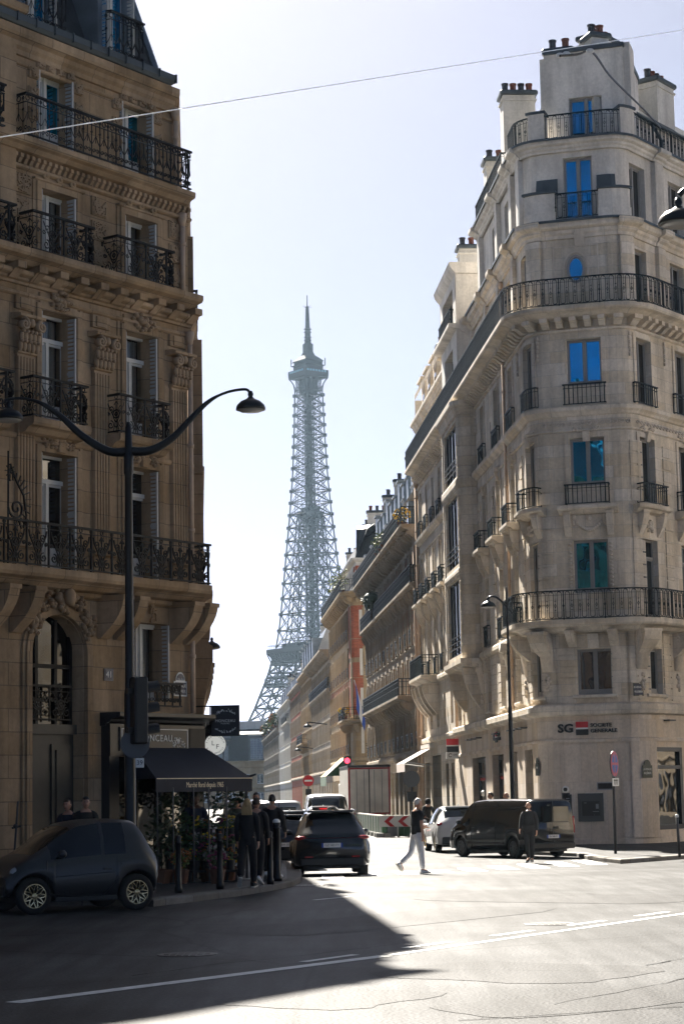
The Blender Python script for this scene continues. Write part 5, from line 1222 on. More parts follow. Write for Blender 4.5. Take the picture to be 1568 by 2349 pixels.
for a, b in zip(zs, zs[1:]):
    A, B = hw(a), hw(b)
    for k in range(4):
        f = lambda x, w, z: [(x, -w, z), (w, x, z), (x, w, z), (-w, x, z)][k]
        if a > 185:
            face_x(mb, f(-A, A, a), f(A, A, a), f(-B, B, b), f(B, B, b), .62); beam(mb, f(-A, A, a), f(-B, B, b), 1.05); beam(mb, f(-A*.4, A, a), f(-B*.4, B, b), .5); beam(mb, f(A*.4, A, a), f(B*.4, B, b), .5); beam(mb, f(-A, A, a), f(0, B, b), .4); beam(mb, f(A, A, a), f(0, B, b), .4)
        else:
            beam(mb, f(-B, B, b), f(B, B, b), .8); beam(mb, f(-A+lw(a), A, a), f(B-lw(b), B, b), .5); beam(mb, f(A-lw(a), A, a), f(-B+lw(b), B, b), .5)
        c = f(0, B, b); g = f(B, B, b); mb.box(g[0]-.9, g[0]+.9, g[1]-.9, g[1]+.9, b-.9, b+.9)
obj('upper_lattice', mb, 'tower iron', TW)
mb = MB()
for sx in (-1, 1):
    for sy in (-1, 1): beam(mb, (sx*1.9, sy*1.9, 112), (sx*1.9, sy*1.9, 266), .9)
for i in range(60):
    z = 112+i*2.55; w = 1.9
    for a, b in (((-w, -w), (w, -w)), ((w, -w), (w, w)), ((w, w), (-w, w)), ((-w, w), (-w, -w))): beam(mb, (*a, z), (*b, z+2.5), .45); beam(mb, (*b, z), (*a, z+2.5), .45)
mb.box(-1.1, 1.1, -1.1, 1.1, 112, 266)
obj('lift_shaft', mb, 'tower iron', TW)
mb = MB(); mb.box(-5.6, 5.6, -5.6, 5.6, 193.5, 195.5); mb.box(-4.6, 4.6, -4.6, 4.6, 191.5, 193.5); mb.box(-4, 4, -4, 4, 195.5, 198); obj('intermediate_platform', mb, 'tower iron', TW)
def sq(w, z): return [Vector((-w, -w, z)), Vector((w, -w, z)), Vector((w, w, z)), Vector((-w, w, z))]
mb = MB(); mb.rings([sq(17.2, 108), sq(17.6, 110.5), sq(19.5, 113), sq(19.6, 115.2), sq(18.9, 115.2), sq(18.9, 115.4)]); mb.box(-13, 13, -13, 13, 115.4, 118.5)
for k in range(4):
    f = lambda x, w, z: [(x, -w, z), (w, x, z), (x, w, z), (-w, x, z)][k]
    beam(mb, f(-19, 19, 117.6), f(19, 19, 117.6), .3); beam(mb, f(-13, 13, 121), f(13, 13, 121), .6)
    for i in range(25): beam(mb, f(-19+i*1.58, 19, 115.2), f(-19+i*1.58, 19, 117.6), .22)
    for i in range(17): beam(mb, f(-17.2+i*2.15, 17.3, 107), f(-19.2+i*2.4, 19.4, 113), .9)
    beam(mb, f(-18, 18, 106.5), f(18, 18, 106.5), 1.2); beam(mb, f(-19, 19.4, 99), f(19, 19.4, 99), 1.2); beam(mb, f(-20.5, 20.5, 94), f(20.5, 20.5, 94), 1.4)
    for i in range(16):
        x = -19.5+i*2.6; beam(mb, f(x, 20.2, 94), f(x+2.6, 19.4, 99), .5); beam(mb, f(x+2.6, 20.2, 94), f(x, 19.4, 99), .5)
    for i in range(9): beam(mb, f(-18+i*4.5, 18.2, 99), f(-18+i*4.5, 17.6, 106.5), .6)
obj('second_platform', mb, 'tower iron', TW)
mb = MB()
mb.rings([sq(5.7, 258), sq(5.8, 266), sq(6.3, 271), sq(8.0, 275.5), sq(8.1, 276.2)]) if False else None
for k in range(4):
    f = lambda x, w, z: [(x, -w, z), (w, x, z), (x, w, z), (-w, x, z)][k]
    for s in (-1, 1):
        pr = [(5.75, 258), (5.85, 265), (6.3, 270), (7.3, 274), (8.2, 276)]
        for (w0, z0), (w1, z1) in zip(pr, pr[1:]): beam(mb, f(s*w0, w0, z0), f(s*w1, w1, z1), 1.0)
        for (w0, z0), (w1, z1) in zip([(.8, 262), (1.4, 268), (3.2, 273), (6, 276)], [(1.4, 268), (3.2, 273), (6, 276), (7, 276)]): beam(mb, f(s*w0, 5.9, z0), f(s*w1, 6.4, z1), .5)
    for x in (-4, -2, 0, 2, 4): beam(mb, f(x, 5.7, 258), f(x, 6.4, 276), .5)
    for z in (258, 262.5): beam(mb, f(-5.7, 5.7, z), f(5.7, 5.7, z), .9)
    for i in range(5): beam(mb, f(-5.7+i*2.28, 5.75, 262), f(-5.7+(i+1)*2.28, 5.9, 268), .35); beam(mb, f(-5.7+(i+1)*2.28, 5.75, 262), f(-5.7+i*2.28, 5.9, 268), .35)
mb.rings([sq(3.8, 258), sq(4.2, 275)])
mb.rings([sq(7.9, 275.6), sq(8.4, 276.2), sq(8.6, 278.8), sq(8.5, 280.3), sq(8.2, 280.4)])
mb.rings([sq(6.3, 280.4), sq(6.3, 284), sq(7.2, 284.2), sq(7.2, 284.8), sq(6.0, 285), sq(6.0, 287.5), sq(6.6, 287.7), sq(6.6, 288.2), sq(4.6, 291), sq(3.0, 293), sq(2.2, 295), sq(2.2, 300)])
obj('top_platform', mb, 'tower iron', TW)
mb = MB()
for k in range(4):
    f = lambda x, w, z: [(x, -w, z), (w, x, z), (x, w, z), (-w, x, z)][k]
    for i in range(7): mb.quad(f(-7+i*2.05, 8.66, 278.9), f(-5.4+i*2.05, 8.66, 278.9), f(-5.4+i*2.05, 8.6, 280), f(-7+i*2.05, 8.6, 280))
mat('gallery pane', (.25, .45, .55), .1); obj('gallery_pane', mb, 'gallery pane', TW)
mb = MB(); rnd = random.Random(11)
for i in range(34):
    a = rnd.uniform(0, 6.28); r_ = rnd.uniform(4, 7.5); z = rnd.choice((280.5, 285, 288)); r_ *= {280.5: 1.1, 285: 1, 288: .8}[z]; beam(mb, (r_*math.cos(a), r_*math.sin(a), z), (r_*math.cos(a), r_*math.sin(a), z+rnd.uniform(1.2, 3.2)), .25)
for a, z0, z1 in ((2.5, 284, 290), (-.6, 285, 291), (.9, 284, 289)): beam(mb, (10*math.cos(a), 10*math.sin(a), z0), (10*math.cos(a), 10*math.sin(a), z1), .7); beam(mb, (6*math.cos(a), 6*math.sin(a), 287), (10*math.cos(a), 10*math.sin(a), 287), .4)
mb.lathe([(2.6, 296), (2.6, 300), (2.0, 300.5), (1.7, 304), (1.6, 312), (1.35, 313), (1.1, 322), (.8, 331)], 8)
for z in (302.5, 304.8, 309, 311.5): mb.lathe([(.5, z-.3), (2.4, z), (2.4, z+.3), (.5, z+.4)], 8)
for i in range(14): mb.lathe([(.6, 313.4+i*1.25), (1.45-.03*i, 313.5+i*1.25), (1.45-.03*i, 314.1+i*1.25), (.6, 314.3+i*1.25)], 8)
for a in range(4): b = a*math.pi/2; beam(mb, (0, 0, 331), (3.2*math.cos(b), 3.2*math.sin(b), 331), .4)
mb.lathe([(.35, 331), (.25, 341)], 6)
obj('antenna', mb, 'tower iron', TW)
_zm = [(250, 256), (258, 265), (276, 275), (280.4, 279.7), (293, 289), (296, 292), (301, 297), (313, 306), (331, 318.7), (341, 325.5)]
for ch in TW.children:
    if ch.name.split('.')[0] in ('top_platform', 'antenna', 'gallery_pane'):
        for v in ch.data.vertices: v.co.z = itp(_zm, v.co.z) if v.co.z > 250 else v.co.z
    if ch.name.split('.')[0] == 'upper_lattice':
        for v in ch.data.vertices: v.co.z = 116+(v.co.z-116)*149/142

# ---------------------------------------------------------------- the sunlit side of the avenue behind the camera, mirrored in the panes and lighting the shade
nav2 = Vector((avv.y, -avv.x, 0)); O2 = CL+nav2*36.5
PO = Path([O2+avv*165, O2-avv*60]); LO = PO.u[-1]
def opposite(u0, u1, zc, label, wm):
    o0 = PO.at((u0+u1)/2); r = thing('avenue_building', label, 'building', o0); n = int((u1-u0)/2.8); us = [u0+(u1-u0)*(i+.5)/n for i in range(n)]
    ops = [(u-.55, u+.55, z, z+2.1) for u in us for z in (5.2, 8.4, 11.6, 14.8) if z+3 < zc]+[(u-1, u+1, .3, 3.3) for u in us]
    mb = MB(); mb.pwall(PO, u0, u1, -.3, zc, ops, 0, .3); mb.psweep(PO, u0, u1, SLAB(zc, .6, .5)); mb.psweep(PO, u0, u1, BAND(4.2, .2, .4)); obj('wall', mb, wm, r, o0)
    mb = MB()
    for a, b, c, e in ops: mb.quad(PO.at(a, -.28, c), PO.at(b, -.28, c), PO.at(b, -.28, e), PO.at(a, -.28, e))
    obj('pane', mb, 'dark pane', r, o0)
    mb = MB(); mb.psheet(PO, u0, u1, [(0, zc), (-2, zc+4.2), (-9, zc+4.8)]); mb.psheet(PO, u0, u1, [(-9, zc+4.8), (-9, -.3)]); obj('roof', mb, 'slate', r, o0)
opposite(20, 89.5, 19.5, 'sunlit cream row further up the avenue, mirrored in the bank shop window', 'pale stone')
opposite(90, 146, 19.5, 'sunlit stone building across the avenue, seen only mirrored in panes', 'cream stone')
def branchy(loc, h, seed, label, dense=1):
    o = thing('shading_tree', label, 'tree', loc, 0, 'avenue trees'); r = random.Random(seed); mb = MB(); tw = []
    def grow(p, d, L, q, k):
        e = p+d*L; mb.tube([p, p.lerp(e, .5)+Vector((r.uniform(-.1, .1)*L, r.uniform(-.1, .1)*L, 0)), e], [q, q*.8, q*.62], 6 if k > 1 else 4, caps=False)
        if k == 0: tw.append(e); return
        for _ in range(3): grow(e, (d+Vector((r.uniform(-.8, .8), r.uniform(-.8, .8), r.uniform(-.2, .5)))).normalized(), L*r.uniform(.6, .8), q*.55, k-1)
    grow(Vector((0, 0, 0)), Vector((0, 0, 1)), h*.33, .2, 5); obj('trunk', mb, 'bark', o); lf = MB()
    for e in tw: leafy(lf, e, .9, .9, .8, int(9*dense), .22*dense**.4, r)
    obj('crown', lf, 'foliage leaf', o)

lo_ = PW.at(3, .0); o = lo_  # glazed bay glimpsed beyond the corner
mb = MB(); mb.pbox(PW, 2.0, 4.2, 0, .62, 5.6, 6.2); mb.psweep(PW, 1.9, 4.3, CORN(8.9, .8, .3)); mb.pbox(PW, 2.0, 2.15, 0, .6, 6.2, 8.9); mb.pbox(PW, 4.05, 4.2, 0, .6, 6.2, 8.9)
LH = [q for q in bpy.data.objects if q.name == 'stone_house'][0]; obj('bay', mb, 'white paint', LH, LH.location)
mb = MB(); mb.pbox(PW, 2.15, 4.05, .1, .55, 6.2, 8.9); obj('bay_pane', mb, 'blue mirror pane', LH, LH.location)
# ---------------------------------------------------------------- ground, road, pavements, markings
def asphalt(name, c, rough=.62, patch=.25):
    m, n, l, b = newmat(name); tc = n.new('ShaderNodeTexCoord'); o = tc.outputs['Object']
    def ns(s, d, lo, hi, a, z, st=(1, 1, 1)):
        mp = n.new('ShaderNodeMapping'); mp.inputs['Scale'].default_value = st; mp.inputs['Rotation'].default_value = (0, 0, -AV); l.new(o, mp.inputs[0])
        t = n.new('ShaderNodeTexNoise'); t.inputs['Scale'].default_value = s; t.inputs['Detail'].default_value = d; l.new(mp.outputs[0], t.inputs[0])
        r = n.new('ShaderNodeMapRange'); r.inputs[1].default_value = lo; r.inputs[2].default_value = hi; r.inputs[3].default_value = a; r.inputs[4].default_value = z; l.new(t.outputs[0], r.inputs[0]); return r.outputs[0], t.outputs[0]
    def mul(a, f):
        x = n.new('ShaderNodeMix'); x.data_type = 'RGBA'; x.blend_type = 'MULTIPLY'; x.inputs[0].default_value = 1
        if isinstance(a, tuple): x.inputs[6].default_value = (*a, 1)
        else: l.new(a, x.inputs[6])
        l.new(f, x.inputs[7]); return x.outputs[2]
    a, _ = ns(.35, 5, .35, .65, 1-patch, 1+patch); e, _ = ns(1.2, 5, .38, .62, .72, 1.22, (3, .25, 1)); g, gt = ns(26, 4, .3, .7, .55, 1.45)
    v = n.new('ShaderNodeTexVoronoi'); v.feature = 'DISTANCE_TO_EDGE'; v.inputs['Scale'].default_value = .16
    wv, wt = ns(1.5, 6, 0, 1, 0, 1); mx = n.new('ShaderNodeMix'); mx.data_type = 'VECTOR'; mx.inputs[0].default_value = .18
    l.new(o, mx.inputs[4]); l.new(wt, mx.inputs[5]); l.new(mx.outputs[1], v.inputs['Vector'])
    ck = n.new('ShaderNodeMapRange'); ck.inputs[1].default_value = 0; ck.inputs[2].default_value = .006; ck.inputs[3].default_value = .55; ck.inputs[4].default_value = 1; l.new(v.outputs['Distance'], ck.inputs[0])
    cc = mul(mul(mul(mul(c, a), e), g), ck.outputs[0]); l.new(cc, b.inputs['Base Color']); b.inputs['Roughness'].default_value = rough; b.inputs['Specular IOR Level'].default_value = .07
    bp = n.new('ShaderNodeBump'); bp.inputs['Strength'].default_value = .6; bp.inputs['Distance'].default_value = .012; l.new(gt, bp.inputs['Height']); l.new(bp.outputs[0], b.inputs['Normal'])
asphalt('asphalt', (.048, .0485, .05), .55, .4); asphalt('pavement asphalt', (.05, .05, .051), .55, .15)
stone('granite kerb', (.19, .185, .18), 1.1, 3, .5, .25, .12, .012)
mat('road paint', (.58, .58, .56), .55, var=.22, vs=9)
mat('earth', (.10, .095, .085), .95, var=.2, vs=.05)
mb = MB(); ys = [-400, -60, 300, 440, 520, 900, 1300, 1540]; zz = [-.4, -.4, -.4, -.4, -2, -27.5, -27.5, -27.5]
for i in range(len(ys)-1): mb.quad((-3000, ys[i], zz[i]), (3000, ys[i], zz[i]), (3000, ys[i+1], zz[i+1]), (-3000, ys[i+1], zz[i+1]))
struct('ground', mb, 'earth')
mb = MB(); ys = [-70, 0, 20, 40]+[46+k for k in range(13)]+[70, 110, 200, 300, 460]
for a, b in zip(ys, ys[1:]): mb.quad((-75, a, gz(a)), (95, a, gz(a)), (95, b, gz(b)), (-75, b, gz(b)))
struct('road', mb, 'asphalt')
# left pavement
kp = [ground(x, y) for x, y in ((352, 2080), (450, 2068), (545, 2056), (620, 2044), (668, 2034), (688, 2024), (690, 2014), (680, 2003))]
kp = [ground(-900, 2120), ground(-250, 2088), ground(60, 2078), ground(220, 2076)]+kp+[kp[-1]+stv*240]
KL = Path([(p.x, p.y) for p in kp])
inner = [PL.at(-30, -.3), PL.at(-12, -.3), PL.at(-9, -.3), PL.at(-7.5, -.3)]+[PL.at(u, -.3) for u in (-6, -4.5, -3.7, -3, -1.5, 0, 1, 2)]+[PL.at(2, -.3)+stv*240]
mb = MB()
for i in range(len(kp)-1):
    a, b = KL.at(KL.u[i], -.28, .125), KL.at(KL.u[i+1], -.28, .125); c, d = inner[i], inner[i+1]
    mb.quad(a, b, Vector((d.x, d.y, .135)), Vector((c.x, c.y, .135)))
struct('pavement', mb, 'pavement asphalt')
mb = MB(); mb.psweep(KL, 0, KL.u[-1], [(-.30, -.4), (0, -.4), (.02, .10), (0, .125), (-.30, .13)]); struct('kerb', mb, 'granite kerb')
# right pavement
q0 = P1+Vector((-stv.y, stv.x, 0))*2.3
rp = [q0+stv*300, q0+stv*1.5, q0-stv*5, Vector((7.1, 65.5, 0)), Vector((7.05, 62.0, 0)), Vector((7.5, 58.2, 0))]; rp += [rp[-1]+avv*60]
KR = Path([(p.x, p.y) for p in rp]); inn = [PR.at(-300, -.3), PR.at(-4, -.3), PR.at(-1.5, -.3), PR.at(UC-1.2, -.3), PR.at(UC, -.3), PR.at(UC+1.5, -.3), PR.at(EA+40, -.3)]
mb = MB()
for i in range(len(rp)-1):
    a, b = KR.at(KR.u[i], -.28, -.03), KR.at(KR.u[i+1], -.28, -.03); c, d = inn[i], inn[i+1]
    mb.quad(a, b, Vector((d.x, d.y, -.01)), Vector((c.x, c.y, -.01)))
struct('pavement', mb, 'pavement asphalt')
mb = MB(); mb.psweep(KR, 0, KR.u[-1], [(-.30, -.5), (0, -.5), (.02, -.05), (0, -.03), (-.30, -.025)]); struct('kerb', mb, 'granite kerb')
asphalt('patch asphalt', (.040, .040, .041), .57, .25); mat('tar seam', (.025, .025, .025), .95, spec=.05); mat('cast iron', (.03, .028, .026), .5, .4, var=.3, vs=20)
mb = MB()
for c, w, h, a in ((ground(1180, 2230), 2.6, 1.1, AV), (ground(1420, 2290), 1.4, 1.8, AV+.3), (ground(760, 2290), 1.6, .9, AV), (ground(1300, 2060), 5, 1.5, AV), (ground(900, 2110), 2.2, 3.5, AV), (ground(1010, 1960), 1.5, 7, ST)):
    M = Matrix.Translation((c.x, c.y, gz(c.y))) @ Matrix.Rotation(-a, 4, 'Z'); r = random.Random(int(c.x*9)); n = 22
    mb.add([M @ Vector((w*.5*max(-1, min(1, 1.25*math.cos(6.283*k/n)))+r.uniform(-.06, .06), h*max(-1, min(1, 1.25*math.sin(6.283*k/n)))+r.uniform(-.06, .06), .004)) for k in range(n)], [tuple(range(n))])
struct('road_patches', mb, 'patch asphalt')
mb = MB(); r = random.Random(8)
for p, d, L in ((ground(1270, 2305), avv, 3.2), (ground(1480, 2215), avv, 6), (ground(1050, 2342), Vector((.9, .3, 0)), 2.2), (ground(300, 2240), avv, 5)):
    q = p.copy(); 
    for k in range(int(L/.35)):
        t = q+d.normalized()*.35+Vector((r.gauss(0, .035), r.gauss(0, .035), 0)); s = Vector((d.y, -d.x, 0)).normalized()*r.uniform(.003, .014)
        mb.quad(*[Vector((v.x, v.y, gz(v.y)+.006)) for v in (q-s, q+s, t+s, t-s)]); q = t
struct('road_cracks', mb, 'tar seam')
for k, (x, y) in enumerate(((705, 2032), (1260, 2120), (430, 2190))):
    c = ground(x, y); o = thing('manhole_cover', ['small iron drain cover by the kerb corner', 'round iron manhole cover on the sunlit road', 'round iron manhole cover on the shaded road at the left'][k], 'manhole cover', (c.x, c.y, gz(c.y)), 0, 'manhole covers')
    mb = MB(); mb.lathe([(.36, 0), (.36, .008), (.33, .012), (.30, .009)], 24); obj('rim', mb, 'cast iron', o); mb = MB()
    for i in range(-3, 4):
        for j in range(-3, 4):
            if i*i+j*j < 11: mb.box(i*.08-.03, i*.08+.03, j*.08-.03, j*.08+.03, .008, .014)
    obj('lid', mb, 'cast iron', o)
# painted markings
def strip(mb, a, b, w, e=.005):
    a, b = Vector(a), Vector(b); t = (b-a); t.z = 0; L = t.length; t.normalize(); s = Vector((t.y, -t.x, 0))*w/2; n = max(1, int(L/1.0))
    for i in range(n):
        p, q = a+t*L*i/n, a+t*L*(i+1)/n
        mb.quad(*[Vector((v.x, v.y, gz(v.y)+e)) for v in (p-s, p+s, q+s, q-s)][::1])
mb = MB(); c0 = ground(762, 2010)
for i in range(12):
    c = c0+avv*1.52*i; d = Vector((math.sin(R(-1)), math.cos(R(-1)), 0)); strip(mb, c-d*2.1, c+d*2.1, .52)
struct('zebra_crossing', mb, 'road paint')
mb = MB()
strip(mb, ground(30, 2301), ground(885, 2193), .21); a, b = ground(897, 2191), ground(1568, 2096); t = (b-a).normalized(); strip(mb, a, b+t*14, .12)
off = Vector((-t.y, t.x, 0))*.42
for i in range(14): p = a+off-t*1.2+t*i*2.2; strip(mb, p, p+t*1.1, .12)
o2 = ground(870, 2064); strip(mb, ground(720, 2065), ground(815, 2056), .12) 
struct('lane_line', mb, 'road paint')
mb = MB(); 
c = ground(600, 2032); F = Matrix.Translation((c.x, c.y, .137)) @ Matrix.Rotation(-AV, 4, 'Z')
for i in range(14):
    for j in range(5): mb.lathe([(.016, 0), (.012, .006)], 6, F @ Matrix.Translation(((i-7)*.075, (j-2.5)*.075, .004)))
mb.box(-.58, .52, -.24, .2, 0, .003, F); o = struct('tactile_paving', mb, 'concrete')
# ---------------------------------------------------------------- street furniture
def lamp_head(parent, p, w, tilt=0):
    M = Matrix.Translation(p) @ Matrix.Rotation(tilt, 4, 'Y'); mb = MB(); mb.smooth = True
    mb.lathe([(w*.06, w*.62), (w*.10, w*.5), (w*.07, w*.42), (w*.16, w*.34), (w*.34, w*.26), (w*.47, w*.13), (w*.5, .02), (w*.5, -.02), (w*.46, -.02)], 18, M); h = obj('lamp_head', mb, 'lamp black', parent)
    mb = MB(); mb.smooth = True; mb.lathe([(w*.46, -.015), (w*.36, -.05), (w*.1, -.06)], 16, M); obj('lamp_glass', mb, 'lamp glass', h); return h
def curve3(pts, n=6):
    out = []; P = [Vector(p) for p in pts]
    for i in range(len(P)-1):
        a, b, c, d = P[max(i-1, 0)], P[i], P[i+1], P[min(i+2, len(P)-1)]
        for k in range(n):
            t = k/n; out.append(.5*((2*b)+(c-a)*t+(2*a-5*b+4*c-d)*t*t+(3*b-a-3*c+d)*t**3))
    return out+[P[-1]]
YD = 37.6; b0 = at(300, 2040, YD); b0.z = .13; L2 = thing('street_lamp', 'tall black street lamp with two curved arms in front of the left building', 'street lamp', b0)
lo = lambda x, y, Y=YD: at(x, y, Y)-b0
mb = MB(); mb.smooth = True; zt = lo(294, 968).z
mb.lathe([(.13, 0), (.13, .5), (.105, .6), (.10, 3.6), (.085, 3.7), (.07, zt-1.0), (.09, zt-.95), (.09, zt-.6), (.075, zt-.55), (.06, zt-.1), (.03, zt)], 14); obj('pole', mb, 'lamp black', L2)
for side, pp in (('l', ((297, 1035), (250, 1035), (190, 1000), (140, 955), (95, 925), (55, 914), (18, 916), (12, 925))), ('r', ((297, 1035), (345, 1033), (395, 1005), (440, 958), (480, 920), (520, 900), (562, 893), (573, 902)))):
    c = curve3([lo(*q) for q in pp], 5); n = len(c); mb = MB(); mb.smooth = True
    rs = []
    for i, p in enumerate(c):
        t = (c[min(i+1, n-1)]-c[max(i-1, 0)]).normalized(); s = Vector((0, 1, 0)); q = s.cross(t).normalized(); k = max(0, 1-i/(n*.62)); hh = .026+.064*k**.7; ww = .028+.03*k
        rs.append([p+q*hh*math.cos(a)+s*ww*math.sin(a) for a in [2*math.pi*j/8 for j in range(8)]])
    mb.rings(rs); obj('arm', mb, 'lamp black', L2)
    e = pp[-1]; lamp_head(L2, lo(e[0]+(2 if side == 'r' else 8), e[1]+36), .54)
# traffic light on the lamp pole
p = at(318, 1630, YD-.12); TLt = thing('traffic_light', 'dark three-lens traffic light mounted on the double street lamp pole, facing the avenue', 'traffic light', p, R(-62))
mb = MB(); mb.bevbox(-.17, .17, -.13, .13, -.60, .60, .03); obj('housing', mb, 'black plastic', TLt)
mat('dead red lens', (.10, .008, .006), .3); mat('dead lens', (.02, .02, .015), .3)
for k, zc in enumerate((.38, 0, -.38)):
    M = Matrix.Translation((0, .13, zc)) @ Matrix.Rotation(-math.pi/2, 4, 'X'); mb = MB(); mb.lathe([(.11, 0), (.10, .02), (.03, .03)], 14, M); ln = obj('lens', mb, 'dead red lens' if k == 2 else 'dead lens', TLt)
    mb = MB()
    for j in range(10): a, b = [R(-20+220*i/10) for i in (j, j+1)]; mb.quad((.135*math.cos(a), .13, zc+.135*math.sin(a)), (.135*math.cos(b), .13, zc+.135*math.sin(b)), (.135*math.cos(b), .36, zc+.03+.135*math.sin(b)), (.135*math.cos(a), .36, zc+.03+.135*math.sin(a)))
    obj('visor', mb, 'black plastic', TLt)
mb = MB(); mb.box(-.05, .05, -.22, -.1, -.4, -.3); mb.box(-.05, .05, -.22, -.1, .3, .4); obj('bracket', mb, 'black plastic', TLt)
p = at(310, 1706, YD-.1); o = thing('road_sign', 'round grey back of a road sign on the double street lamp pole', 'road sign', p); mb = MB(); mb.smooth = False
mb.lathe([(.255, -.012), (.265, -.006), (.265, .008), (.25, .012)], 28, Matrix.Rotation(math.pi/2, 4, 'X')); obj('disc', mb, 'sign back', o); mb = MB(); mb.box(-.2, .2, .012, .04, .05, .09); mb.box(-.2, .2, .012, .04, -.09, -.05); obj('bracket', mb, 'steel', o)
p = at(321, 1750, YD-.15); o = thing('number_plate_sign', 'small white square plate with black number 39 on the lamp pole', 'sign', p); mb = MB(); mb.bevbox(-.075, .075, -.01, .01, -.085, .085, .012); obj('plate', mb, 'white sign', o); mb = MB(); text_mb(mb, '39', .115, Matrix.Translation((0, -.013, 0)), .004); obj('lettering', mb, 'black frame', o)
# single-arm lamps
def arm_lamp(label, base, armpts, zt, head, w, r=.075, grp=None):
    o = thing('street_lamp', label, 'street lamp', base, 0, grp); mb = MB(); mb.smooth = True
    mb.lathe([(r*1.9, 0), (r*1.9, .7), (r*1.2, .8), (r*1.1, zt*.55), (r*.8, zt*.56), (r*.6, zt), (r*.2, zt+.25)], 12); obj('pole', mb, 'lamp black', o)
    mb = MB(); mb.smooth = True; mb.tube(curve3([q-base for q in armpts], 5), r*.55, 8); obj('arm', mb, 'lamp black', o); lamp_head(o, head-base, w); return o
Y = 69; b = at(1178, 1930, Y); b.z = -.03
arm_lamp('slim black street lamp with one short arm in front of the bank street side', b, [at(1174, 1408, Y), at(1165, 1398, Y), at(1150, 1380, Y), at(1135, 1369, Y), at(1122, 1369, Y), at(1120, 1375, Y)], at(1172, 1362, Y).z+.03, at(1119, 1391, Y), .50, .065)
Y = 36; b = at(1660, 2000, Y); b.z = 0
arm_lamp('street lamp reaching in at the upper right edge with a black dome head', b, [at(1652, 620, Y), at(1640, 540, Y), at(1610, 460, Y), at(1575, 435, Y), at(1556, 448, Y)], at(1655, 560, Y).z, at(1556, 512, Y), .75, .09)
Y = 62; b = at(486, 1486, Y); o = thing('wall_lamp', 'small dark lamp head jutting from the left row above the awning', 'street lamp', b); lamp_head(o, Vector((0, 0, 0)), .5); mb = MB(); mb.tube([(-.1, 0, .3), (-.9, 0, .35)], .03, 6); obj('arm', mb, 'lamp black', o)
for x, y, Y in ((705, 1668, 170), (683, 1722, 215)):
    o = thing('wall_lamp', 'small pale street lamp on a bracket along the right row far down the street', 'street lamp', at(x, y, Y), 0, 'far wall lamps'); lamp_head(o, Vector((0, 0, 0)), .7); mb = MB(); mb.tube([(.1, 0, .4), (1.6, 0, .2)], .05, 6); obj('arm', mb, 'lamp black', o)
# bollards
def bollard_mesh(h):
    mb = MB(); mb.smooth = True; mb.lathe([(.075, 0), (.075, .1), (.06, .13), (.055, .5), (.05, h-.16), (.062, h-.15), (.062, h-.12), (.045, h-.11), (.06, h-.05), (.055, h-.01), (.02, h)], 12); return mesh_of('bollard', mb, 'lamp black')
bm, bt = bollard_mesh(1.05), bollard_mesh(1.22)
for px, py, m, lab in ((410, 2064, bm, 'slim dark bollard on the kerb nearest the small parked car'), (505, 2055, bm, 'slim dark bollard on the kerb in front of the flower buckets'), (583, 2049, bm, 'slim dark bollard beside the tactile paving, in front of the women'), (620, 2043, bm, 'slim dark bollard at the kerb corner beside the thicker one'), (636, 2036, bt, 'taller thick bollard with a white top at the kerb corner')):
    p = ground(px, py); o = obj('bollard', m, None); o.location = (p.x, p.y, .12); tag(o, lab, 'bollard', 'bollards along the corner kerb')
    if m is bt:
        o.scale = (1.35, 1.35, 1); mb = MB(); mb.smooth = True; mb.blob((0, 0, 1.22), .06, .06, .06, 10, 7); obj('bollard_top', mb, 'white sign', o)
# no stopping sign
b = ground(1411, 1968); b.z = -.03; o = thing('road_sign', 'round red and blue no-stopping sign on a dark post before the bank', 'road sign', b); zc = at(1414, 1752, b.y).z-b.z
mb = MB(); mb.smooth = True; mb.tube([(0, 0, 0), (.03, 0, zc+.35)], .045, 8); obj('post', mb, 'dark paint metal', o); r_ = .38
M = Matrix.Translation((.05, -.06, zc)) @ Matrix.Rotation(R(66), 4, 'Z') @ Matrix.Rotation(math.pi/2, 4, 'X')
mb = MB(); mb.lathe([(r_, -.02), (r_, .015)], 30, M); obj('disc', mb, 'sign red', o); mb = MB(); mb.lathe([(r_+.012, -.03), (r_+.012, .0)], 30, M); obj('rim', mb, 'sign back', o)
mb = MB()
for k in range(4):
    a0 = k*math.pi/2+.16-math.pi/4+math.pi/4; 
    fan = [(.06, a0+math.pi/4-.0)]+[(.29, a0+(math.pi/2-.32)*j/6) for j in range(7)]
    mb.add([M @ Vector((q*math.cos(a), q*math.sin(a), .021)) for q, a in [(.045, a0+(math.pi/2-.32)/2)]+fan[1:]], [tuple(range(8))])
mat('sign bright blue', (.01, .06, .30), .4); obj('blue_field', mb, 'sign bright blue', o)
mb = MB(); M2 = Matrix.Translation((.07, -.07, zc-.55)) @ Matrix.Rotation(R(40), 4, 'Z'); mb.box(-.14, .14, -.01, .01, -.12, .12, M2); obj('plate', mb, 'white sign', o); mb = MB()
for s in (-1, 1): mb.prism([(s*.03, -.08), (s*.06, -.08), (s*.06, .04), (s*.10, .04), (s*.045, .09), (-s*.01, .04), (s*.03, .04)], -.014, -.01, M2)
obj('arrows', mb, 'black frame', o)
b = ground(1558, 1976); b.z = -.03; o = thing('leaning_post', 'thin dark post with a white cap leaning at the right edge of the pavement', 'post', b); tp = at(1551, 1872, b.y)-b; mb = MB(); mb.smooth = True; mb.tube([(0, 0, 0), tp], .04, 8); obj('shaft', mb, 'dark paint metal', o); mb = MB(); mb.smooth = True; mb.blob(tp, .055, .055, .06, 10, 6); obj('cap', mb, 'white sign', o)
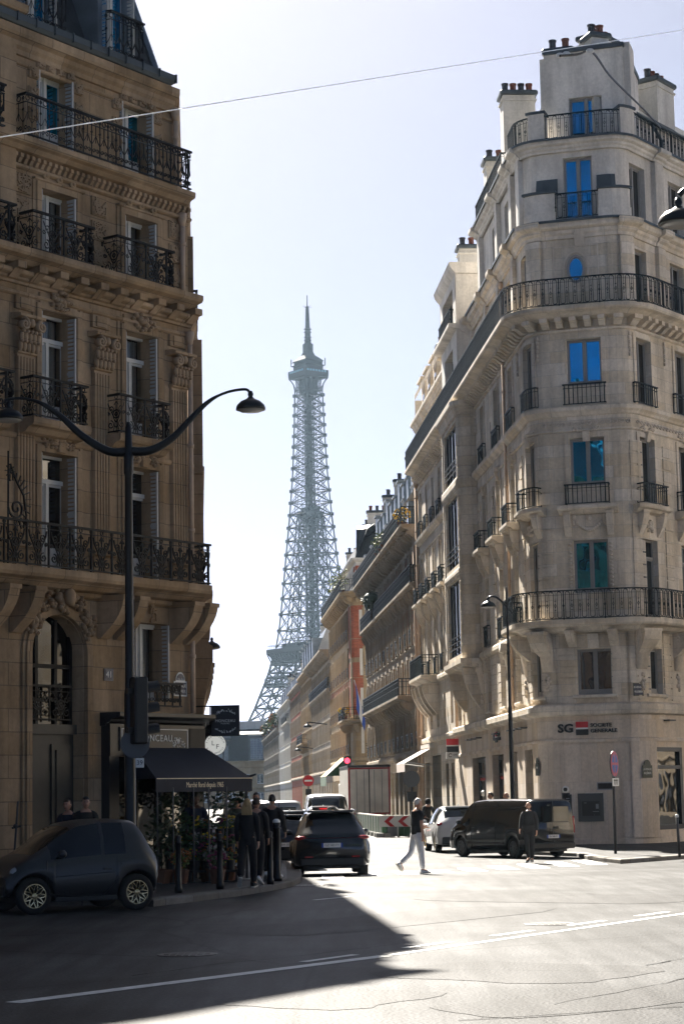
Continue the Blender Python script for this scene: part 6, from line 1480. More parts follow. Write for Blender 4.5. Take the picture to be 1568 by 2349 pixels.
b = Vector(PL.at(-5.3, 2.0)); b.z = .13; t = at(42, 1838, b.y)-b; o = thing('thin_post', 'thin black leaning post by the arched door at the left edge', 'post', b); mb = MB(); mb.tube([(t.x-.12, 0, 0), t], .022, 6); mb.blob((t.x-.05, 0, t.z*.72), .05, .05, .05, 8, 5); mb.tube([(t.x-.12, 0, t.z*.7), (t.x+.06, 0, t.z*.72)], .02, 5); obj('shaft', mb, 'dark paint metal', o)
# signs down the street
def disc_sign(name, label, x, y, Y, r, red):
    p = at(x, y, Y); b = Vector((p.x, Y, gz(Y)+.1)); o = thing(name, label, 'road sign', b); z = p.z-b.z; M = Matrix.Translation((0, -.06, z)) @ Matrix.Rotation(math.pi/2, 4, 'X')
    mb = MB(); mb.tube([(0, 0, 0), (0, 0, z+.3)], .05, 8); obj('post', mb, 'dark paint metal', o); mb = MB(); mb.lathe([(r, -.02), (r, .02)], 24, M); obj('disc', mb, 'sign red' if red else 'sign back', o)
    if red: mb = MB(); mb.box(-r*.7, r*.7, -.09, -.08, z-r*.16, z+r*.16); obj('bar', mb, 'white sign', o)
    mb = MB(); mb.box(-.22, .22, -.12, .08, z-r-.65, z-r-.2); obj('box', mb, 'black plastic', o)
disc_sign('road_sign', 'red no-entry sign with a white bar far down the street', 707, 1791, 160, .42, True)
disc_sign('road_sign', 'round grey sign back on a post under the pale awning', 943, 1787, 96, .38, False)
p = at(796, 1745, 140); b = Vector((p.x, 140, -.05)); o = thing('traffic_light', 'traffic light showing red above the lorry', 'traffic light', b); z = p.z-b.z
mb = MB(); mb.tube([(0, 0, 0), (0, 0, z-.6)], .06, 8); obj('post', mb, 'dark paint metal', o); mb = MB(); mb.bevbox(-.26, .26, -.15, .15, z-.95, z+.3, .04); obj('housing', mb, 'black plastic', o)
mat('red light', (.6, .02, .03), .4, emit=(1, .04, .08), es=.9); mb = MB(); mb.lathe([(.19, 0), (.18, .03), (.06, .06)], 18, Matrix.Translation((0, -.15, z)) @ Matrix.Rotation(math.pi/2, 4, 'X')); obj('lens', mb, 'red light', o)
# overhead cable
o = thing('overhead_cable', 'pale overhead cable strung across the avenue', 'cable', at(-60, 324, 22)); a = o.location.copy(); b = at(1640, 57, 62); mb = MB(); n = 30
mb.tube([(b-a)*i/n+Vector((0, 0, -.35*4*(i/n)*(1-i/n)+.35*4*(i/n)*(1-i/n))) for i in range(n+1)], .0085, 6); obj('wire', mb, 'wire steel', o)
c = [at(x, y, Y)-a for x, y, Y in ((1283, 128, 53.6), (1322, 125, 54), (1349, 117, 54.6), (1366, 129, 56), (1395, 171, 60), (1427, 204, 64), (1477, 253, 69), (1513, 292, 74))]
mb = MB(); mb.tube(curve3(c, 4), .035, 6); obj('hanging_lead', mb, 'black plastic', o)
mb = MB()
for x, y in ((1283, 127), (1298, 124), (1352, 117)): mb.blob(at(x, y, 54)-a, .12, .06, .08, 7, 5)
obj('clamp', mb, 'wire white', o)
# works barrier
A, B, C_ = ground(813, 1905), ground(878, 1921), ground(990, 1910); C_ = Vector((4.6, 100.5, -.15)); PBR = Path([(A.x, A.y), (B.x, B.y), (C_.x, C_.y)], 0)
o0 = Vector((B.x, B.y, -.15)); o = thing('works_barrier', 'green and grey corrugated works barrier with concrete feet around the lorry', 'barrier', o0)
mat('barrier green', (.025, .10, .03), .5); mat('barrier grey', (.20, .21, .22), .5)
for m, par in (('barrier green', 0), ('barrier grey', 1)):
    mb = MB(); n = int(PBR.u[-1]/.16)
    for i in range(n):
        if (i//4) % 2 == par: 
            u = i*.16; d = .03 if i % 2 else 0; mb.pbox(PBR, u, u+.16, d-.02, d+.02, .05-.15, 1.0-.15)
    obj('panel', mb, m, o, o0)
mb = MB(); mb.pbox(PBR, 0, PBR.u[-1], -.04, .05, .86, .92); u = .3
while u < PBR.u[-1]: mb.pbox(PBR, u-.02, u+.02, -.05, .06, -.15, .9); u += 2.0
obj('frame', mb, 'wire white', o, o0); mb = MB(); u = .3
while u < PBR.u[1]: mb.pbox(PBR, u-.35, u+.35, -.25, .3, -.15, .05); u += 2.6
mb.pbox(PBR, PBR.u[1]-.3, PBR.u[1]+.5, -.2, .35, -.15, .06); obj('foot', mb, 'concrete', o, o0)
Fc = PBR.frame(PBR.u[1]+1.15, .10, .62); o = thing('chevron_panel', 'white panel with red chevrons pointing left on the works barrier', 'road sign', Fc.translation); Fc.translation = (0, 0, 0)
mb = MB(); mb.box(-1.25, 1.25, -.02, .02, -.26, .27, Fc); obj('panel', mb, 'white sign', o); mb = MB()
for x in (-.95, -.15, .65): mb.add([Fc @ Vector((x+a, -.024, b)) for a, b in ((0, 0), (.34, .25), (.62, .25), (.28, 0), (.62, -.25), (.34, -.25))], [(0, 3, 2, 1), (0, 5, 4, 3)])
obj('chevrons', mb, 'sign red', o)
# awnings down the street
ua, ub = -39.0, -34.4; o = thing('awning', 'pale pink canvas awning over a shop next beyond the bank', 'awning', PR.at(ua, 0, 3.6)); mb = MB(); P_ = PR
mb.quad(PR.at(ua, .1, 4.35), PR.at(ua, 1.6, 3.55), PR.at(ub, 1.6, 3.55), PR.at(ub, .1, 4.35)); mb.quad(PR.at(ua, 1.6, 3.55), PR.at(ua, 1.6, 3.1), PR.at(ub, 1.6, 3.1), PR.at(ub, 1.6, 3.55)); mb.quad(PR.at(ua, .1, 4.33), PR.at(ub, .1, 4.33), PR.at(ub, 1.59, 3.53), PR.at(ua, 1.59, 3.53)); obj('canvas', mb, 'white canvas', o, o.location)
mb = MB(); mb.psweep(PR, ua, ub, [(0, 4.3), (.25, 4.35), (.25, 4.55), (0, 4.6)]); mb.tube([PR.at(ub-.1, .1, 3.4), PR.at(ub-.1, 1.5, 3.6)], .03, 5); mb.tube([PR.at(ua+.1, .1, 3.4), PR.at(ua+.1, 1.5, 3.6)], .03, 5); obj('frame', mb, 'white paint', o, o.location)
o = thing('awning', 'yellow, orange and green striped awning down the street left of the lorry', 'awning', PC.at(-9, 0, 3.4))
for i in range(8):
    mb = MB(); a, b = -13+i, -12+i; mb.quad(PC.at(a, .1, 5.2), PC.at(a, 1.9, 3.6), PC.at(b, 1.9, 3.6), PC.at(b, .1, 5.2)); obj('canvas', mb, ('yellow canvas', 'white canvas', 'orange canvas')[i % 3], o, o.location)
mb = MB(); mb.pbox(PC, -13, -5, 1.88, 1.9, 2.8, 3.6); mb.add([PC.at(-5, .1, 5.2), PC.at(-5, 1.9, 3.6), PC.at(-5, .1, 3.6)], [(0, 1, 2)]); obj('valance', mb, 'green canvas', o, o.location)
# flag and crest on the corner balcony
p = at(812, 1560, 163); o = thing('flag', 'blue and white flag hanging from a slanted pole on the brick corner building', 'flag', at(834, 1640, 166.2)); b = o.location; mb = MB(); mb.tube([(0, 0, 0), p-b], .03, 6); obj('flagpole', mb, 'wire white', o)
for k, m in ((0, 'flag blue'), (1, 'white sign'), (2, 'flag blue')):
    mb = MB(); mb.smooth = True; N = 8
    for i in range(N):
        for j in range(2):
            def q(a, c): return (p-b)*(.98-.72*c)+Vector((.05+.5*math.sin(a*2.4)*(.3+.5*c)*.6, -.1+.16*math.sin(a*5+c*7), -2.1*a*(1-.1*c)-.1))
            a0, a1 = i/N, (i+1)/N; c0_, c1_ = (k+j/2)/3, (k+(j+1)/2)/3
            mb.quad(q(a0, c0_), q(a0, c1_), q(a1, c1_), q(a1, c0_))
    obj('cloth', mb, m, o)
p = at(838, 1634, 165.8); o = thing('crest_plaque', 'round cream crest plaque on the corner balcony beside the flag', 'sign', p); mb = MB(); M = Matrix.Rotation(math.pi/2, 4, 'X'); mb.lathe([(.42, 0), (.42, .05), (.36, .08)], 20, M); obj('disc', mb, 'cream letters', o); mb = MB(); mb.lathe([(.20, .08), (.2, .11)], 16, M); mb.blob((0, -.1, .25), .12, .03, .1, 8, 5); mb.blob((.26, -.09, -.08), .07, .03, .18, 8, 5); mb.blob((-.26, -.09, -.08), .07, .03, .18, 8, 5); obj('emblem', mb, 'ochre stone', o)
# ---------------------------------------------------------------- vehicles
def paint(name, c, rough=.25, metal=.0, coat=.8): mat(name, c, rough, metal, .5, coat=coat)
paint('grey metallic paint', (.036, .037, .039), .45, .3, .25); paint('dark car paint', (.030, .032, .036), .22, .5); paint('black van paint', (.006, .006, .007), .14, .0, .35); paint('white car paint', (.62, .63, .64), .25); paint('silver car paint', (.34, .35, .37), .3, .5)
glass('car glass', (.006, .008, .010), ior=1.6, wob=.0); mat('tyre', (.012, .012, .012), .8); mat('rim metal', (.55, .43, .24), .25, .95); mat('dark rim', (.10, .10, .10), .35, .7); mat('tail red', (.30, .006, .008), .15, coat=.6); mat('lit red', (.5, .01, .01), .3, emit=(1, .02, .02), es=.25); mat('lamp clear', (.35, .37, .38), .12); mat('chrome', (.6, .6, .6), .12, 1)
def loft_car(root, st, W, wheels, r, paintm, sideglass, screens, arch=.06, dx=.07, flare=.0):
    """st: stations (x, z_sill, z_belt, z_roof, half width at sill, belt, roof) from tail to nose"""
    xs = []; x = st[0][0]
    while x < st[-1][0]-1e-6: xs.append(x); x += dx
    xs.append(st[-1][0])
    for wx in wheels: xs += [wx-r-arch, wx-r-arch+.01, wx+r+arch, wx+r+arch-.01]
    for a, b in sideglass+screens: xs += [a, b]
    xs = sorted(set(round(q, 3) for q in xs)); xs = [a for i, a in enumerate(xs) if i == 0 or a-xs[i-1] > .004]
    def val(x, k):
        for a, b in zip(st, st[1:]):
            if x <= b[0]+1e-6:
                t = (x-a[0])/(b[0]-a[0]); return a[k]+(b[k]-a[k])*t
        return st[-1][k]
    def sm(x, k): return (val(max(st[0][0], x-.06), k)+2*val(x, k)+val(min(st[-1][0], x+.06), k))/4
    rows = []
    for x in xs:
        zb, zl, zr, wb, wl_, wr = [sm(x, k) for k in range(1, 7)]
        za = 0
        for wx in wheels:
            if abs(x-wx) < r+arch: za = max(za, r+math.sqrt(max(0, (r+arch)**2-(x-wx)**2)))
        fl = flare if za else 0
        z2 = max(zb+.05, za); z3 = max(zb+.45*(zl-zb), za+.03); z1 = max(zb, za-.03)
        wm = max(wb, wl_)+.02
        rows.append([(0, z1), (wb*.86, z1), (wb+fl, z2), (wm+fl, z3), (wl_+.015, max(zl-.06, za+.05)), (wl_, zl), (wl_*.52+wr*.48+.015, zl+(zr-zl)*.5), (wr, zr-.07*min(1, (zr-zl)/.3)), (wr*.80, zr-.012), (0, zr)])
    parts = {'body': MB(), 'side_window': MB(), 'windscreen': MB()}
    for q in parts.values(): q.smooth = True
    for i in range(len(xs)-1):
        xm = (xs[i]+xs[i+1])/2
        for j in range(9):
            tgt = 'body'
            if j in (5, 6) and any(a < xm < b for a, b in sideglass): tgt = 'side_window'
            if j in (7, 8) and any(a < xm < b for a, b in screens): tgt = 'windscreen'
            for s in (1, -1):
                q = [Vector((xs[a], s*rows[a][b][0], rows[a][b][1])) for a, b in ((i, j), (i, j+1), (i+1, j+1), (i+1, j))]
                if s > 0: q = q[::-1]
                parts[tgt].quad(*q)
    for e in (0, -1): 
        rr = rows[e]; p = [Vector((xs[e], y, z)) for y, z in rr]+[Vector((xs[e], -y, z)) for y, z in rr[::-1][1:-1]]
        parts['body'].add(p, [tuple(range(len(p)))])
    for n, q in parts.items():
        if not q.v: continue
        me = mesh_of(n, q, paintm if n == 'body' else 'car glass'); bm = bmesh.new(); bm.from_mesh(me); bmesh.ops.remove_doubles(bm, verts=bm.verts, dist=.0008); bm.to_mesh(me); bm.free(); obj(n, me, None, root)
    return val
def wheel(root, x, y, r, rim='rim metal', spokes=10, w=.21, wavy=False):
    s = 1 if y > 0 else -1; M = Matrix.Translation((x, y, r)) @ Matrix.Rotation(-s*math.pi/2, 4, 'X')
    mb = MB(); mb.smooth = True; h = w/2; mb.lathe([(r*.62, -h), (r*.93, -h), (r, -h*.6), (r, h*.6), (r*.93, h), (r*.66, h), (r*.64, h*.6), (r*.2, h*.3)], 28, M); t = obj('wheel', mb, 'tyre', root)
    mb = MB(); mb.rings([[Vector((a*math.cos(2*math.pi*k/28), a*math.sin(2*math.pi*k/28), z)) for k in range(28)] for a, z in ((r*.66, h*.55), (r*.68, h*.98), (r*.62, h*.98), (r*.60, h*.6))], False, M)
    for k in range(spokes):
        a = 2*math.pi*k/spokes; c = lambda a_, q, z: Vector((q*math.cos(a_), q*math.sin(a_), z))
        if wavy:
            for d in (-1, 1): mb.rings([[M @ (c(a, q, z)+c(a+math.pi/2, e*wd, 0)) for e, z in ((-1, h*.6), (1, h*.6), (1, zt), (-1, zt))] for a, q, wd, zt in ((a, r*.10, r*.04, h*.8), (a, r*.32, r*.035, h*.86), (a+d*.20, r*.50, r*.028, h*.92), (a+d*.30, r*.64, r*.028, h*.95))])
        else: mb.rings([[M @ (c(a, q, z)+c(a+math.pi/2, e*wd, 0)) for e, z in ((-1, h*.55), (1, h*.55), (1, zt), (-1, zt))] for q, wd, zt in ((r*.12, r*.06, h*.8), (r*.64, r*.05, h*.9))])
    mb.lathe([(r*.16, h*.5), (r*.15, h*.9), (r*.06, h*.95)], 14, M); obj('rim', mb, rim, t)
    mb = MB(); mb.lathe([(r*.6, -h*.2), (r*.6, h*.25)], 20, M); obj('brake', mb, 'tyre', t)
def number_plate(root, x, y, z, txt, face=-1, w=.52):
    mb = MB(); mb.box(x-.008, x+.008, y-w/2, y+w/2, z-.055, z+.055); p = obj('number_plate', mb, 'white sign', root)
    mb = MB(); 
    for s in (-1, 1): a, b = sorted((y+s*(w/2-.045), y+s*w/2)); mb.box(x-.010, x+.006, a, b, z-.055, z+.055)
    obj('blue_band', mb, 'flag blue', p)
    M = Matrix.Translation((x+face*.011, y, z)) @ Matrix.Rotation(-math.pi/2 if face < 0 else math.pi/2, 4, 'Z')
    mb = MB(); text_mb(mb, txt, .085, M, .003, sx=.95); obj('characters', mb, 'black frame', p)
def mirror(root, x, y, z, m):
    s = 1 if y > 0 else -1; mb = MB(); mb.smooth = True; mb.blob((x, y+s*.10, z), .07, .10, .075, 10, 7); mb.tube([(x+.03, y-s*.02, z-.06), (x+.01, y+s*.06, z-.02)], .025, 6); obj('mirror', mb, m, root)
def gap(root, pts, t=.012):
    """door shut lines: thin dark rebates lying on the skin"""
    mb = MB(); mb.tube(pts, t, 4); obj('door_seam', mb, 'black frame', root)
def place_two(pr, pf, L): # heading from rear and front wheel ground points
    d = pf-pr; d.z = 0; return math.atan2(d.y, d.x)
# small parked car
pr, pf = ground(312, 2087), ground(72, 2098); hd = place_two(pr, pf, 0); fw = Vector((math.cos(hd), math.sin(hd), 0)); lf = Vector((-fw.y, fw.x, 0))
c = (pr+pf)/2-lf*.70; SM = thing('small_car', 'tiny two-door grey car with gold spoked wheels parked in shade at the left', 'car', (c.x, c.y, 0), hd)
SM.scale = (.985, .985, .985)
st = [(-1.34, .40, .78, 1.02, .66, .70, .52), (-1.28, .30, .82, 1.10, .74, .76, .56), (-1.16, .24, .90, 1.30, .79, .80, .58), (-1.0, .22, .95, 1.50, .81, .815, .60), (-.80, .22, .96, 1.545, .82, .815, .61), (-.35, .21, .955, 1.555, .82, .81, .62), (.10, .21, .93, 1.50, .82, .805, .61), (.42, .21, .905, 1.34, .82, .80, .59), (.80, .21, .89, 1.06, .815, .79, .58), (.98, .21, .86, .955, .81, .78, .62), (1.18, .24, .74, .84, .78, .73, .60), (1.30, .30, .62, .70, .70, .66, .52), (1.35, .36, .54, .60, .58, .56, .42)]
loft_car(SM, st, 1.66, (-.92, .92), .305, 'grey metallic paint', [(-.72, -.34), (-.27, .62)], [(-1.24, -1.02), (.22, .92)], flare=.03)
for x in (-.92, .92):
    for y in (-.74, .74): wheel(SM, x, y, .305, 'rim metal', 9, .19, True)
for s in (1, -1):
    mirror(SM, .46, s*.80, .98, 'grey metallic paint')
    mb = MB(); mb.smooth = True; mb.blob((1.14, s*.60, .70), .14, .13, .09, 10, 7); obj('headlight', mb, 'lamp clear', SM)
    mb = MB(); mb.smooth = True; mb.blob((-1.24, s*.66, .80), .05, .10, .14, 10, 7); obj('tail_light', mb, 'tail red', SM)
gap(SM, [(.70, .825, .88), (.72, .846, .60), (.66, .845, .32), (.2, .846, .28), (-.30, .846, .29), (-.52, .842, .50), (-.64, .835, .80), (-.40, .79, .96)]); gap(SM, [(.66, .85, .60), (-.5, .85, .66)], .006)
mb = MB(); mb.smooth = True; mb.blob((-.83, .822, .72), .10, .02, .09, 10, 6); obj('fuel_flap', mb, 'black plastic', SM); mb = MB(); mb.bevbox(-.46, -.30, .838, .862, .70, .73, .006); obj('door_handle', mb, 'grey metallic paint', SM)
mb = MB(); mb.bevbox(-1.37, -1.2, -.62, .62, .30, .46, .03); mb.bevbox(1.2, 1.36, -.55, .55, .28, .48, .03); mb.box(-.55, .55, .80, .835, .21, .27); mb.box(-.55, .55, -.835, -.80, .21, .27); mb.box(-1.1, 1.1, -.6, .6, .18, .4); obj('bumper', mb, 'black plastic', SM); number_plate(SM, -1.38, 0, .62, 'FR-482-KD')
# dark SUV seen from behind
p = ground(745, 2012); p.y = 50.2; yaw = R(90+3); SV = thing('suv', 'dark grey crossover car with lit tail lamps and plate GZ-583-FY stopped at the corner', 'car', (-.50, 52.3, gz(52.3)), yaw); SV.scale = (.96, .96, .96); 
st = [(-2.30, .50, .86, 1.02, .72, .74, .60), (-2.24, .34, .94, 1.10, .86, .84, .66), (-2.10, .28, 1.0, 1.20, .91, .87, .66), (-1.86, .26, 1.04, 1.46, .92, .88, .62), (-1.66, .26, 1.05, 1.60, .925, .885, .60), (-1.2, .26, 1.03, 1.645, .925, .885, .62), (-.3, .25, .99, 1.655, .925, .88, .63), (.45, .25, .96, 1.56, .925, .88, .62), (1.05, .25, .96, 1.14, .925, .87, .66), (1.5, .26, .90, 1.02, .91, .85, .70), (2.05, .30, .80, .90, .86, .78, .62), (2.3, .40, .66, .72, .68, .62, .5)]
loft_car(SV, st, 1.86, (-1.35, 1.34), .37, 'dark car paint', [(-1.5, -.72), (-.64, .15), (.22, .9)], [(-2.02, -1.68), (.5, 1.05)], flare=.03)
for x in (-1.35, 1.34):
    for y in (-.80, .80): wheel(SV, x, y, .37, 'dark rim', 10, .24)
for s in (1, -1):
    mirror(SV, .72, s*.90, 1.08, 'dark car paint')
    mb = MB(); mb.smooth = True; mb.blob((-2.20, s*.74, .98), .09, .20, .06, 10, 7); obj('tail_light', mb, 'tail red', SV)
    mb = MB(); mb.bevbox(-2.335, -2.28, s*.58-.10, s*.58+.10, .50, .535, .01); obj('fog_light', mb, 'tail red', SV)
mb = MB(); mb.bevbox(-2.30, -2.18, -.74, .74, .955, 1.0, .01); obj('light_bar', mb, 'tail red', SV); mb = MB(); mb.bevbox(-1.86, -1.55, -.58, .58, 1.60, 1.655, .02); mb.blob((-1.2, 0, 1.68), .10, .03, .06, 8, 5); obj('roof_spoiler', mb, 'dark car paint', SV)
mb = MB(); mb.bevbox(-2.36, -2.1, -.80, .80, .30, .48, .03); mb.box(-2.0, 2.0, -.7, .7, .22, .5); mb.box(-1.0, .9, .88, .94, .24, .34); mb.box(-1.0, .9, -.94, -.88, .24, .34); obj('bumper', mb, 'black plastic', SV)
number_plate(SV, -2.315, 0, .80, 'GZ·583·FY'); mb = MB(); text_mb(mb, 'LEXUS', .06, Matrix.Translation((-2.29, 0, .925)) @ Matrix.Rotation(-math.pi/2, 4, 'Z'), .008, spacing=1.9); obj('badge', mb, 'chrome', SV)
mb = MB(); mb.box(-2.0, -1.4, -.66, -.58, 1.66, 1.68) if False else mb.tube([(-1.4, .62, 1.64), (.2, .64, 1.66)], .018, 5); mb.tube([(-1.4, -.62, 1.64), (.2, -.64, 1.66)], .018, 5); obj('roof_rail', mb, 'chrome', SV)
# black van
def van(name, label, loc, rz, pm, sc=1, sideglass=((1.02, 1.62),), rearwin=True, plate=None, rim='dark rim', lit=False, grp=None):
    v = thing(name, label, 'van', loc, rz, grp); v.scale = (sc,)*3
    st = [(-2.48, .46, 1.05, 1.80, .78, .80, .70), (-2.42, .34, 1.08, 1.88, .92, .91, .76), (-2.2, .27, 1.10, 1.93, .95, .94, .79), (-1.2, .25, 1.10, 1.95, .96, .95, .80), (.3, .25, 1.10, 1.95, .96, .95, .80), (1.0, .25, 1.09, 1.90, .96, .945, .79), (1.35, .25, 1.07, 1.74, .96, .94, .76), (1.95, .26, 1.03, 1.24, .95, .92, .72), (2.25, .28, .95, 1.07, .92, .86, .70), (2.45, .34, .80, .88, .82, .74, .58), (2.5, .42, .66, .72, .68, .6, .48)]
    loft_car(v, st, 1.92, (-1.52, 1.58), .34, pm, list(sideglass), [(1.12, 1.92)], flare=.025)
    for x in (-1.52, 1.58):
        for y in (-.83, .83): wheel(v, x, y, .34, rim, 12, .22)
    for s in (1, -1):
        mirror(v, 1.5, s*.97, 1.18, pm)
        mb = MB(); mb.smooth = True; mb.bevbox(-2.47, -2.36, s*.86-.06, s*.86+.06, .80, 1.35, .025); obj('tail_light', mb, 'lit red' if lit else 'tail red', v)
        mb = MB(); mb.smooth = True; mb.blob((2.24, s*.74, .86), .16, .14, .11, 10, 7); obj('headlight', mb, 'lamp clear', v)
        mb = MB(); mb.bevbox(-1.0, 1.1, min(s*.965, s*.995), max(s*.965, s*.995), .46, .54, .01); obj('side_trim', mb, 'black plastic', v)
        gap(v, [(.88, s*.978, .34), (.88, s*.985, .8), (.88, s*.955, 1.1), (.88, s*.82, 1.86)], .008); gap(v, [(-.55, s*.978, .34), (-.55, s*.985, .8), (-.55, s*.955, 1.1), (-.55, s*.82, 1.88)], .008)
        mb = MB(); mb.bevbox(.62, .82, min(s*.96, s*1.0), max(s*.96, s*1.0), .98, 1.02, .01); mb.bevbox(-.5, -.3, min(s*.96, s*1.0), max(s*.96, s*1.0), .98, 1.02, .01); obj('door_handle', mb, pm, v)
    if rearwin: mb = MB(); mb.smooth = False; mb.bevbox(-2.492, -2.40, -.66, .66, 1.15, 1.70, .03); obj('rear_window', mb, 'car glass', v)
    gap(v, [(-2.485, 0, .45), (-2.485, 0, 1.86)], .01)
    mb = MB(); mb.bevbox(-2.56, -2.3, -.86, .86, .30, .50, .04); mb.bevbox(2.3, 2.54, -.75, .75, .28, .46, .04); mb.box(-2.2, 2.2, -.75, .75, .2, .5); obj('bumper', mb, 'black plastic', v)
    mb = MB(); mb.blob((-2.49, -.12, .98), .03, .12, .05, 8, 5); obj('door_handle', mb, 'black plastic', v)
    if plate: number_plate(v, -2.50, 0, .70, plate)
    return v
pr, pf = ground(1179, 1969), ground(1058, 1966); hd = R(90+30.5); fw = Vector((math.cos(hd), math.sin(hd), 0)); lf = Vector((-fw.y, fw.x, 0)); s = .935
c = pr+fw*1.52*s-lf*.9*s; van('black_van', 'glossy black panel van parked at an angle in front of the bank', (c.x, c.y, gz(c.y)), hd, 'black van paint', s, plate='EB-568-FC')
# white crossover beyond the van
def hatch(name, label, loc, rz, pm, h=1.56, L=4.3, W=1.8, plate='DK-217-RT', lit=False, grp=None, rim='dark rim'):
    v = thing(name, label, 'car', loc, rz, grp); k = h/1.56; w = W/2
    st = [(-L/2, .48*k, .84*k, .98*k, w*.8, w*.8, w*.62), (-L/2+.06, .33, .92*k, 1.06*k, w*.94, w*.92, w*.68), (-L/2+.2, .28, .97*k, 1.18*k, w*.98, w*.94, w*.68), (-L/2+.5, .26, 1.0*k, 1.42*k, w, w*.95, w*.66), (-L/2+.85, .25, .99*k, 1.53*k, w, w*.95, w*.67), (-.3, .24, .94*k, 1.56*k, w, w*.95, w*.68), (.35, .24, .92*k, 1.50*k, w, w*.945, w*.67), (1.0, .25, .91*k, 1.08*k, w*.995, w*.94, w*.7), (1.5, .27, .84*k, .95*k, w*.97, w*.9, w*.72), (L/2-.15, .32, .72*k, .80*k, w*.9, w*.8, w*.62), (L/2, .4, .6*k, .66*k, w*.72, w*.66, w*.5)]
    loft_car(v, st, W, (-L/2+.85, L/2-.85), .34, pm, [(-L/2+.75, -.62), (-.55, .12), (.2, .85)], [(-L/2+.22, -L/2+.72), (.42, .98)], flare=.03)
    for x in (-L/2+.85, L/2-.85):
        for y in (-w+.12, w-.12): wheel(v, x, y, .34, rim, 9, .22)
    for s in (1, -1):
        mirror(v, .68, s*w*.98, 1.02*k, pm); mb = MB(); mb.smooth = True; mb.blob((-L/2+.12, s*(w-.15), .95*k), .07, .16, .07, 10, 7); obj('tail_light', mb, 'lit red' if lit else 'tail red', v)
        mb = MB(); mb.smooth = True; mb.blob((L/2-.22, s*(w-.28), .72*k), .14, .16, .07, 10, 7); obj('headlight', mb, 'lamp clear', v)
    mb = MB(); mb.bevbox(-L/2-.03, -L/2+.2, -w*.82, w*.82, .30, .55, .03); mb.bevbox(L/2-.2, L/2+.02, -w*.75, w*.75, .28, .46, .03); mb.box(-L/2+.3, L/2-.3, -w*.75, w*.75, .2, .5); obj('bumper', mb, 'black plastic', v)
    mb = MB(); mb.bevbox(-L/2+.55, -L/2+.9, -w*.6, w*.6, 1.50*k, 1.545*k, .02); mb.blob((-L/2+1.3, 0, 1.57*k), .09, .025, .05, 8, 5); obj('roof_spoiler', mb, pm, v)
    if lit: mb = MB(); mb.bevbox(-L/2+.50, -L/2+.56, -.2, .2, 1.43*k, 1.46*k, .008); obj('brake_light', mb, 'lit red', v)
    number_plate(v, -L/2-.035, 0, .72*k, plate); return v
pr = ground(1005, 1956); hd = R(90+5); fw = Vector((math.cos(hd), math.sin(hd), 0)); lf = Vector((-fw.y, fw.x, 0)); c = pr+fw*1.3-lf*.78
hatch('white_crossover', 'white coupe-backed crossover car parked just beyond the black van', (c.x, c.y, gz(c.y)), hd, 'white car paint', 1.60, 4.4, 1.84, rim='rim metal')
G = 'cars queued down the street'
def q(px, Y): return (at(px, 1840, Y).x, Y, gz(Y))
hatch('parked_car', 'dark car with pale roof parked directly ahead of the dark crossover', q(652, 60), R(94), 'dark car paint', 1.52, grp=G, plate='AH-301-VB')
hatch('parked_car', 'silver-roofed car parked two ahead of the dark crossover', q(661, 68.5), R(94), 'silver car paint', 1.58, grp=G, plate='CX-774-LM')
van('parked_van', 'pale grey van in the parked line on the left of the street', q(634, 78), R(94), 'silver car paint', .98, grp='vans down the street')
van('parked_van', 'white van at the far left of the parked line, just right of the awning', q(562, 86), R(94), 'white car paint', 1.0, grp='vans down the street')
hatch('waiting_car', 'white car with a lit red high brake lamp waiting left of the lorry', q(738, 92), R(94), 'white car paint', 1.62, lit=True, grp=G, plate='FT-960-QS')
van('oncoming_van', 'white van with its windscreen facing us beyond the waiting white car', q(748, 108), R(-86), 'white car paint', 1.12, grp='vans down the street')
# lorry
TR = thing('lorry', 'white box lorry with grimy grey rear doors in a red frame', 'lorry', (1.30, 124, gz(124)), R(94))
mat('grimy panel', (.80, .77, .72), .6, var=.2, vs=.9); mat('frame red', (.35, .02, .025), .5)
mb = MB(); mb.bevbox(0, 7.5, -1.25, 1.25, .95, 3.75, .03); obj('box_body', mb, 'white paint', TR)
mb = MB(); mb.box(-.05, .0, -1.13, -.04, 1.05, 3.6); mb.box(-.05, .0, .04, 1.13, 1.05, 3.6); obj('rear_door', mb, 'grimy panel', TR)
mb = MB(); mb.box(-.06, .02, -1.25, -1.13, .95, 3.72); mb.box(-.06, .02, 1.13, 1.25, .95, 3.72); mb.box(-.06, .02, -1.13, 1.13, .95, 1.05); mb.box(-.06, .02, -1.13, 1.13, 3.6, 3.7); obj('rear_frame', mb, 'frame red', TR)
mb = MB(); mb.box(-.1, 7.5, -1.27, 1.27, 3.72, 3.85); mb.box(-.04, .01, -.035, .035, 1.05, 3.6); mb.box(.3, 9.2, -.5, .5, .55, .95); mb.box(.2, .35, -1.2, 1.2, .5, .7); obj('chassis', mb, 'black plastic', TR)
mb = MB()
for y in (-.75, -.3, .3, .75): mb.tube([(-.07, y, 1.1), (-.07, y, 3.55)], .02, 5)
obj('lock_rod', mb, 'steel', TR)
mb = MB(); mb.bevbox(7.7, 9.6, -1.2, 1.2, .6, 2.9, .15); obj('cab', mb, 'white paint', TR)
for x in (1.6, 8.4):
    for y in (-1.05, 1.05): wheel(TR, x, y, .45, 'dark rim', 8, .3)
for s in (-1, 1): mb = MB(); mb.bevbox(.1, .2, s*.9-.2, s*.9+.2, .55, .7, .02); obj('tail_light', mb, 'tail red', TR)
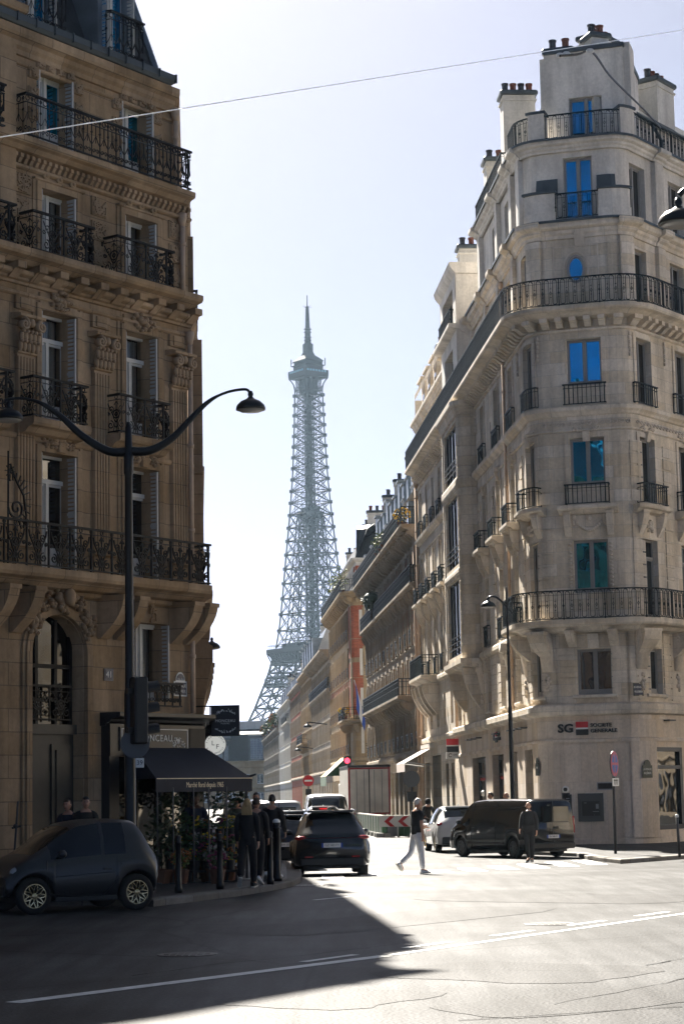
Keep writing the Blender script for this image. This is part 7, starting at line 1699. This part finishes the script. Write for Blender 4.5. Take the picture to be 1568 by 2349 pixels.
# scooters
def scooter(label, loc, rz, pm):
    v = thing('scooter', label, 'scooter', loc, rz); 
    for x in (-.65, .65): wheel(v, x, .06, .26, 'dark rim', 6, .12)
    mb = MB(); mb.smooth = True; mb.blob((-.45, 0, .55), .42, .17, .22, 12, 8); mb.rings([[Vector((x+.06*c, .2*k*s, z)) for c, s in [(math.cos(a), math.sin(a)) for a in [2*math.pi*j/10 for j in range(10)]]] for x, z, k in ((.5, .25, .8), (.52, .6, 1), (.42, .95, .7))]); mb.box(-.2, .5, -.16, .16, .24, .32); mb.blob((.66, 0, .5), .2, .09, .08, 10, 6); obj('body', mb, pm, v)
    mb = MB(); mb.smooth = True; mb.blob((-.4, 0, .80), .38, .15, .08, 12, 7); obj('seat', mb, 'black plastic', v)
    mb = MB(); mb.tube([(.42, 0, .9), (.36, 0, 1.05)], .03, 6); mb.tube([(.30, -.34, 1.08), (.37, 0, 1.05), (.30, .34, 1.08)], .02, 6)
    for s in (-1, 1): mb.tube([(.33, s*.26, 1.07), (.38, s*.34, 1.28)], .012, 5); mb.blob((.38, s*.36, 1.32), .02, .07, .05, 8, 5)
    obj('handlebar', mb, 'black plastic', v); mb = MB(); mb.smooth = True; mb.blob((.50, 0, .92), .07, .1, .08, 10, 6); obj('headlight', mb, 'lamp clear', v)
    mb = MB(); mb.quad((.42, -.18, 1.0), (.42, .18, 1.0), (.28, .15, 1.4), (.28, -.15, 1.4)); obj('wind_shield', mb, 'clear pane', v)
    return v
mat('scooter yellow', (.55, .28, .03), .4)
scooter('dark scooter with yellow panels parked beyond the white crossover', (at(985, 1880, 84).x, 84, -.15), R(-70), 'scooter yellow')
scooter('black scooter ridden between the waiting car and the lorry', (at(757, 1880, 80).x, 80, -.15), R(94), 'black plastic')
scooter('dark scooter parked against the left wall behind the parked line', (at(694, 1850, 120).x, 120, -.15), R(60), 'black plastic')
# ---------------------------------------------------------------- people
mat('skin light', (.46, .25, .17), .5); mat('skin tan', (.36, .19, .12), .5); mat('skin dark', (.09, .045, .028), .5)
for n, c in dict(black=(.010, .010, .012), navy=(.014, .018, .035), white=(.66, .66, .68), khaki=(.24, .17, .10), grey=(.10, .10, .10), brown=(.09, .06, .045), denim=(.03, .045, .09), sole=(.55, .53, .48), olive=(.05, .05, .035)).items(): mat('cloth '+n, c, .85, bump=.25, bs=30, var=.12, vs=14)
for n, c in dict(white=(.62, .60, .57), blond=(.42, .27, .11), black=(.010, .009, .008), brown=(.05, .03, .018), grey=(.2, .19, .18)).items(): mat('hair '+n, c, .5, bump=.6, bs=60, stretch=(1, 1, .15))
def skin_mesh(name, nodes, edges, root_i, m, sub=1):
    """one continuous limb surface grown over a jointed skeleton"""
    me = bpy.data.meshes.new(name); me.from_pydata([n[0] for n in nodes], edges, []); me.materials.append(MATS[m]); o = bpy.data.objects.new(name, me); COL.objects.link(o)
    sk = o.modifiers.new('s', 'SKIN'); sk.use_smooth_shade = True
    for i, v in enumerate(me.skin_vertices[0].data): v.radius = nodes[i][1]; v.use_root = (i == root_i)
    ss = o.modifiers.new('u', 'SUBSURF'); ss.levels = ss.render_levels = sub
    r = bpy.data.meshes.new_from_object(o.evaluated_get(bpy.context.evaluated_depsgraph_get())); bpy.data.objects.remove(o); bpy.data.meshes.remove(me)
    r.name = name; r.polygons.foreach_set('use_smooth', [True]*len(r.polygons)); return r
def person(label, loc, yaw, H=1.75, legs=((0, 5), (0, 5)), arms=((5, 10, 6), (5, 10, 6)), skin='skin light', top=('cloth black', 'long'), legm='cloth black', shoe='cloth black', hair=('hair black', 'short'), turn=0, lean=0, coat=0, helmet=None, group=None, sit=False, fat=1.0, bag=None):
    """local frame: x right, y forward, z up; legs (thigh forward, knee bend), arms (swing forward, elbow bend, out)"""
    o = thing('person', label, 'person', loc, yaw, group); k = H/1.75; V = lambda x, y, z: Vector((x*k, (y+(z-.93)*math.tan(R(lean)) if z > .93 else y)*k, z*k))
    J = {}; J['pel'] = V(0, 0, .975); J['wai'] = V(0, .0, 1.10); J['che'] = V(0, .01, 1.29); J['nb'] = V(0, -.01, 1.455); J['nt'] = V(0, .02, 1.54)
    F = lambda a: Vector((0, math.sin(R(a)), -math.cos(R(a))))
    for s, n, (th, kn) in ((-1, 'L', legs[0]), (1, 'R', legs[1])):
        J['hip'+n] = V(s*.092, 0, .855); J['kne'+n] = J['hip'+n]+F(th)*.39*k+Vector((s*.012, 0, 0)); J['cal'+n] = J['kne'+n]+F(th-kn)*.13*k; J['ank'+n] = J['kne'+n]+F(th-kn)*.41*k; J['toe'+n] = J['ank'+n]+Vector((s*.03, .15*math.cos(R((th-kn)*.9)), -.05+.15*math.sin(R((th-kn)*.9))))*k
    for s, n, (sw, el, ou) in ((-1, 'L', arms[0]), (1, 'R', arms[1])):
        J['sh'+n] = V(s*.188, -.005, 1.405); d = Vector((s*math.sin(R(ou)), math.sin(R(sw)), -math.cos(R(sw)))).normalized(); J['el'+n] = J['sh'+n]+d*.285*k
        d2 = Vector((s*math.sin(R(ou))*.2-s*math.sin(R(max(0, el-40)))*.35, math.sin(R(sw+el)), -math.cos(R(sw+el)))).normalized(); J['wr'+n] = J['el'+n]+d2*.245*k; J['pa'+n] = J['wr'+n]+d2*.085*k; J['d'+n] = d2
    low = min(J['ankL'].z, J['ankR'].z, J['toeL'].z+.03, J['toeR'].z+.03)-.085*k
    if not sit:
        for q in J:
            if q not in ('dL', 'dR'): J[q] = J[q]-Vector((0, 0, low))
    RAD = dict(pel=(.142, .105), wai=(.128, .092), che=(.150, .108), nb=(.062, .06), nt=(.054, .055), hip=(.088, .088), kne=(.056, .058), cal=(.052, .056), ank=(.036, .038), toe=(.034, .026), sh=(.060, .060), el=(.042, .042), wr=(.027, .030), pa=(.018, .038))
    def build(name, names, links, root, m, grow=0, extra=()):
        nodes = []; idx = {}
        for n in names:
            r = RAD[n.rstrip('LR')] if n[-1] in 'LR' and n not in ('pel',) else RAD[n]; f = fat if n in ('pel', 'wai', 'che') else 1
            g = grow(n) if callable(grow) else grow; idx[n] = len(nodes); nodes.append((tuple(J[n]), ((r[0]*f+g)*k, (r[1]*f+g)*k)))
        ed = [(idx[a], idx[b]) for a, b in links]
        for n, p, r, par in extra: idx[n] = len(nodes); nodes.append((tuple(p), (r*k, r*k))); ed.append((idx[par], idx[n]))
        return skin_mesh(name, nodes, ed, idx[root], m)
    tors = [('pel', 'wai'), ('wai', 'che'), ('che', 'nb')]; lim = []
    for n in 'LR': lim += [('pel', 'hip'+n), ('hip'+n, 'kne'+n), ('kne'+n, 'cal'+n), ('cal'+n, 'ank'+n), ('ank'+n, 'toe'+n)]
    ar = []
    for n in 'LR': ar += [('nb', 'sh'+n), ('sh'+n, 'el'+n), ('el'+n, 'wr'+n), ('wr'+n, 'pa'+n)]
    ex = []
    for s, n in ((-1, 'L'), (1, 'R')):
        d = J['d'+n]; across = Vector((0, 1, 0)) if abs(d.y) < .7 else Vector((1, 0, 0)); across = (across-d*across.dot(d)).normalized(); curl = Vector((-s, 0, 0)) if abs(d.x) < .7 else Vector((0, 0, -1))
        for i, L_ in enumerate((.072, .082, .076, .058)):
            b = J['pa'+n]+across*(.033-.022*i)*k; m_ = b+(d*.8+curl*.25).normalized()*L_*.55*k; t = m_+(d*.5+curl*.7).normalized()*L_*.5*k
            ex += [('f%s%da' % (n, i), m_, .0095, 'pa'+n), ('f%s%db' % (n, i), t, .0075, 'f%s%da' % (n, i))]
        b = J['wr'+n]+d*.03*k; m_ = b+(across*.8+d*.5).normalized()*.05*k; ex += [('t%sa' % n, m_, .011, 'wr'+n), ('t%sb' % n, m_+(d+curl*.2).normalized()*.035*k, .009, 't%sa' % n)]
    names = ['pel', 'wai', 'che', 'nb', 'nt']+[a+n for n in 'LR' for a in ('hip', 'kne', 'cal', 'ank', 'toe', 'sh', 'el', 'wr', 'pa')]
    body = build('body', names, tors+[('nb', 'nt')]+lim+ar, 'pel', skin, 0, ex)
    # head with face, welded into the body mesh
    hc = J['nt']+Vector((0, .012, .098))*k; T = Matrix.Translation(hc) @ Matrix.Rotation(R(turn), 4, 'Z') @ Matrix.Scale(k, 4)
    hm = MB(); hm.smooth = True; n, m = 18, 14; rs = []
    for i in range(1, m):
        a = math.pi*i/m; rr = []
        for j in range(n):
            b = 2*math.pi*j/n; x, y, z = math.sin(a)*math.cos(b), math.sin(a)*math.sin(b), -math.cos(a)
            X, Y, Z = x*.074, y*.094, z*.118
            if z < -.1: X *= 1-.22*(-z); Y *= 1-.12*(-z) if y > 0 else 1-.35*(-z)
            if y > .75 and -.45 < z < .1: Y += .020*max(0, 1-abs(x)/.25)*(1-abs(z+.18)/.4)
            if y > .5 and -.05 < z < .25: Y -= .008*max(0, 1-abs(abs(x)-.35)/.25)
            rr.append((X, Y, Z))
        rs.append(rr)
    hm.rings(rs, True, T)
    for s in (-1, 1): hm.blob((s*.076, -.005, -.005), .010, .022, .032, 8, 6, T)
    hm.blob((0, .093, -.025), .014, .020, .026, 8, 6, T)
    bm = bmesh.new(); bm.from_mesh(body); h2 = mesh_of('h', hm, skin); bm.from_mesh(h2); bm.to_mesh(body); bm.free(); bpy.data.meshes.remove(h2); body.polygons.foreach_set('use_smooth', [True]*len(body.polygons)); obj('body', body, None, o)
    fm = MB(); fm.smooth = True
    for s in (-1, 1): fm.blob((s*.030, .083, .012), .011, .007, .006, 8, 5, T); fm.box(s*.03-.016, s*.03+.016, .082, .093, .028, .034, T)
    obj('eyes', fm, 'hair black', o); fm = MB(); fm.blob((0, .086, -.062), .024, .010, .006, 8, 5, T); obj('mouth', fm, 'terracotta' if skin != 'skin dark' else 'cloth brown', o)
    # clothes
    tn = ['pel', 'wai', 'che', 'nb']+[a+n for n in 'LR' for a in (('sh', 'el', 'wr') if top[1] == 'long' else ('sh', 'el'))]; tlk = tors+[(a, b) for a, b in ar if a in tn and b in tn]
    tg = lambda n: {'pel': .030+coat*.04, 'wai': .026+coat*.045, 'che': .022+coat*.03, 'nb': .006, 'wr': .016}.get(n.rstrip('LR') if n not in ('pel',) else n, .020+coat*.012)
    if top[1] == 'short':
        sv = {n: J['el'+n].copy() for n in 'LR'}
        for n in 'LR': J['el'+n] = J['sh'+n].lerp(J['el'+n], .72)
    exs = [('hem', J['pel']-Vector((0, 0, (.13+.35*(coat > 1))*k)), .150+coat*.03, 'pel')]
    obj('jacket' if coat else 'top', build('top', tn, tlk, 'che', top[0], tg, exs), None, o)
    if top[1] == 'short':
        for n in 'LR': J['el'+n] = sv[n]
    if legm:
        ln = ['pel']+[a+n for n in 'LR' for a in ('hip', 'kne', 'cal', 'ank')]; obj('trousers', build('trousers', ln, [(a, b) for a, b in lim if a in ln and b in ln], 'pel', legm, lambda n: {'pel': .026, 'hip': .022, 'kne': .026, 'cal': .026, 'ank': .034}[n.rstrip('LR') if n != 'pel' else n], [('wst', J['pel']+Vector((0, 0, .10*k)), .128, 'pel')]), None, o)
    for s, n in ((-1, 'L'), (1, 'R')):
        sh = MB(); sh.smooth = True; A = J['ank'+n]; t = (J['toe'+n]-A); f = Vector((t.x, t.y, t.z+.05*k)); f.normalize(); up = Vector((1, 0, 0)).cross(f).normalized(); up = up if up.z > 0 or f.z < -.7 else -up; sx = f.cross(up).normalized(); B = A-up*.085*k-f*.075*k; rs = []
        for y, w, h in ((0, .026, .06), (.03, .038, .105), (.09, .040, .10), (.15, .044, .075), (.21, .046, .058), (.25, .036, .045), (.272, .018, .028)):
            rs.append([B+f*y*k+sx*w*k*c+up*(h*k*.5+h*.5*k*q) for c, q in ((-1, -.8), (1, -.8), (1, -.1), (.75, .7), (0, 1), (-.75, .7), (-1, -.1))])
        sh.rings(rs); so_ = obj('shoe', sh, shoe, o)
        if shoe != 'cloth brown':
            q = MB(); q.rings([[B+f*y*k+sx*w*k*c+up*z*k for c, z in ((-1, -.004), (1, -.004), (1, .026), (-1, .026))] for y, w in ((-.008, .028), (.03, .042), (.12, .044), (.21, .050), (.26, .038), (.28, .016))]); obj('sole', q, 'cloth sole' if shoe != 'cloth navy' else 'cloth navy', so_)
    # hair
    if helmet:
        q = MB(); q.smooth = True; q.blob((0, 0, .02), .125, .14, .14, 16, 11, T); obj('helmet', q, helmet, o)
    elif hair:
        q = MB(); q.smooth = True; rs = []; low_ = {'short': -.15, 'bald': -.75, 'long': -.5, 'bun': -.35}[hair[1]]
        if hair[1] != 'bald':
            for i in range(1, 13):
                a = math.pi*i/13; rr = []
                for j in range(20):
                    b = 2*math.pi*j/20; x, y, z = math.sin(a)*math.cos(b), math.sin(a)*math.sin(b), math.cos(a)
                    lim_ = .42+.2*abs(x) if y > .1 else low_; g = 1.065+.03*math.sin(j*5.1+i*3)
                    if z < lim_: g = .80
                    rr.append((x*.078*g, y*.098*g-.004, z*.120*g))
                rs.append(rr)
            q.rings(rs, True, T)
            if hair[1] == 'long':
                for jj in range(9):
                    x = -.07+.0175*jj; q.tube([(x*.9, -.06, .02), (x*1.15, -.095, -.10), (x*1.25, -.10, -.20), (x*1.1, -.085, -.29+.02*math.sin(jj*2))], [.022, .026, .022, .008], 6, T)
            if hair[1] == 'bun': q.blob((0, -.10, .04), .045, .045, .045, 10, 7, T)
            obj('hair', q, hair[0], o)
        else:
            for s in (-1, 1): q.blob((s*.070, -.02, .0), .012, .05, .03, 8, 6, T)
            q.blob((0, -.085, -.02), .06, .018, .035, 10, 6, T); q.blob((0, .07, -.085), .05, .03, .03, 10, 6, T); obj('hair', q, hair[0], o)
    if bag:
        q = MB(); c = J['che']; q.smooth = True; q.bevbox(c.x-.15, c.x+.15, c.y-.30, c.y-.13, c.z-.28, c.z+.14, .04); obj('backpack', q, bag, o)
    return o
def foot(px, py, z=None):
    p = ground(px, py); p.z = gz(p.y) if z is None else z; return p
def pav(px, py, z=.13):
    d = ray(px, py); t = (z-CAM_H)/d.z; p = Vector((d.x*t, d.y*t, z)); return p
p = foot(957, 2005); person('white-haired man in black polo and white trousers walking across the zebra crossing', p, R(-58), 1.76, legs=((-15, 36), (7, 3)), arms=((16, 62, 8), (-5, 10, 9)), top=('cloth black', 'short'), legm='cloth white', shoe='cloth white', hair=('hair white', 'short'), turn=-10, lean=3, fat=1.14)
p = foot(1215, 1980); person('bald man in a long black jacket walking in front of the black van', p, R(160), 1.66, legs=((14, 8), (-12, 12)), arms=((-12, 25, 8), (10, 30, 8)), top=('cloth black', 'long'), legm='cloth black', shoe='cloth black', hair=('hair grey', 'bald'), coat=1, turn=12, fat=1.1)
q_ = pav(450, 2021); pk = person('man in dark jumper and khaki trousers standing under the navy awning with papers', q_, R(192), 1.74, legs=((4, 4), (-3, 4)), arms=((12, 38, 5), (12, 42, 5)), skin='skin dark', top=('cloth navy', 'long'), legm='cloth khaki', shoe='cloth black', hair=('hair black', 'short'), turn=-25)
mb = MB(); mb.box(-.11, .10, .0, .02, -.15, .15, Matrix.Rotation(R(-18), 4, 'Y')); pp = at(448, 1944, q_.y-.28); o = obj('papers', mb, 'white sign'); o.location = pp; tag(o, 'folded white papers in the hand of the man under the awning', 'papers')
GW = 'pedestrians at the corner'
person('blonde long-haired woman in black walking away past the bollards', pav(569, 2036), R(-4), 1.66, legs=((-16, 30), (12, 6)), arms=((6, 12, 6), (-8, 10, 6)), legm='cloth black', hair=('hair blond', 'long'), group=GW)
person('dark-haired woman in black beside the blonde woman, walking away', pav(590, 2030), R(-10), 1.65, legs=((14, 6), (-12, 18)), arms=((-8, 10, 6), (8, 14, 6)), legm='cloth black', shoe='cloth white', hair=('hair brown', 'short'), group=GW, turn=-20)
person('dark-haired person in black with white shoes at the kerb corner, nearest the dark crossover', pav(626, 2018), R(-8), 1.70, legs=((-10, 14), (10, 6)), arms=((6, 10, 6), (10, 30, 10)), top=('cloth black', 'long'), shoe='cloth white', hair=('hair black', 'bun'), group=GW)
person('man in a brown-grey jacket coming towards us behind the blonde woman', pav(590, 1996), R(172), 1.76, legs=((10, 6), (-10, 10)), arms=((10, 14, 6), (-8, 10, 6)), top=('cloth grey', 'long'), legm='cloth denim', hair=('hair black', 'short'), coat=1, group=GW)
person('woman in a dark patterned coat with light brown hair facing us beside the flower stall', pav(546, 1998), R(182), 1.66, arms=((5, 10, 5), (8, 16, 5)), top=('cloth olive', 'long'), legm='cloth black', hair=('hair brown', 'long'), coat=1, group=GW)
zc = .13
for px, Y, lab, hr, yw in ((197, 41.0, 'bearded young man seen from the chest up behind the small grey car', 'hair black', 195), (160, 41.4, 'man looking down behind the small grey car, left of the bearded man', 'hair brown', 160)):
    p = at(px, 1900, Y); person(lab, (p.x, Y, zc), R(yw), 1.72 if px > 180 else 1.68, top=('cloth navy' if px < 180 else 'cloth black', 'long'), hair=(hr, 'short'), group='men behind the small car', lean=0 if px > 180 else 6)
p = at(757, 1880, 80); person('scooter rider with dark helmet and backpack left of the lorry', (p.x, 80-.25, -.32), R(-4), 1.76, legs=((62, 70), (62, 70)), arms=((38, 30, 14), (38, 30, 14)), top=('cloth black', 'long'), helmet='cloth black', sit=True, bag='cloth brown', coat=1)
for px, Y, lab in ((1127, 72.5, 'dark-haired passer-by whose head shows just above the black van roof'), (1163, 73.0, 'passer-by with a bare head just above the black van roof, nearer the lamp post')):
    p = at(px, 1850, Y); person(lab, (p.x, Y, -.02), R(100), 1.84 if px < 1140 else 1.82, hair=('hair black', 'short') if px < 1140 else ('hair grey', 'bald'), group='passers-by behind the van')
p = at(978, 1870, 86); person('dark-clothed person bending by the scooter beyond the white crossover', (p.x, 86, -.1), R(200), 1.72, top=('cloth black', 'long'), lean=14, helmet='cloth black', arms=((30, 30, 8), (30, 30, 8)))
# ---------------------------------------------------------------- plants

mat('petal yellow', (.7, .45, .02), .6); mat('petal pink', (.22, .04, .10), .6); mat('petal white', (.3, .28, .27), .6); mat('petal orange', (.3, .11, .03), .6); mat('pot', (.16, .07, .04), .8); mat('plastic wrap', (.28, .12, .18), .3)
def plant(name, label, cat, loc, w, h, m='foliage leaf', pot=.25, n=150, leaf=.07, flower=None, group=None, seed=1, stem=True):
    o = thing(name, label, cat, loc, 0, group); r = random.Random(seed); mb = MB(); leafy(mb, (0, 0, pot+h*.55), w/2, w/2, h*.5, n, leaf, r); obj('foliage', mb, m, o)
    if flower:
        q = MB()
        for _ in range(int(n*.6)):
            a = Vector((r.gauss(0, 1), r.gauss(0, 1), r.gauss(.5, 1))).normalized(); q.blob((a.x*w*.5, a.y*w*.5, pot+h*.55+a.z*h*.5), leaf*.6, leaf*.6, leaf*.5, 6, 4)
        obj('flowers', q, flower, o)
    if pot:
        q = MB(); q.smooth = False; pr_ = min(w*.4, .3); q.lathe([(pr_*.75, 0), (pr_, pot), (pr_*1.08, pot), (pr_*1.08, pot*.85)], 12); obj('pot', q, 'pot', o)
    if stem: q = MB(); q.tube([(0, 0, pot*.5), (0, .01, pot+h*.5)], .02, 5); obj('stem', q, 'bark', o)
    return o
G = 'plants of the flower shop'; i = 0
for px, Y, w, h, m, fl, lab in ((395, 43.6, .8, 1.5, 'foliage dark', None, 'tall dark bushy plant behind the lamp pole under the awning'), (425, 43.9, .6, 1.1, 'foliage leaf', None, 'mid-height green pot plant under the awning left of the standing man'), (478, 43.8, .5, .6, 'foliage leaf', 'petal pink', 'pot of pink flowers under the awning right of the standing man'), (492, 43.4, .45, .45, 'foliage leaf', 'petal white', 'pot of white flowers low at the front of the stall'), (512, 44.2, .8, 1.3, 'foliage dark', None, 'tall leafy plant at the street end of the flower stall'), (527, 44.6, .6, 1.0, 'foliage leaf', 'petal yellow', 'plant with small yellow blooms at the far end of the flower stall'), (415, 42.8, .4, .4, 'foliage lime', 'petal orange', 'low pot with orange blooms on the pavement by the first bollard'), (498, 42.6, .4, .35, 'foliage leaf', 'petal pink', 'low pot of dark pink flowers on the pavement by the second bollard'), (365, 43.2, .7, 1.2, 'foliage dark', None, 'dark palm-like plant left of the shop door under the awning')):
    i += 1; p = at(px, 1950, Y); plant('pot_plant', lab, 'pot plant', (p.x, Y, .13), w, h, m, .28, 190 if h > .8 else 90, .075 if h > .8 else .05, fl, G, i)
for px, Y, z, w, h, lab in ((505, 45.3, 1.9, 1.3, .5, 'leafy garland hanging from the underside of the awning at its corner'), (404, 44.6, 1.9, .9, .4, 'small hanging garland under the awning behind the lamp pole')):
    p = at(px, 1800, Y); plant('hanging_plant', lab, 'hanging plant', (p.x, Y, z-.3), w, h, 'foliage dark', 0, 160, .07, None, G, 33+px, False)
p = pav(520, 2012); plant('wrapped_bouquet', 'pink-wrapped bouquet standing on the pavement at the end of the stall', 'bouquet', p, .35, .35, 'foliage leaf', .3, 40, .05, 'petal pink', G, 77, False)
for k, (s_, q) in enumerate([(s_, 4.6) for s_ in (23, 31, 39, 47, 55, 63)]+[(s_, 31.5) for s_ in (44, 52, 60)]+[(s_, 33.3) for s_ in (-14, -8, -2, 4, 9, 15, 21, 28, 43)]):
    p = CL-avv*s_+nav2*q; branchy(Vector((p.x, p.y, .1)), (13+k % 3) if k < 9 else 9.5+k % 2, 20+k, 'avenue tree outside the picture beside the viewpoint', 2.6 if s_ > 3 else 1)  # unseen trees, added and thickened to dim the left facade, also mirrored in panes
# tall steel display poles of the stall
for k, (px, Y) in enumerate(((362, 43.0), (398, 42.9), (445, 43.2), (480, 43.2), (521, 43.6))):
    o = thing('display_pole', 'thin steel pole of the flower stall, under the awning', 'pole', (at(px, 1950, Y).x, Y, .13), 0, 'stall poles'); mb = MB(); mb.tube([(0, 0, 0), (0, 0, 1.95)], .016, 6); mb.lathe([(.09, 0), (.09, .02)], 10); obj('pole', mb, 'grey plastic', o)
for px, Y, z, lab in ((489, 43.5, .13, 'tiered flower stand at the right end of the stall'), (430, 43.6, .13, 'tiered flower stand in the middle of the stall')):
    o = thing('flower_stand', lab, 'stand', (at(px, 1950, Y).x, Y, z), 0, 'flower stands'); mb = MB()
    for k in range(3): mb.box(-.5, .5, -.1+.2*k, .14+.2*k, .2+.32*k, .24+.32*k)
    for s in (-1, 1): mb.box(s*.48-.02, s*.48+.02, -.1, .54, 0, .2+.05); mb.box(s*.48-.02, s*.48+.02, .50, .54, 0, .9)
    obj('shelf', mb, 'dark door wood', o)
    for k in range(3):
        for j in range(4):
            q = MB(); x = -.36+.24*j; q.lathe([(.07, .24+.32*k), (.095, .44+.32*k)], 10, Matrix.Translation((x, .02+.2*k, 0))); bk = obj('bucket', q, 'black plastic', o)
            q = MB(); r = random.Random(k*9+j+px); leafy(q, (x, .02+.2*k, .54+.32*k), .11, .11, .13, 26, .045, r); obj('bunch', q, 'foliage leaf', bk)
            q = MB()
            for _ in range(9): q.blob((x+r.gauss(0, .05), .02+.2*k+r.gauss(0, .05), .60+.32*k+r.gauss(0, .05)), .028, .028, .022, 6, 4)
            obj('blooms', q, ('petal pink', 'petal white', 'petal yellow', 'petal orange')[(j+k) % 4], bk)
# balcony planting
p = PS.at(-41.6, .7, 17.05); plant('flower_box', 'bushy box of bright yellow flowers on the end of a top balcony', 'flower box', p, 1.0, .8, 'foliage dark', .2, 120, .09, 'petal yellow', None, 5, False)
for k, u in enumerate((-52, -54, -56.5)): p = PS.at(u, .75, 17.05); plant('balcony_plant', 'green plant on the brick building top balcony, left of the yellow flowers', 'plant', p, 1.2, 1.0, 'foliage lime', .2, 90, .10, None, 'balcony plants beyond the yellow flowers', 40+k, False)
p = PS.at(-66.0, .5, 14.6); o = thing('topiary_ball', 'round clipped topiary ball on a balcony of the brick building', 'plant', p); mb = MB(); r = random.Random(4); mb.blob((0, 0, .5), .6, .6, .6, 14, 10); leafy(mb, (0, 0, .5), .72, .72, .72, 500, .08, r); obj('foliage', mb, 'foliage dark', o); mb = MB(); mb.tube([(0, 0, -.8), (0, 0, .1)], .06, 6); obj('stem', mb, 'bark', o)
for k, u in enumerate((-3, -7, -11)): p = PC.at(u, .45, 18.4); plant('balcony_plant', 'tall leafy plant on the white top balcony of the brick corner building', 'plant', p, 1.4, 2.0, 'foliage lime', .4, 110, .14, None, 'plants on the corner building terrace', 50+k, False)
p = PC.at(-1.5, .55, 8.1); plant('balcony_plant', 'yellow flowering plant on the corner balcony below the flag', 'plant', p, 1.0, .7, 'foliage leaf', .25, 60, .12, 'petal yellow', None, 60, False)
for k, (u, m, fl) in enumerate(((-246, 'foliage dark', None), (-252, 'foliage leaf', 'petal orange'), (-262, 'foliage lime', None), (-275, 'foliage dark', None), (-290, 'foliage leaf', None), (-301, 'foliage leaf', 'petal orange'))): p = PS.at(u, .4, 12.7); plant('terrace_shrub', 'shrub on the terrace of the furthest grey house', 'plant', p, 1.7, 2.0, m, .3, 110, .26, fl, 'shrubs on the far terrace', 70+k, False)
# ---------------------------------------------------------------- loose pieces become parts of their own
def split_parts(o, grow=.07, cap=95):
    me = o.data; n = len(me.vertices); par = list(range(n))
    def find(a):
        while par[a] != a: par[a] = par[par[a]]; a = par[a]
        return a
    for e in me.edges:
        a, b = find(e.vertices[0]), find(e.vertices[1])
        if a != b: par[a] = b
    isl = {}
    for v in me.vertices: isl.setdefault(find(v.index), []).append(v.index)
    ks = list(isl); bb = {}
    for k in ks: c = [me.vertices[i].co for i in isl[k]]; bb[k] = (Vector([min(p[j] for p in c)-grow for j in range(3)]), Vector([max(p[j] for p in c)+grow for j in range(3)]))
    up = {k: k for k in ks}
    def f2(a):
        while up[a] != a: up[a] = up[up[a]]; a = up[a]
        return a
    ks.sort(key=lambda k: bb[k][0].x)
    for i, a in enumerate(ks):
        A0, A1 = bb[a]
        for b in ks[i+1:]:
            B0, B1 = bb[b]
            if B0.x > A1.x: break
            if A0.y <= B1.y and B0.y <= A1.y and A0.z <= B1.z and B0.z <= A1.z: up[f2(a)] = f2(b)
    gr = {}
    for k in ks: gr.setdefault(f2(k), []).extend(isl[k])
    gs = sorted(gr.values(), key=len, reverse=True)
    if len(gs) < 2: return
    if len(gs) > cap: gs = gs[:cap]+[[i for g in gs[cap:] for i in g]]
    home = {i: gi for gi, g in enumerate(gs) for i in g}; fs = [[] for _ in gs]
    for p in me.polygons: fs[home[p.vertices[0]]].append(p)
    uv = me.uv_layers[0].data
    for gi, g in enumerate(gs):
        if not fs[gi]: continue
        idx = {v: k for k, v in enumerate(g)}; m2 = bpy.data.meshes.new(me.name); m2.from_pydata([me.vertices[v].co for v in g], [], [[idx[v] for v in p.vertices] for p in fs[gi]])
        for mt in me.materials: m2.materials.append(mt)
        m2.polygons.foreach_set('use_smooth', [p.use_smooth for p in fs[gi]]); u2 = m2.uv_layers.new(name='UVMap').data; k = 0
        for p in fs[gi]:
            for li in p.loop_indices: u2[k].uv = uv[li].uv; k += 1
        q = bpy.data.objects.new(o.name.split('.')[0], m2); COL.objects.link(q); q.parent = o.parent; q.matrix_local = o.matrix_local
        if gi == cap: q['kind'] = 'stuff'
    bpy.data.objects.remove(o)
for o in [q for q in bpy.data.objects if q.type == 'MESH' and q.parent]:
    nm = o.name.split('.')[0]
    if nm in ('console', 'shop_pane', 'side_window', 'parapet', 'parapet_cap', 'spotlight', 'red_strip', 'shop_frame', 'balcony_slab', 'brick_quoin', 'brickwork') or (o.parent.name.startswith(('works_barrier', 'awning')) and nm in ('foot', 'panel', 'frame')) or (nm in ('carved_trim', 'carved_ornament', 'trim', 'door') and o.parent in (LB, RB)): split_parts(o)
# ---------------------------------------------------------------- air
m = bpy.data.materials.new('haze'); m.use_nodes = True; n = m.node_tree.nodes; l = m.node_tree.links; n.remove(n['Principled BSDF']); v = n.new('ShaderNodeVolumePrincipled')
v.inputs['Color'].default_value = (.55, .77, 1, 1); v.inputs['Density'].default_value = .00006; v.inputs['Anisotropy'].default_value = .25; l.new(v.outputs[0], n['Material Output'].inputs[1]); MATS['haze'] = m
mb = MB(); mb.box(-3050, 3050, -420, 1560, -29, 345); o = obj('haze', mb, 'haze'); o['kind'] = 'stuff'
